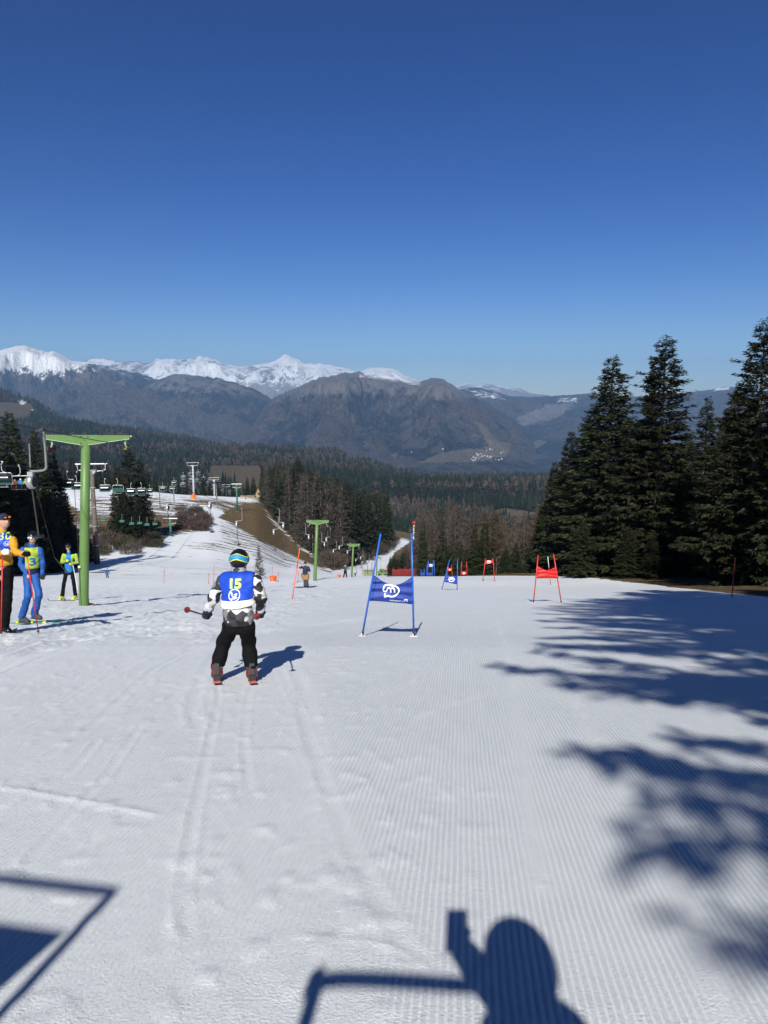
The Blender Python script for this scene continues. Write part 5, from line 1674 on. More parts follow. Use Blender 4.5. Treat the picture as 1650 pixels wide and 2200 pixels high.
M_WOOD = plain('hut_wood', (0.30, 0.20, 0.095), 0.7, var=0.25)
M_ROOF = plain('hut_roof', (0.10, 0.075, 0.055), 0.8, var=0.3)
b = on_ground(556, 345)
root = thing('hut', 'small wooden hut with a steep gable on the hilltop', 'hut', b)
hz_ = 2.6
Bag().box((0, 0, hz_ / 2 + 1.0), (2.0, 2.4, 1.6)).build('wall', M_WOOD, root)
Bag().prism([(-1.6, 2.4), (1.6, 2.4), (0, 6.0)], -1.3, 1.3, 'xz').build('gable', M_WOOD, root)
Bag().prism([(-1.9, 2.2), (-1.6, 2.2), (0.06, 6.1), (0, 6.4)], -1.6, 1.6, 'xz').prism([(1.9, 2.2), (1.6, 2.2), (0.0, 6.1), (0, 6.4)], -1.62, 1.62, 'xz').build('roof', M_ROOF, root)
Bag().box((0.25, -1.33, 3.5), (0.9, 0.08, 0.9)).build('window', M_RUBBER, root)
for x in (-0.9, 0.9): Bag().box((x, -0.9, 0.5), (0.22, 0.22, 1.6)).build('stilt', M_ROOF, root)
b = on_ground(533, 345)
root = thing('fence', 'low orange wooden fence on the hilltop beside the hut', 'fence', b)
for k in range(9):
    Bag().box((-3.4 + 0.85 * k, 0, 0.75), (0.16, 0.12, 1.6)).build('post', M_WOOD, root)
for z in (0.5, 0.95, 1.4):
    Bag().box((0, -0.10, z), (7.4, 0.06, 0.22)).build('rail', M_WOOD, root)

M_BASKET = plain('orange_mesh_plastic', (0.82, 0.11, 0.015), 0.5)
def basket(label, u, v, wpx, Y=None):
    Y = Y or Y_at(u, v)
    b = on_ground(u, Y); s = wpx / FPX * Y
    root = thing('basket', label, 'basket', b, 'orange baskets')
    n = 12
    Bag().lathe([(s * 0.38, 0.0), (s * 0.5, s * 0.75), (s * 0.53, s * 0.78), (s * 0.47, s * 0.78), (s * 0.36, s * 0.04), (0.0, s * 0.03)], (0, 0, 0), n).build('bowl', M_BASKET, root, None, True)
    for k in range(6):
        a = k * math.pi / 3 + 0.3
        Bag().tube([(s * 0.39 * math.cos(a), s * 0.39 * math.sin(a), 0.0), (s * 0.515 * math.cos(a), s * 0.515 * math.sin(a), s * 0.77)], s * 0.02, 4).build('rib', M_WHITE_PRINT if k == 4 else M_BASKET, root)
basket('orange basket on the snow between the child and the pink pole', 587, 1249, 15)
basket('orange basket beside the person in the lime vest', 729, 1246, 8, 70)

M_OLIVE = plain('olive_cover', (0.17, 0.20, 0.11), 0.7)
b = on_ground(793, 150)
root = thing('equipment_box', 'long olive green equipment box at the bottom of the lift', 'box', b)
Bag().box((0, 0, 0.75), (2.3, 1.2, 0.95)).build('body', M_OLIVE, root)
Bag().prism([(-1.2, 1.225), (1.2, 1.225), (1.15, 1.30), (-1.15, 1.30)], -0.65, 0.65, 'xz').build('lid', M_OLIVE, root)
for x in (-1.0, 1.0): Bag().box((x, 0, 0.1), (0.12, 1.0, 0.4)).build('foot', M_RUBBER, root)
b = on_ground(822, 152)
root = thing('snow_machine', 'pale green wheeled machine beside the red net', 'machine', b)
Bag().prism([(-1.0, 0.4), (1.0, 0.4), (1.05, 0.9), (0.5, 1.0), (0.2, 1.45), (-0.6, 1.45), (-0.8, 0.95), (-1.05, 0.9)], -0.6, 0.6, 'xz').build('body', MAT_GREEN, root)
for x in (-0.65, 0.65): Bag().lathe([(0.0, -0.15), (0.3, -0.15), (0.36, -0.05), (0.36, 0.05), (0.3, 0.15), (0, 0.15)], (x, -0.6, 0.36), 12, 'y').build('wheel', M_RUBBER, root)
Bag().box((-0.2, -0.62, 1.2), (0.55, 0.05, 0.3)).build('window', M_VISOR, root)
M_SIGN = plain('blue_sign', (0.02, 0.03, 0.26), 0.5)
b = on_ground(868, 165)
root = thing('round_sign', 'round blue sign with a white arrow in front of the red net', 'sign', b)
Bag().tube([(0, 0.05, -0.2), (0, 0.05, 0.8)], 0.04, 6).build('post', MAT_GALV, root)
Bag().lathe([(0.0, -0.02), (0.42, -0.02), (0.42, 0.02), (0.0, 0.02)], (0, 0, 0.85), 16, 'y').build('disc', M_SIGN, root)
Bag().box((0, -0.03, 0.78), (0.10, 0.01, 0.4)).prism([(-0.2, 0.92), (0.2, 0.92), (0, 1.12)], -0.035, -0.025, 'xz').build('arrow', M_WHITE_PRINT, root)

# red safety net along the wood
NETP = [(824, 1228, 205), (830, 1233, 190), (845, 1238, 172), (870, 1241, 160), (900, 1243, 150), (935, 1243, 140), (970, 1243, 132), (1005, 1243, 126)]
b0 = on_ground(900, 150)
root = thing('safety_net', 'red safety net curving along the edge of the wood', 'net', b0)
M_NET = plain('red_netting', (0.40, 0.030, 0.026), 0.7, var=0.35, scale=2.0)
pts = bez([tuple(on_ground(u, Y)) for (u, v, Y) in NETP], 6) - np.array(b0)
H_ = 1.9
step_n = len(pts)
wave = np.random.default_rng(3).normal(0, 0.14, step_n)
hs = np.linspace(0, 1, 5)
G = np.stack([np.stack([pts[:, 0], pts[:, 1] + 0.15 * np.sin(np.arange(step_n) * 1.3) * h_, pts[:, 2] + h_ * (H_ + wave) - 0.1], 1) for h_ in hs], 0)
V, Q = slab(G, 0.03)
link('netting', np_mesh('netting', V, Q, True), M_NET, root)
for k in range(0, step_n, 3):
    Bag().tube([pts[k] + [0, -0.06, -0.3], pts[k] + [0, -0.06, H_ + 0.3]], 0.045, 5).build('post', M_RED_POLE, root)
b = on_ground(889, 330)
root = thing('snow_gun', 'red and white snow gun at the top of the far piste', 'snow gun', at(889, 1150, 330))
Bag().tube([(0, 0, -3.0), (0.1, 0, 5.0)], [0.5, 0.4], 8).build('post', M_WHITE_PRINT, root)
Bag().lathe([(0.0, -0.9), (0.75, -0.7), (0.9, 0.6), (0.6, 0.9), (0, 1.0)], (0.1, 0, 5.6), 10).build('head', M_RED_POLE, root, None, True)

# the village in the far valley
g = np.random.default_rng(9)
M_HOUSE = plain('house_plaster', (0.38, 0.37, 0.35), 0.8)
M_HROOF = plain('house_roof', (0.22, 0.15, 0.12), 0.8)
hw = Bag().box((0, 0, 4), (14, 12, 10)).mesh('wall'); hw.materials.append(M_HOUSE)
hr = Bag().prism([(-8, 9), (8, 9), (0, 14)], -6.5, 6.5, 'xz').mesh('roof'); hr.materials.append(M_HROOF)
dg0 = bpy.context.evaluated_depsgraph_get()
def cast(u, v):
    d = at(u, v, 1.0).normalized()
    for nm in ('twin_peaked_mountain', 'right_mountain', 'forest_hill', 'ground'):
        o = bpy.data.objects[nm]
        ok, loc, nrm, idx = o.ray_cast(Vector((0, 0, 0)), d)
        if ok: return loc
    return at(u, v, 4500)
VIL = [(1013, 987), (1017, 983), (1022, 985), (1026, 980), (1029, 977), (1031, 983), (1036, 981), (1020, 989), (1041, 980), (1047, 981), (1052, 983), (1055, 982), (1024, 976), (1033, 976), (1065, 988), (1072, 989), (1078, 987), (1045, 968), (1053, 966), (1058, 967), (1076, 974), (1081, 972), (951, 966), (884, 972), (1016, 990), (1028, 986)]
for i, (u, v) in enumerate(VIL):
    p = cast(u, v)
    nm = 'white house in the far village, %s' % (['beside the main street', 'at the valley edge', 'on the meadow'][i % 3])
    r = thing('house', 'small white house of the village in the far valley', 'house', p, 'village houses', float(g.uniform(-0.5, 0.5)))
    s = float(g.uniform(0.4, 0.75)); r.scale = (s, s, s)
    link('wall', hw, None, r); link('roof', hr, None, r)
# ---------------------------------------------------------------- people: smooth distance fields turned into one skin each
def sd_cap(P, a, b, ra, rb):
    a = np.asarray(a, float); b = np.asarray(b, float)
    ab = b - a
    t = np.clip(((P - a) @ ab) / (ab @ ab + 1e-9), 0, 1)
    return np.linalg.norm(P - a - t[..., None] * ab, axis=-1) - (ra + (rb - ra) * t)


def sd_ell(P, c, r, R=None):
    q = P - np.asarray(c, float)
    if R is not None: q = q @ np.asarray(R, float)
    r = np.asarray(r, float)
    k = np.linalg.norm(q / r, axis=-1)
    return (k - 1) * r.min() * np.clip(k, 0.5, 1.0) ** 0 if False else (k - 1.0) * (r.min() * 0.5 + r.mean() * 0.5)


def sd_box(P, c, s, R=None, rd=0.01):
    q = P - np.asarray(c, float)
    if R is not None: q = q @ np.asarray(R, float)
    d = np.abs(q) - (np.asarray(s, float) / 2 - rd)
    return np.linalg.norm(np.maximum(d, 0), axis=-1) + np.minimum(d.max(-1), 0) - rd


def smin(a, b, k):
    h = np.clip(0.5 + 0.5 * (b - a) / k, 0, 1)
    return b + (a - b) * h - k * h * (1 - h)


def surface(f, lo, hi, vox):
    lo = np.asarray(lo, float); hi = np.asarray(hi, float)
    B = 5
    nc = np.maximum(np.ceil((hi - lo) / (vox * B)).astype(int), 2)
    cax = [lo[i] + vox * B * np.arange(nc[i] + 1) for i in range(3)]
    Dc = f(np.stack(np.meshgrid(*cax, indexing='ij'), -1))
    near = np.abs(Dc) < vox * B * 1.5 + 0.012
    act_c = np.zeros(tuple(nc), bool)
    for i in (0, 1):
        for j in (0, 1):
            for k in (0, 1):
                act_c |= near[i:nc[0] + i, j:nc[1] + j, k:nc[2] + k]
    n = nc * B + 1
    ii = [np.minimum((np.arange(n[a]) + B // 2) // B, nc[a]) for a in range(3)]
    D = np.sign(Dc)[np.ix_(*ii)] * vox * 2.0
    mk = act_c.repeat(B, 0).repeat(B, 1).repeat(B, 2)
    mask = np.zeros(tuple(n), bool)
    for i in (0, 1):
        for j in (0, 1):
            for k in (0, 1):
                mask[i:n[0] - 1 + i, j:n[1] - 1 + j, k:n[2] - 1 + k] |= mk
    w_ = np.argwhere(mask)
    if len(w_): D[mask] = f(lo + vox * w_)
    for a in range(3):                                        # close the box
        sl = [slice(None)] * 3
        for e in (0, -1):
            sl[a] = e; D[tuple(sl)] = np.maximum(D[tuple(sl)], vox * 0.5)
    inside = D < 0
    c = [inside[i:n[0] - 1 + i, j:n[1] - 1 + j, k:n[2] - 1 + k] for i in (0, 1) for j in (0, 1) for k in (0, 1)]
    s = sum(x.astype(int) for x in c)
    act = (s > 0) & (s < 8)
    idx = -np.ones(act.shape, int)
    cells = np.argwhere(act)
    idx[act] = np.arange(len(cells))
    acc = np.zeros((len(cells), 3)); cnt = np.zeros(len(cells))
    corners = [np.array([i, j, k]) for i in (0, 1) for j in (0, 1) for k in (0, 1)]
    for a in corners:
        for ax_ in range(3):
            if a[ax_]: continue
            b = a.copy(); b[ax_] = 1
            da = D[tuple((cells + a).T)]; db = D[tuple((cells + b).T)]
            m = (da < 0) != (db < 0)
            t = np.where(m, da / np.where(m, da - db, 1), 0)
            acc += m[:, None] * (a + (b - a) * t[:, None]); cnt += m
    V = lo + vox * (cells + acc / np.maximum(cnt, 1)[:, None])
    faces = []
    for ax_ in range(3):
        o1, o2 = [(1, 2), (2, 0), (0, 1)][ax_]
        sl0 = [slice(None)] * 3; sl1 = [slice(None)] * 3
        sl0[ax_] = slice(0, -1); sl1[ax_] = slice(1, None)
        A = inside[tuple(sl0)]; B = inside[tuple(sl1)]
        e = np.argwhere(A != B)
        e = e[(e[:, o1] > 0) & (e[:, o2] > 0) & (e[:, o1] < n[o1] - 1) & (e[:, o2] < n[o2] - 1)]
        if not len(e): continue
        flip = A[tuple(e.T)]
        d1 = np.zeros(3, int); d1[o1] = 1
        d2 = np.zeros(3, int); d2[o2] = 1
        q = np.stack([idx[tuple((e - d1 - d2).T)], idx[tuple((e - d2).T)], idx[tuple(e.T)], idx[tuple((e - d1).T)]], 1)
        q[~flip] = q[~flip][:, ::-1]
        faces.append(q)
    F = np.concatenate(faces)
    F = F[(F >= 0).all(1)]
    return V, F


def skin(name, f, lo, hi, vox, mat, parent, label=None):
    V, F = surface(f, lo, hi, vox)
    me = np_mesh(name, V, F, True)
    o = link(name, me, mat, parent)
    if label: o['label'] = label
    return o


M_SKIN = plain('skin', (0.50, 0.27, 0.18), 0.55, var=0.08)
M_HAIR = plain('dark_hair', (0.02, 0.014, 0.010), 0.6)
M_BLACK = plain('black_cloth', (0.0045, 0.0045, 0.0055), 0.85, spec=0.12, var=0.25, bump=0.004)
M_BLACKGLOSS = plain('black_helmet', (0.008, 0.008, 0.009), 0.28)
M_DGREY = plain('dark_grey_cloth', (0.045, 0.045, 0.055), 0.8, bump=0.004)
M_NAVY = plain('navy_cloth', (0.010, 0.016, 0.045), 0.75, bump=0.004)
M_BLUECL = plain('bright_blue_cloth', (0.008, 0.070, 0.29), 0.7, var=0.22, bump=0.004)
M_SKYBLUE = plain('sky_blue_cloth', (0.014, 0.145, 0.42), 0.7, var=0.15, bump=0.004)
M_YELLOW = plain('yellow_cloth', (0.50, 0.25, 0.012), 0.7, var=0.15, bump=0.004)
M_LIME = plain('lime_cloth', (0.26, 0.39, 0.03), 0.7, var=0.12, bump=0.004)
M_NEON = plain('neon_yellow', (0.46, 0.55, 0.03), 0.5)
M_BIBBLUE = fabric('royal_blue_bib', (0.012, 0.060, 0.46))
M_BIBGREEN = fabric('lime_bib', (0.30, 0.42, 0.05))
M_LIMEPRINT = plain('lime_print', (0.50, 0.72, 0.16), 0.6, var=0.04)
M_WHITECL = plain('white_cloth', (0.80, 0.80, 0.80), 0.7, var=0.06, bump=0.003)
M_GREYCL = plain('grey_cloth', (0.30, 0.29, 0.30), 0.75, bump=0.004)
M_BROWNCL = plain('tan_jacket', (0.26, 0.14, 0.045), 0.75, bump=0.004)
M_PINK = plain('pink_cloth', (0.72, 0.25, 0.33), 0.7)
M_REDBOOT = plain('red_boot_plastic', (0.20, 0.020, 0.017), 0.35)
M_LENS = plain('dark_lens', (0.012, 0.010, 0.012), 0.12)
M_TEALBAND = plain('cyan_strap', (0.012, 0.24, 0.46), 0.6)
M_YBAND = plain('yellow_strap', (0.78, 0.70, 0.06), 0.6)

N = NT('camo_cloth')
_o = N.obj()
_w = N.n('TexNoise'); _w.inputs['Scale'].default_value = 9.0; _w.inputs['Detail'].default_value = 1.0; N.set(_w.inputs['Vector'], _o)
_m = N.n('Mix'); _m.data_type = 'VECTOR'; _m.inputs[0].default_value = 0.05
N.set(_m.inputs[4], N.mapping(_o, (12.5, 12.5, 15.5), loc=(0.9, 0.2, 0.15))); N.set(_m.inputs[5], _w.outputs['Color'])
_v = N.n('TexVoronoi'); _v.distance = 'MANHATTAN'; N.set(_v.inputs['Vector'], _m.outputs[1]); _v.inputs['Scale'].default_value = 1.0
_s = N.n('SeparateColor'); N.set(_s.inputs[0], _v.outputs['Color'])
_c = N.ramp(_s.outputs[0], [(0.0, (0.016, 0.016, 0.020)), (0.28, (0.040, 0.039, 0.046)), (0.44, (0.19, 0.18, 0.185)), (0.60, (0.50, 0.48, 0.45)), (0.76, (0.60, 0.59, 0.60))], 'CONSTANT')
MAT_CAMO = N.bsdf(_c, 0.7, N.bump(N.noise(_o, 26.0, 4), 0.6, 0.012), 0.0, 0.3)


def rot_to(f):
    """columns: right, forward, up for a horizontal facing"""
    f = np.array([f[0], f[1], 0.0]); f /= np.linalg.norm(f)
    r = np.array([f[1], -f[0], 0.0])
    return np.stack([r, f, [0, 0, 1.0]], 1)


def person(label, pos, J, fit, vox=0.014, seed=0, group='people on the slope', prints=None, far=False):
    """J: joints in metres above the spot where the person stands (x right, y away from the camera)"""
    root = thing('person', label, 'person', pos, group)
    A = {k: (np.array(v, float) if not isinstance(v, (int, float)) else v) for k, v in J.items()}
    T = fit.get('thick', 1.0)
    face = np.array(J.get('face', (0, 1)), float)
    RH = rot_to(face)
    hc = A['head']; hr = A.get('headr', 0.095)
    bf = np.array(J.get('body_face', J.get('face', (0, 1))), float); RB = rot_to(bf)
    fl = fit.get('flat', 1.28)

    def torso(P, g=0.0):
        c = 0.5 * (A['chest'] + A['pelvis'])
        q = P - c
        q = q @ RB
        q = q * np.array([1, fl, 1])
        Q = c + q @ RB.T
        d = sd_cap(Q, A['chest'], A['belly'], fit['rc'], fit['rb'])
        d = smin(d, sd_cap(Q, A['belly'], A['pelvis'], fit['rb'], fit['rp']), 0.05)
        for s in ('l', 'r'):
            d = smin(d, sd_cap(Q, A['chest'], A['sh' + s] * 0.75 + A['chest'] * 0.25, fit['rc'] * 0.8, fit['ra'] * 1.05), 0.05)
        return d - g

    def arms(P, g=0.0):
        d = np.full(P.shape[:-1], 1e3)
        for s in ('l', 'r'):
            a = smin(sd_cap(P, A['sh' + s], A['el' + s], fit['ra'], fit['ra'] * 0.86), sd_cap(P, A['el' + s], A['wr' + s], fit['ra'] * 0.86, fit['ra'] * 0.70), 0.03)
            d = np.minimum(d, a)
        return d - g

    def legs(P, g=0.0):
        d = sd_cap(P, A['hipl'], A['hipr'], fit['rl'] * 1.1, fit['rl'] * 1.1)
        for s in ('l', 'r'):
            a = smin(sd_cap(P, A['hip' + s], A['kn' + s], fit['rl'] * 1.08, fit['rl'] * 0.9), sd_cap(P, A['kn' + s], A['an' + s], fit['rl'] * 0.9, fit['rl'] * fit.get('cuff', 0.98)), 0.03)
            d = smin(d, a, 0.03)
        return d - g

    def wr(P, amp, sc, sd):
        if far: return 0.0
        q = P * sc
        return amp * (noise3(q, sd) - 0.5) + amp * 0.5 * (noise3(q * 2.1, sd + 5) - 0.5)

    pts = np.array([v for k, v in A.items() if isinstance(v, np.ndarray) and v.shape == (3,)])
    lo = pts.min(0) - 0.24; hi = pts.max(0) + 0.24
    toe = {s: np.array(J.get('toe' + s, J.get('toe', (0, 1, 0))), float) for s in 'lr'}

    # the body: one continuous skin from head to feet, mostly under the clothes
    def hands(P, s, g=0.0):
        w = A['wr' + s]; e = A['el' + s]
        d = (w - e) / np.linalg.norm(w - e)
        side = np.cross(d, [0, 1, 0.3]); side /= np.linalg.norm(side)
        nrm = np.cross(side, d)
        k = fit.get('hand', 1.0)
        palm = w + d * 0.055 * k
        D = sd_ell(P, palm, (0.042 * k, 0.026 * k, 0.052 * k), np.stack([side, nrm, d], 1))
        for i, L in enumerate((0.030, 0.036, 0.034, 0.027)):
            o = palm + side * (0.030 - 0.020 * i) * k + d * 0.035 * k
            m = o + d * L * k + nrm * 0.012 * k
            tip = m + nrm * 0.030 * k - d * 0.006 * k
            D = smin(D, np.minimum(sd_cap(P, o, m, 0.0105 * k, 0.010 * k), sd_cap(P, m, tip, 0.010 * k, 0.009 * k)), 0.008)
        th = palm + side * 0.036 * k - d * 0.015 * k
        D = smin(D, sd_cap(P, th, th + side * 0.012 * k + d * 0.025 * k + nrm * 0.03 * k, 0.012 * k, 0.010 * k), 0.01)
        return D - g

    def head(P):
        fw = RH[:, 1]; up = np.array([0, 0, 1.0])
        d = sd_ell(P, hc, (hr * 0.80, hr * 0.96, hr * 1.16), RH)
        d = smin(d, sd_ell(P, hc + fw * hr * 0.30 - up * hr * 0.62, (hr * 0.52, hr * 0.55, hr * 0.5), RH), 0.03)
        d = smin(d, sd_cap(P, hc + fw * hr * 0.92 + up * hr * 0.10, hc + fw * hr * 1.12 - up * hr * 0.20, hr * 0.10, hr * 0.15), 0.012)   # nose
        for q in (-1, 1):
            d = smin(d, sd_ell(P, hc + RH[:, 0] * q * hr * 0.82 - up * hr * 0.05, (hr * 0.12, hr * 0.2, hr * 0.3), RH), 0.008)           # ears
            d = np.maximum(d, -sd_ell(P, hc + fw * hr * 0.98 + RH[:, 0] * q * hr * 0.33 + up * hr * 0.08, (hr * 0.20, hr * 0.16, hr * 0.12), RH))   # eye sockets
        d = np.maximum(d, -sd_cap(P, hc + fw * hr * 0.90 - RH[:, 0] * hr * 0.25 - up * hr * 0.52, hc + fw * hr * 0.90 + RH[:, 0] * hr * 0.25 - up * hr * 0.52, hr * 0.045, hr * 0.045))   # mouth
        return d

    def body(P):
        d = head(P)
        d = smin(d, sd_cap(P, A['neck'], hc - np.array([0, 0, hr * 0.5]), hr * 0.55, hr * 0.52), 0.03)
        d = smin(d, torso(P, -0.035), 0.04)
        d = smin(d, arms(P, -0.022), 0.03)
        d = smin(d, legs(P, -0.025), 0.03)
        for s in 'lr':
            d = smin(d, hands(P, s, -0.004), 0.012)
            d = smin(d, sd_cap(P, A['an' + s], A['an' + s] + toe[s] * 0.13 - np.array([0, 0, 0.05]), 0.035, 0.028), 0.02)
        return d
    skin('body', body, lo, hi, vox * (1.0 if not far else 1.2), fit.get('skin', M_SKIN), root)
    hem = fit.get('hem', A['pelvis'][2] - 0.06)
    htl = fit.get('hemtilt', 0.0)
    if 'jacket' in fit:
        slv = fit.get('sleeve', 1.0)
        def jacket(P):
            d = torso(P)
            if slv >= 1: d = smin(d, arms(P), 0.035)
            else:
                a = np.full(P.shape[:-1], 1e3)
                for s in 'lr':
                    a = np.minimum(a, sd_cap(P, A['sh' + s], A['sh' + s] + (A['el' + s] - A['sh' + s]) * 0.8, fit['ra'] * 1.1, fit['ra'] * 1.15))
                d = smin(d, a, 0.035)
            d = smin(d, sd_cap(P, A['neck'] - np.array([0, 0, 0.02]), A['neck'] + np.array([0, 0, 0.035]), hr * 0.72, hr * 0.74), 0.012)
            d = d + wr(P, 0.026, np.array([11.0, 11.0, 14.0]), seed)
            return np.maximum(d, hem + htl * P[..., 0] - P[..., 2])
        skin('jacket', jacket, lo, hi, vox, fit['jacket'], root)
    if 'trousers' in fit:
        def trousers(P):
            d = legs(P) + wr(P, 0.020, np.array([9.0, 9.0, 11.0]), seed + 3)
            return np.maximum(d, np.minimum(A['anl'][2], A['anr'][2]) + fit.get('cuffz', -0.02) - P[..., 2])
        skin('trousers', trousers, lo, hi, vox, fit['trousers'], root)
    for s in 'lr':
        if 'boots' in fit:
            an = A['an' + s]; td = toe[s] / np.linalg.norm(toe[s])
            rb = fit.get('rboot', 0.062)
            def boot(P):
                d = sd_cap(P, an + np.array([0, 0, 0.03]) - td * 0.01, an - np.array([0, 0, 0.05]), rb * 0.98, rb)
                d = smin(d, sd_cap(P, an - np.array([0, 0, 0.06]), an + td * 0.17 - np.array([0, 0, 0.075]), rb * 0.95, rb * 0.78), 0.03)
                d = np.minimum(d, sd_box(P, an + td * 0.055 - np.array([0, 0, 0.115]), (rb * 1.5, rb * 5.0, 0.03), rot_to(td[:2]), 0.012))
                for k in range(3):
                    d = np.minimum(d, sd_cap(P, an + td * (rb * 0.9 + 0.03 * k) + np.cross(td, [0, 0, 1]) * rb - np.array([0, 0, -0.02 + 0.035 * k]), an + td * (rb * 0.95 + 0.03 * k) - np.cross(td, [0, 0, 1]) * rb - np.array([0, 0, -0.02 + 0.035 * k]), 0.010, 0.010))
                return d
            bo_ = skin('boot', boot, an - np.array([0.26, 0.30, 0.16]), an + np.array([0.26, 0.30, 0.14]), min(vox, 0.016) if not far else vox, fit['boots'], root)
        if 'boots' in fit and fit.get('boot_back'):
            Rt = Matrix(rot_to(td[:2]).tolist()).to_4x4()
            Bag().box(an - td * (rb * 0.98) + np.array([0, 0, 0.005]), (rb * 0.9, 0.03, 0.13), Rt).build('spoiler', fit['boot_back'], bo_)
            for zz_ in (-0.05, 0.03):
                Bag().box(an - td * (rb * 0.2) + np.array([0, 0, zz_]), (rb * 2.12, 0.10, 0.018), Rt).build('buckle', fit['boot_back'], bo_)
        gm_ = fit.get('gloves' + s, fit.get('gloves'))
        if gm_ is not None:
            w = A['wr' + s]
            def glove(P):
                d = hands(P, s, 0.010 if not far else 0.02)
                e = (w - A['el' + s]) / np.linalg.norm(w - A['el' + s])
                return smin(d, sd_cap(P, w - e * 0.035, w + e * 0.03, fit['ra'] * 0.66, fit['ra'] * 0.60), 0.012)
            skin('glove', glove, w - 0.18, w + 0.18, min(vox, 0.010) if not far else vox, gm_, root)
    if 'helmet' in fit:
        fw = RH[:, 1]
        def helmet(P):
            c = hc + np.array([0, 0, hr * 0.22]) - fw * hr * 0.06
            o = sd_ell(P, c, (hr * 1.10, hr * 1.26, hr * 1.20), RH)
            q = (P - hc) @ RH
            o = np.maximum(o, np.minimum(q[..., 1] - hr * 0.22, hr * 0.46 - q[..., 2]))
            o = np.maximum(o, -(q[..., 2] + hr * 0.92 - 0.25 * np.maximum(q[..., 1], 0)))
            return o
        he = skin('helmet', helmet, hc - hr * 2.2, hc + hr * 2.2, vox * 0.7 if not far else vox, fit['helmet'], root)
        if fit.get('strap'):
            for (nm, z0, z1, m, gg) in fit['strap']:
                def band(P, z0=z0, z1=z1, gg=gg):
                    c = hc + np.array([0, 0, hr * 0.22]) - fw * hr * 0.06
                    o = sd_ell(P, c, (hr * 1.10, hr * 1.26, hr * 1.20), RH) - gg
                    q = (P - hc) @ RH
                    zz = q[..., 2] - 0.42 * np.abs(q[..., 0]) * -1.0 * 0.35 - 0.10 * q[..., 1]
                    bow = zz + 1.1 * q[..., 0] ** 2 / hr * 0.35
                    return np.maximum(np.maximum(o, -(o + 0.012)), np.maximum(hr * z0 - bow, bow - hr * z1))
                skin(nm, band, hc - hr * 2.2, hc + hr * 2.2, vox * 0.45, m, he)
    elif 'hat' in fit:
        def hat(P):
            q = (P - hc) @ RH
            o = sd_ell(P, hc + np.array([0, 0, hr * 0.20]) - RH[:, 1] * hr * 0.05, (hr * 0.95, hr * 1.10, hr * 1.12), RH)
            return np.maximum(o, hr * 0.28 + 0.25 * np.minimum(q[..., 1], 0) - q[..., 2])
        skin('hat', hat, hc - hr * 2, hc + hr * 2.2, vox * 0.7 if not far else vox, fit['hat'], root)
    if 'goggles' in fit:
        gz_, gm2, lens = fit['goggles']
        fw = RH[:, 1]
        def gog(P):
            return sd_box(P, hc + fw * hr * 0.86 + np.array([0, 0, hr * gz_]), (hr * 1.45, hr * 0.62, hr * 0.50), RH, hr * 0.16)
        go = skin('goggles', gog, hc - hr * 2, hc + hr * 2, vox * 0.6 if not far else vox, gm2, root)
        def ln(P):
            d = np.full(P.shape[:-1], 1e3)
            for q in (-1, 1):
                d = np.minimum(d, sd_ell(P, hc + fw * hr * 1.12 + RH[:, 0] * q * hr * 0.35 + np.array([0, 0, hr * gz_]), (hr * 0.28, hr * 0.13, hr * 0.16), RH))
            return d
        skin('lens', ln, hc - hr * 2, hc + hr * 2, vox * 0.5 if not far else vox, lens, go)
    if 'bib' in fit:
        bm_, b0, b1, bt, bw = fit['bib']
        def bib(P):
            d = torso(P, 0.032 if not far else 0.02)
            if not far: d = d + wr(P, 0.022, np.array([7.0, 7.0, 14.0]), seed + 9)
            d = smin(d, sd_cap(P, A['neck'] - np.array([0, 0, 0.09]), A['neck'] - np.array([0, 0, 0.005]), hr * 0.72 + 0.03, hr * 0.72 + 0.012), 0.02)
            d = np.maximum(d, b0 + bt * P[..., 0] - P[..., 2])
            d = np.maximum(d, P[..., 2] - b1)
            q = (P - A['chest']) @ RB
            d = np.maximum(d, np.abs(q[..., 0]) - bw)
            d = np.maximum(d, -(np.linalg.norm((P - A['neck'])[..., [0, 2]] * np.array([1.0, 0.9]), axis=-1) - hr * fit.get('neckhole', 0.30)))
            return d
        bo = skin('bib', bib, lo, hi, vox * 0.8, bm_, root)
        if prints:
            bv = bvh_of(bo.data)
            for pr in prints:
                pr(bo, bv)
    if 'hemband' in fit:
        hm, h0, h1, ht = fit['hemband']
        def hb(P):
            d = torso(P, 0.028) + wr(P, 0.020, np.array([4.0, 4.0, 26.0]), seed + 12)
            zz = P[..., 2] - ht * P[..., 0]
            return np.maximum(d, np.maximum(h0 - zz, zz - h1))
        skin('shirt_hem', hb, lo, hi, vox * 0.8, hm, root)
    for (nm, fn, m) in fit.get('extra', []):
        skin(nm, lambda P: fn(P, A, torso, arms, legs), lo, hi, vox, m, root)
    return root


def text_print(txt, size, x, z, mat, direction, bold=0.0, seg=0.02, xs=1.0):
    def go(bo, bv):
        V, F = text_mesh(txt, size, seg, bold)
        V = V * np.array([xs, 1, 1])
        Bag().add(drape(V + np.array([x, 0, z]), bv, direction, 0.005), None, F).build('number', mat, bo)
    return go


SWAN = [[(0.0 + 0.40 * math.cos(a), 0.40 * math.sin(a)) for a in np.linspace(0, 2 * math.pi, 25)],
        [(-0.27, 0.08), (-0.26, 0.17), (-0.20, 0.18), (-0.17, 0.10), (-0.15, -0.02), (-0.08, -0.09), (0.02, -0.10), (0.10, -0.05), (0.16, 0.04), (0.18, 0.11), (0.08, 0.08), (-0.02, 0.03)],
        [(-0.24, -0.22), (-0.05, -0.22), (0.10, -0.20), (0.24, -0.13)], [(0.02, -0.17), (0.10, -0.14), (0.18, -0.10)]]


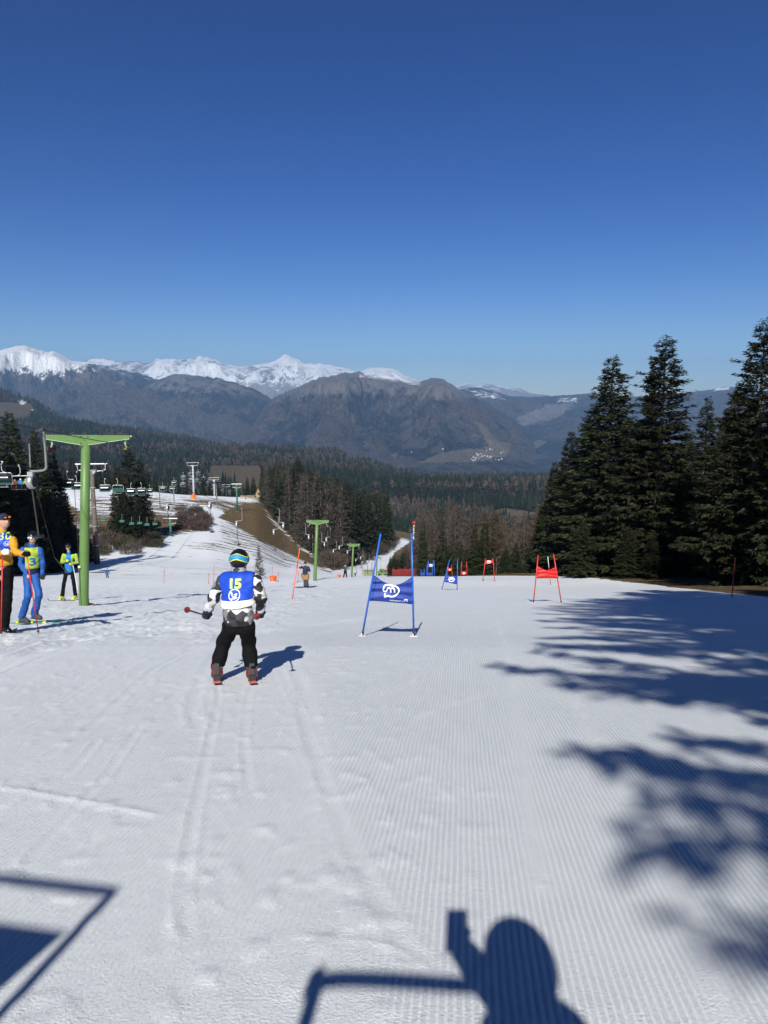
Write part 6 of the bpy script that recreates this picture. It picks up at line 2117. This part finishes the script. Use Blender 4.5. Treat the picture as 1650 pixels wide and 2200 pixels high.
def swan_print(x, z, s, direction, xs=1.0):
    def go(bo, bv):
        m3 = lambda a, b: (x + a * s * xs, 0.0, z + b * s)
        strokes_mesh('emblem', SWAN, 0.062, m3, bv, direction, 0.005, M_WHITE_PRINT, bo)
    return go


# skis, poles
def skis(pos, J, mats, L=1.35, label='', slope=None, toe=(0, 1), fwd=0.55, w=0.075, group='skis'):
    td = np.array([toe[0], toe[1], 0.0]); td /= np.linalg.norm(td)
    for s, nm in (('l', 'left'), ('r', 'right')):
        an = np.array(J['an' + s], float)
        base = Vector((pos.x + an[0], pos.y + an[1], 0)) + Vector(td) * 0.05
        base.z = gz(base.x, base.y)
        a = base + Vector(td) * (-L * (1 - fwd)); b = base + Vector(td) * (L * fwd)
        a.z = gz(a.x, a.y); b.z = gz(b.x, b.y)
        f = (b - a).normalized(); side = f.cross(Vector((0, 0, 1))).normalized(); up = side.cross(f)
        n = 16
        t = np.linspace(0, 1, n)
        wd = w * (0.62 + 0.38 * (2 * t - 1) ** 2) * 0.5; wd[-1] *= 0.35; wd[-2] *= 0.75
        lift = 0.10 * np.clip((t - 0.86) / 0.14, 0, 1) ** 2 + 0.02 * np.clip((0.05 - t) / 0.05, 0, 1)
        V = []
        for i in range(n):
            c = np.array(f) * (t[i] * L - L * (1 - fwd)) + np.array(up) * (0.012 + lift[i])
            for sx in (-1, 1):
                for sz in (0, 0.014):
                    V.append(c + np.array(side) * sx * wd[i] + np.array(up) * sz)
        Q = []
        for i in range(n - 1):
            k = 4 * i
            Q += [[k + 1, k + 5, k + 7, k + 3], [k, k + 2, k + 6, k + 4], [k, k + 4, k + 5, k + 1], [k + 2, k + 3, k + 7, k + 6]]
        Q += [[0, 1, 3, 2], [4 * n - 4, 4 * n - 2, 4 * n - 1, 4 * n - 3]]
        root = thing('ski', '%s ski %s' % (nm, label), 'ski', base, group)
        Bag().add(np.array(V), Q).build('ski_body', mats[0], root)
        R_ = Matrix((side, f, up)).transposed().to_4x4()
        for (yo, hh, ll) in ((-0.155, 0.045, 0.06), (0.16, 0.04, 0.07)):
            Bag().box(np.array(f) * yo + np.array(up) * (0.03 + hh / 2), (w * 0.85, ll, hh), R_).build('binding', mats[1], root)


def ski_pole(label, grip, tip, mats, r=0.009, disc=0.030, group='ski poles'):
    g_ = Vector(grip); t_ = Vector(tip); d = (t_ - g_).normalized()
    root = thing('ski_pole', label, 'ski pole', g_, group)
    e = np.array(t_ - g_); dd = np.array(d)
    Bag().tube([dd * 0.02, e], [r, r * 0.8], 8).build('shaft', mats[0], root, None, True)
    Bag().tube([-dd * 0.07, -dd * 0.03, dd * 0.06], [0.018, 0.014, 0.013], 8).build('grip', mats[2], root, None, True)
    q = Vector((0, 0, 1)).rotation_difference(d)
    b = Bag().lathe([(0.006, -0.006), (disc * 0.8, -0.004), (disc, 0.004), (disc * 0.6, 0.010), (0.006, 0.02)], (0, 0, 0), 12)
    V = np.concatenate(b.v) @ np.array(q.to_matrix()).T + e - dd * 0.06
    bb = Bag().add(V, np.concatenate(b.f4)); bb.build('basket', mats[1], root, None, True)
    return root


M_POLEBLK = plain('black_pole', (0.02, 0.018, 0.018), 0.4)
# --- the racing child, seen from behind
YC = Y_at(505, 1462)
PC = on_ground(505, YC)
kpx = FPX / (PC.y * CP - PC.z * SP)
def jc(u, v, y=0.0): return tuple(at(u, v, PC.y + y) - PC)
cU, mU, kU, rU = 512, 6, 68, 148
JC = dict(head=jc(514, 1205, 0.12), headr=0.090, neck=jc(513, 1231, 0.09), chest=jc(512, 1257, 0.03), belly=jc(512, 1292, -0.04), pelvis=jc(512, 1322, -0.10),
          shl=jc(478, 1247, 0.03), shr=jc(548, 1245, 0.03), ell=jc(458, 1284, -0.02), elr=jc(561, 1282, -0.02), wrl=jc(447, 1313, 0.06), wrr=jc(559, 1310, 0.06),
          hipl=jc(497, 1346, -0.08), hipr=jc(528, 1346, -0.08), knl=jc(480, 1380, 0.05), knr=jc(534, 1380, 0.05), anl=jc(466, 1437, -0.02), anr=jc(541, 1437, -0.02), face=(0.05, 1), toe=(-0.2, 1, -0.2))
person('child racer from behind in camouflage jacket, blue bib 15 and black trousers', PC, JC,
       dict(rc=0.132, rb=0.130, rp=0.160, ra=0.066, rl=0.080, flat=1.18, jacket=MAT_CAMO, trousers=M_BLACK, boots=M_REDBOOT, boot_back=M_DGREY, glovesl=M_NAVY, glovesr=M_NAVY, helmet=M_BLACKGLOSS, rboot=0.056, cuff=0.95, hand=0.85, cuffz=0.025, neckhole=-1.0,
            hem=jc(cU, 1336)[2], strap=[('goggle_strap', 0.62, 1.12, M_TEALBAND, 0.005), ('strap_edge', 0.52, 0.64, M_YBAND, 0.006), ('strap_edge', 1.12, 1.18, M_YBAND, 0.006)],
            extra=[('neck_gaiter', lambda P, A, t, a, l: sd_cap(P, A['neck'] + np.array([0, 0, 0.0]), A['neck'] + np.array([0, 0.02, 0.07]), 0.082, 0.074) + 0.02 * (noise3(P * np.array([14., 14, 34]), 3) - 0.5), M_GREYCL)],
            bib=(M_BIBBLUE, jc(cU, 1283)[2], jc(cU, 1229)[2], 0.06, 0.175), hemband=(M_WHITECL, jc(cU, 1297)[2], jc(cU, 1281)[2], 0.10)),
       vox=0.0105, seed=4, prints=[text_print('15', 0.125, jc(509, 1249)[0], jc(509, 1249)[2], M_LIMEPRINT, (0, 1, 0), 0.006, 0.015, 1.12), swan_print(jc(510, 1270)[0], jc(510, 1270)[2], 0.135, (0, 1, 0))])
# neck tube and helmet buttons
c = np.array(PC) + np.array(JC['neck'])
skis(PC, JC, (plain('red_white_ski', (0.36, 0.10, 0.08), 0.35, var=0.5, scale=12), M_POLEBLK), 1.25, 'of the child in bib 15', fwd=0.70, toe=(-0.22, 1))
hl = PC + Vector(JC['wrl']) + Vector((-0.01, 0.0, -0.05)); hr_ = PC + Vector(JC['wrr']) + Vector((0.0, 0.0, -0.05))
ski_pole('black pole with a red basket swung back by the child in bib 15', hl, at(398, 1309, PC.y - 0.62), (M_POLEBLK, M_REDBOOT, M_RUBBER))
ski_pole('pole pointing straight back from the right hand of the child in bib 15', hr_, at(551, 1325, PC.y - 0.80), (M_POLEBLK, M_REDBOOT, M_RUBBER))

# --- the man in bib 30 at the left edge
def stand(u, v, v_head):
    Y = Y_at(u, v); p = on_ground(u, Y); k = FPX / (p.y * CP - p.z * SP)
    return p, k
PM, km = stand(4, 1362, 1095)
def jm(u, v, y=0.0): return tuple(at(u, v, PM.y + y) - PM)
JM = dict(head=jm(9, 1119, 0.0), headr=0.112, neck=jm(4, 1143, 0.02), chest=jm(4, 1172, 0.02), belly=jm(3, 1205, 0.0), pelvis=jm(2, 1232, 0.0), shl=jm(-28, 1160, 0.06), shr=jm(27, 1160, 0.02), ell=jm(-30, 1195, -0.10), elr=jm(33, 1187, -0.08),
          wrl=jm(6, 1188, -0.28), wrr=jm(52, 1190, -0.26), hipl=jm(-10, 1228, 0.0), hipr=jm(16, 1228, 0.0), knl=jm(-9, 1290, -0.05), knr=jm(15, 1290, -0.05), anl=jm(-12, 1344, 0.02), anr=jm(8, 1344, 0.0), face=(0.8, -0.55), body_face=(0.25, -1), toe=(0.7, -0.5, 0))
dirb = (0, 1, 0)
person('man in blue bib 30 over a yellow jacket, leaning on poles at the left edge', PM, JM,
       dict(rc=0.185, rb=0.185, rp=0.18, ra=0.078, rl=0.105, flat=1.25, jacket=M_YELLOW, trousers=M_BLACK, boots=M_BLACKGLOSS, gloves=M_WHITECL, glovesr=M_BLACK, hat=M_NAVY, goggles=(0.72, M_BLACKGLOSS, M_ORANGE),
            hem=jm(mU, 1214)[2], bib=(M_BIBBLUE, jm(mU, 1181)[2], jm(mU, 1142)[2], 0.0, 0.25), hemband=(M_WHITECL, jm(mU, 1185)[2], jm(mU, 1181)[2], 0.0), rboot=0.075),
       vox=0.016, seed=14, prints=[text_print('30', 0.20, jm(13.5, 1151)[0], jm(mU, 1151)[2], M_LIMEPRINT, dirb, 0.0, 0.02), swan_print(jm(19.5, 1166)[0], jm(mU, 1166)[2], 0.105, dirb)])
ski_pole('red pole under the left glove of the man in bib 30', PM + Vector(JM['wrl']) + Vector((0.01, -0.03, 0.0)), tuple(on_ground(2, PM.y - 0.42)), (M_RED_POLE, M_RUBBER, M_REDBOOT), 0.013)
ski_pole('red pole planted in front of the skier in the lime bib', PM + Vector(JM['wrr']) + Vector((0.06, -0.03, 0.0)), tuple(on_ground(83, PM.y - 0.05)), (M_RED_POLE, M_RUBBER, M_REDBOOT), 0.012)
skis(PM, JM, (M_POLEBLK, M_DGREY), 1.6, 'of the man in bib 30', toe=(0.9, -0.25), fwd=0.30)

# --- the young skier in a blue suit with a lime bib
PK, kk = stand(64, 1341, 1133)
def jk(u, v, y=0.0): return tuple(at(u, v, PK.y + y) - PK)
JK = dict(head=jk(70, 1155, -0.02), headr=0.098, neck=jk(69, 1172, 0.02), chest=jk(69, 1190, 0.03), belly=jk(68, 1212, 0.04), pelvis=jk(66, 1230, 0.05), shl=jk(49, 1180, 0.02), shr=jk(86, 1181, 0.05), ell=jk(44, 1212, 0.02), elr=jk(92, 1210, 0.05),
          wrl=jk(57, 1234, -0.10), wrr=jk(91, 1232, 0.02), hipl=jk(59, 1238, 0.05), hipr=jk(75, 1238, 0.05), knl=jk(60, 1281, -0.14), knr=jk(84, 1278, -0.10), anl=jk(47, 1325, 0.02), anr=jk(74, 1318, 0.04), face=(0.12, -1), body_face=(0.3, -1), toe=(0.8, -0.35, 0))
person('young skier in a blue suit, lime bib and white sunglasses beside bib 30', PK, JK,
       dict(rc=0.140, rb=0.135, rp=0.135, ra=0.066, rl=0.086, flat=1.25, jacket=M_BLUECL, trousers=M_BLUECL, boots=M_DGREY, glovesr=M_RUBBER, helmet=M_BLACKGLOSS, goggles=(0.10, M_WHITE_PRINT, M_LENS), hem=jk(kU, 1238)[2],
            bib=(M_BIBGREEN, jk(kU, 1221)[2], jk(kU, 1176)[2], 0.0, 0.145), rboot=0.064,
            extra=[('waist', lambda P, A, t, a, l: np.maximum(t(P, 0.016), np.maximum(A['belly'][2] - 0.22 - P[..., 2], np.maximum(P[..., 2] - A['belly'][2] + 0.04, A['belly'][0] - 0.05 - P[..., 0]))), M_NAVY), ('hood', lambda P, A, t, a, l: np.maximum(sd_ell(P, A['neck'] + np.array([-0.04, 0.06, -0.01]), (0.16, 0.12, 0.085)), -sd_ell(P, A['head'] + np.array([0, -0.05, 0.02]), (0.11, 0.16, 0.13))), M_NAVY)]),
       vox=0.014, seed=24, prints=[text_print('3', 0.24, jk(74, 1206)[0], jk(kU, 1206)[2], M_BLUECL, dirb, 0.006, 0.02, 1.2)])
skis(PK, JK, (plain('green_ski', (0.06, 0.30, 0.14), 0.35), M_NEON), 1.5, 'of the skier in the lime bib', toe=(1.0, 0.06), fwd=0.72)

# --- rider in the lime and blue jacket
PR, kr = stand(149, 1291, 1163)
def jr(u, v, y=0.0): return tuple(at(u, v, PR.y + y) - PR)
JR = dict(head=jr(146, 1175, -0.03), headr=0.100, neck=jr(148, 1188, 0.0), chest=jr(149, 1199, 0.0), belly=jr(148, 1214, 0.02), pelvis=jr(148, 1226, 0.04), shl=jr(137, 1193, 0.0), shr=jr(163, 1193, 0.0), ell=jr(133, 1208, -0.04), elr=jr(166, 1209, -0.04),
          wrl=jr(142, 1206, -0.20), wrr=jr(156, 1211, -0.20), hipl=jr(142, 1231, 0.03), hipr=jr(155, 1231, 0.03), knl=jr(137, 1256, -0.08), knr=jr(159, 1256, -0.08), anl=jr(134, 1280, 0.02), anr=jr(162, 1279, 0.02), face=(0.0, -1), toe=(-0.2, -1, 0))
person('skier in a sky blue and lime jacket riding the button lift by the mast', PR, JR,
       dict(rc=0.160, rb=0.160, rp=0.165, ra=0.070, rl=0.082, flat=1.3, jacket=M_SKYBLUE, trousers=M_BLACK, boots=M_NEON, gloves=M_NEON, helmet=M_BLACKGLOSS, goggles=(0.10, M_RUBBER, M_VISOR), hem=jr(rU, 1230)[2], rboot=0.07,
            extra=[('shoulder_panel', lambda P, A, t, a, l: np.maximum(np.minimum(t(P, 0.012), a(P, 0.010)), np.maximum(A['ell'][2] - P[..., 2] - 0.05, 0.095 - np.abs(P[..., 0] - A['chest'][0]))), M_LIME)]),
       vox=0.018, seed=34)
skis(PR, JR, (M_POLEBLK, M_NEON), 1.5, 'of the rider in the lime and blue jacket', toe=(-0.35, -1), fwd=0.55)
hR = PR + Vector(JR['wrr'])
bar_root = thing('lift_hanger', 'lift bar on a stretched rope towing the rider in the lime and blue jacket', 'lift bar', cable_at(CL, cable_Y(CL, 62)), 'button lift hangers')
cw = np.array(bar_root.location)
Bag().tube([np.array([0, 0, 0]), np.array([-0.02, 0, -0.75])], 0.024, 6).build('arm', MAT_GALV, bar_root)
e1 = np.array(at(117, 1197, PR.y - 0.5)) - cw; e2 = np.array(at(146, 1233, PR.y - 0.2)) - cw
Bag().tube([np.array([-0.02, 0, -0.75]), e1], 0.006, 5).build('rope', MAT_CABLE, bar_root)
Bag().tube([e1, e2], 0.018, 8).build('bar', MAT_DARKBAR, bar_root)
ski_pole('pale pole held by the rider in the lime and blue jacket', hR, tuple(on_ground(172, PR.y - 0.4)), (M_WHITE_PRINT, M_RUBBER, M_NEON), 0.011)

# --- smaller figures further off
def small(label, u, v, vh, fit, pose=None, Y=None, seed=0, face=(0, -1), lean=0.0, arm=None):
    Y = Y or Y_at(u, v); p = on_ground(u, Y); k = FPX / (p.y * CP - p.z * SP)
    H = (v - vh) / k
    s = H / 1.75
    J = dict(head=(0.0 + lean, 0, 1.60 * s), headr=0.115 * s, neck=(lean, 0, 1.45 * s), chest=(lean * 0.8, 0, 1.28 * s), belly=(lean * 0.4, 0, 1.05 * s), pelvis=(0, 0, 0.92 * s), shl=(-0.19 * s + lean, 0, 1.38 * s), shr=(0.19 * s + lean, 0, 1.38 * s),
             ell=(-0.28 * s, 0, 1.12 * s), elr=(0.28 * s, 0, 1.12 * s), wrl=(-0.30 * s, -0.06 * s, 0.90 * s), wrr=(0.30 * s, -0.06 * s, 0.90 * s), hipl=(-0.09 * s, 0, 0.9 * s), hipr=(0.09 * s, 0, 0.9 * s),
             knl=(-0.12 * s, -0.05 * s, 0.50 * s), knr=(0.12 * s, -0.05 * s, 0.5 * s), anl=(-0.15 * s, 0, 0.12 * s), anr=(0.15 * s, 0, 0.12 * s), face=face, toe=(face[0], face[1], 0))
    for kx, val in (pose or {}).items(): J[kx] = tuple(np.array(val) * s)
    f = dict(rc=0.165 * s, rb=0.16 * s, rp=0.16 * s, ra=0.075 * s, rl=0.10 * s, flat=1.3, hem=0.84 * s, rboot=0.085 * s, hand=1.2 * s)
    f.update(fit)
    return person(label, p, J, f, vox=0.028 * max(s, 0.6) if Y < 60 else 0.04, seed=seed, far=True), p, J


small('man in a black shirt with a tan jacket tied round the waist', 656, 1263, 1206, dict(jacket=M_NAVY, sleeve=0, trousers=M_DGREY, boots=M_BLACKGLOSS, hat=M_BLACK, hem=1.1 if False else 0.93,
      extra=[('tied_jacket', lambda P, A, t, a, l: np.maximum(np.minimum(t(P, 0.05), l(P, 0.07)), np.maximum(P[..., 2] - A['pelvis'][2] - 0.06, np.maximum(A['pelvis'][2] - 0.33 - P[..., 2], 0.02 - np.abs(P[..., 0] - 0.0) - 2.0 * (A['pelvis'][2] - 0.05 - P[..., 2])))), M_BROWNCL)]),
      pose=dict(ell=(-0.36, -0.1, 1.40), wrl=(-0.16, -0.18, 1.66), wrr=(0.27, -0.02, 0.86), knl=(-0.02, -0.05, 0.5), anl=(-0.02, 0, 0.12), anr=(0.14, 0, 0.12), elr=(0.30, 0, 1.10)), seed=41, lean=0.02, face=(-0.15, -1))
# a snowboard under his feet
pb = put(652, 1263)
sb = Bag().prism([(0.62 * math.cos(a) * (1.0), 0.14 * math.sin(a)) for a in np.linspace(0, 2 * math.pi, 24, endpoint=False)], 0.0, 0.02, 'xy')
o = sb.build('snowboard', M_POLEBLK, None, pb + Vector((0.05, -0.02, 0.03))); tag(o, 'black snowboard under the man with the tan jacket', 'snowboard')
small('person in a lime vest and black trousers shading their eyes below the third mast', 742, 1246, 1217, dict(jacket=M_DGREY, trousers=M_BLACK, boots=M_BLACKGLOSS, hat=M_BLACK, bib=(M_LIME, 0.98, 1.42, 0.0, 0.2)),
      pose=dict(ell=(-0.36, 0, 1.34), wrl=(-0.18, -0.1, 1.58), elr=(0.36, 0, 1.36), wrr=(0.17, -0.1, 1.58), anl=(-0.22, 0, 0.12), anr=(0.18, 0, 0.12)), Y=66, seed=42)
small('small child in a blue suit alone on the snow below the pylon', 231, 1246, 1224, dict(jacket=M_BLUECL, trousers=M_DGREY, boots=M_BLACKGLOSS, helmet=M_BLUECL, gloves=M_BLUECL), pose=dict(wrr=(0.42, -0.1, 0.95)), Y=84, seed=43)
small('person with a pink top and dark helmet behind the right shoulder of the child', 548, 1258, 1212, dict(jacket=M_PINK, trousers=M_DGREY, boots=M_BLACKGLOSS, helmet=M_BLACKGLOSS), seed=44, Y=30)
small('person in a yellow jacket hidden behind the left shoulder of the child', 489, 1280, 1213, dict(jacket=M_YELLOW, trousers=M_BLACK, boots=M_BLACKGLOSS, hat=M_YBAND), seed=45, Y=24)
small('rider in yellow on the button lift beyond the second mast', 725, 1193, 1182, dict(jacket=M_YELLOW, trousers=M_BLACK, boots=M_BLACKGLOSS, helmet=M_YBAND), seed=46, Y=300)
small('dark figure standing beside the olive box at the bottom of the lift', 763, 1244, 1234, dict(jacket=M_BLACK, trousers=M_BLACK, boots=M_BLACK, hat=M_BLACK), seed=47, Y=150)
small('tiny skier on the white hilltop near the hut', 528, 1066, 1060, dict(jacket=M_REDBOOT, trousers=M_BLACK, boots=M_BLACK, hat=M_BLACK), seed=48, Y=335)
# riders sitting on the open chair
Rm = Matrix.Rotation(math.radians(9), 3, 'Z')
for i, (dx, jm_, hm, lab) in enumerate([(0.62, M_LIME, M_LIME, 'chairlift rider in a lime jacket at the right of the open chair'), (0.0, M_SKYBLUE, M_WHITE_PRINT, 'chairlift rider in a blue jacket in the middle of the open chair'), (-0.64, plain('dark_red_cloth', (0.16, 0.02, 0.02), 0.7), M_BLACKGLOSS, 'chairlift rider in dark red at the left of the open chair')]):
    q = CH2.location + Rm @ Vector((dx, -0.25, -0.16))
    J = dict(head=(0, 0.05, 0.66), headr=0.12, neck=(0, 0.06, 0.52), chest=(0, 0.06, 0.38), belly=(0, 0.05, 0.18), pelvis=(0, 0.03, 0.06), shl=(-0.19, 0.05, 0.45), shr=(0.19, 0.05, 0.45), ell=(-0.27, -0.05, 0.2), elr=(0.27, -0.05, 0.2), wrl=(-0.16, -0.28, 0.14), wrr=(0.16, -0.28, 0.14),
             hipl=(-0.09, 0, 0.05), hipr=(0.09, 0, 0.05), knl=(-0.13, -0.45, 0.05), knr=(0.13, -0.45, 0.05), anl=(-0.13, -0.5, -0.38), anr=(0.13, -0.5, -0.38), face=(0, -1), toe=(0, -1, 0))
    person(lab, q, J, dict(rc=0.17, rb=0.16, rp=0.15, ra=0.08, rl=0.10, flat=1.2, jacket=jm_, trousers=M_BLACK, boots=M_REDBOOT, helmet=hm, hem=0.0), vox=0.045, seed=60 + i, far=True, group='riders on the open chair')

# --- the photographer, whose shadow lies at the bottom of the picture, holding up the phone
PP = Vector((0.10, -0.42, gz(0.10, -0.42)))
g0 = -PP.z
JP = dict(head=(0.075, 0.0, g0 + 0.11), headr=0.113, neck=(0.09, -0.03, g0 - 0.04), chest=(0.12, -0.05, g0 - 0.22), belly=(0.12, -0.05, g0 - 0.48), pelvis=(0.12, -0.05, g0 - 0.70), shl=(-0.07, -0.05, g0 - 0.14), shr=(0.33, -0.05, g0 - 0.13), ell=(-0.12, 0.02, g0 - 0.42), elr=(0.25, 0.12, g0 - 0.36),
          wrl=(-0.10, 0.14, g0 - 0.62), wrr=(-0.02, 0.31, g0 - 0.14), hipl=(0.02, -0.05, g0 - 0.74), hipr=(0.22, -0.05, g0 - 0.74), knl=(0.0, 0.0, g0 - 1.12), knr=(0.26, 0.0, g0 - 1.12), anl=(-0.02, -0.04, 0.12), anr=(0.30, -0.04, 0.12), face=(0, 1), toe=(0, 1, 0))
person('photographer in a helmet holding up a phone, outside the picture', PP, JP, dict(rc=0.18, rb=0.175, rp=0.17, ra=0.075, rl=0.10, flat=1.25, jacket=M_DGREY, trousers=M_BLACK, boots=M_BLACKGLOSS, helmet=M_BLACKGLOSS, gloves=M_BLACK, hem=g0 - 0.80, rboot=0.075, extra=[('hood', lambda P, A, t, a, l: sd_ell(P, A['neck'] + np.array([0.0, -0.04, 0.0]), (0.17, 0.13, 0.10)), M_DGREY)]), vox=0.025, seed=70)
ph = Bag().box((0.0, -0.075, -0.015), (0.078, 0.009, 0.160)); o = ph.build('phone', M_LENS); tag(o, 'phone held upright by the photographer, outside the picture', 'phone')
# ---------------------------------------------------------------- start area behind the camera, known from its shadow
def back(u, v, yplane):
    """where a shadow point in the photo was cast from, on the upright plane y = yplane"""
    y = row_to_y(v)
    for _ in range(4):
        p = on_ground(u, y)
        vv = float(uv_of(np.array([p.x]), np.array([p.y]), np.array([p.z]))[1][0])
        y *= 1 + (vv - v) / 1600.0 * (1 if v > 1240 else 0)
    t = (yplane - p.y) / LDIR.y
    return p + LDIR * t


M_ALU = plain('aluminium_tube', (0.45, 0.46, 0.46), 0.4, 0.6)
yb_ = -1.15
A_ = back(0, 1888, yb_); B_ = back(243, 1916, yb_); C_ = back(0, 2182, yb_); D_ = back(150, 1992, yb_); E_ = back(0, 1972, yb_); C2_ = back(0, 2122, yb_)
b0 = Vector((B_.x - 0.9, yb_, gz(B_.x - 0.9, yb_)))
root = thing('start_banner', 'framed start banner on legs behind the photographer, outside the picture', 'banner', b0)
R0 = lambda p: np.array(p) - np.array(b0)
ext = lambda p, q, k: p + (q - p) * k
Bag().tube([R0(ext(B_, A_, 3.0)), R0(B_)], 0.020, 8).build('top_rail', M_ALU, root)
Bag().tube([R0(B_), R0(ext(B_, C_, 1.55))], 0.020, 8).build('slanted_rail', M_ALU, root)
P1_, P2_ = ext(D_, E_, 3.2), ext(D_, C2_, 1.9)
pl_ = np.array([R0(D_) + [0, -0.03, 0], R0(P1_) + [0, -0.03, 0], R0(P2_) + [0, -0.03, 0]])
Bag().add(np.concatenate([pl_, pl_ + [0, 0.01, 0]]), [[0, 1, 4, 3], [1, 2, 5, 4], [2, 0, 3, 5]], [[0, 1, 2], [3, 5, 4]]).build('cloth', M_BIBBLUE, root)
for q in (ext(B_, A_, 2.6), ext(B_, C_, 1.5)):
    Bag().tube([R0(q), R0(Vector((q.x, q.y, gz(q.x, q.y) - 0.1)))], 0.018, 8).build('leg', M_ALU, root)
# tubular hoop of the start fence
yh = -0.75
H1_ = back(655, 2200, yh); H2_ = back(690, 2104, yh); H3_ = back(1010, 2118, yh)
b1 = Vector((H1_.x, yh, gz(H1_.x, yh)))
root = thing('start_barrier', 'tubular start barrier beside the photographer, outside the picture', 'barrier', b1)
R1 = lambda p: np.array(p) - np.array(b1)
H4_ = Vector((H3_.x + 0.16, yh, H3_.z - 0.02)); H0_ = Vector((H1_.x - 0.03, yh, b1.z - 0.1)); H5_ = Vector((H4_.x + 0.05, yh, gz(H4_.x, yh) - 0.1))
Bag().tube(bez([R1(H0_), R1(H1_), R1(H2_ + Vector((-0.02, 0, -0.05))), R1(H2_ + Vector((0.05, 0, 0.0))), R1(H3_), R1(H4_ - Vector((0.05, 0, 0))), R1(H4_ + Vector((0.02, 0, -0.06))), R1(H5_)], 8), 0.022, 8).build('hoop', M_ALU, root, None, True)
zz = R1(H3_)[2] - 0.55
Bag().tube([(R1(H1_)[0] - 0.02, 0, zz), (R1(H5_)[0], 0, zz)], 0.016, 8).build('rail', M_ALU, root)
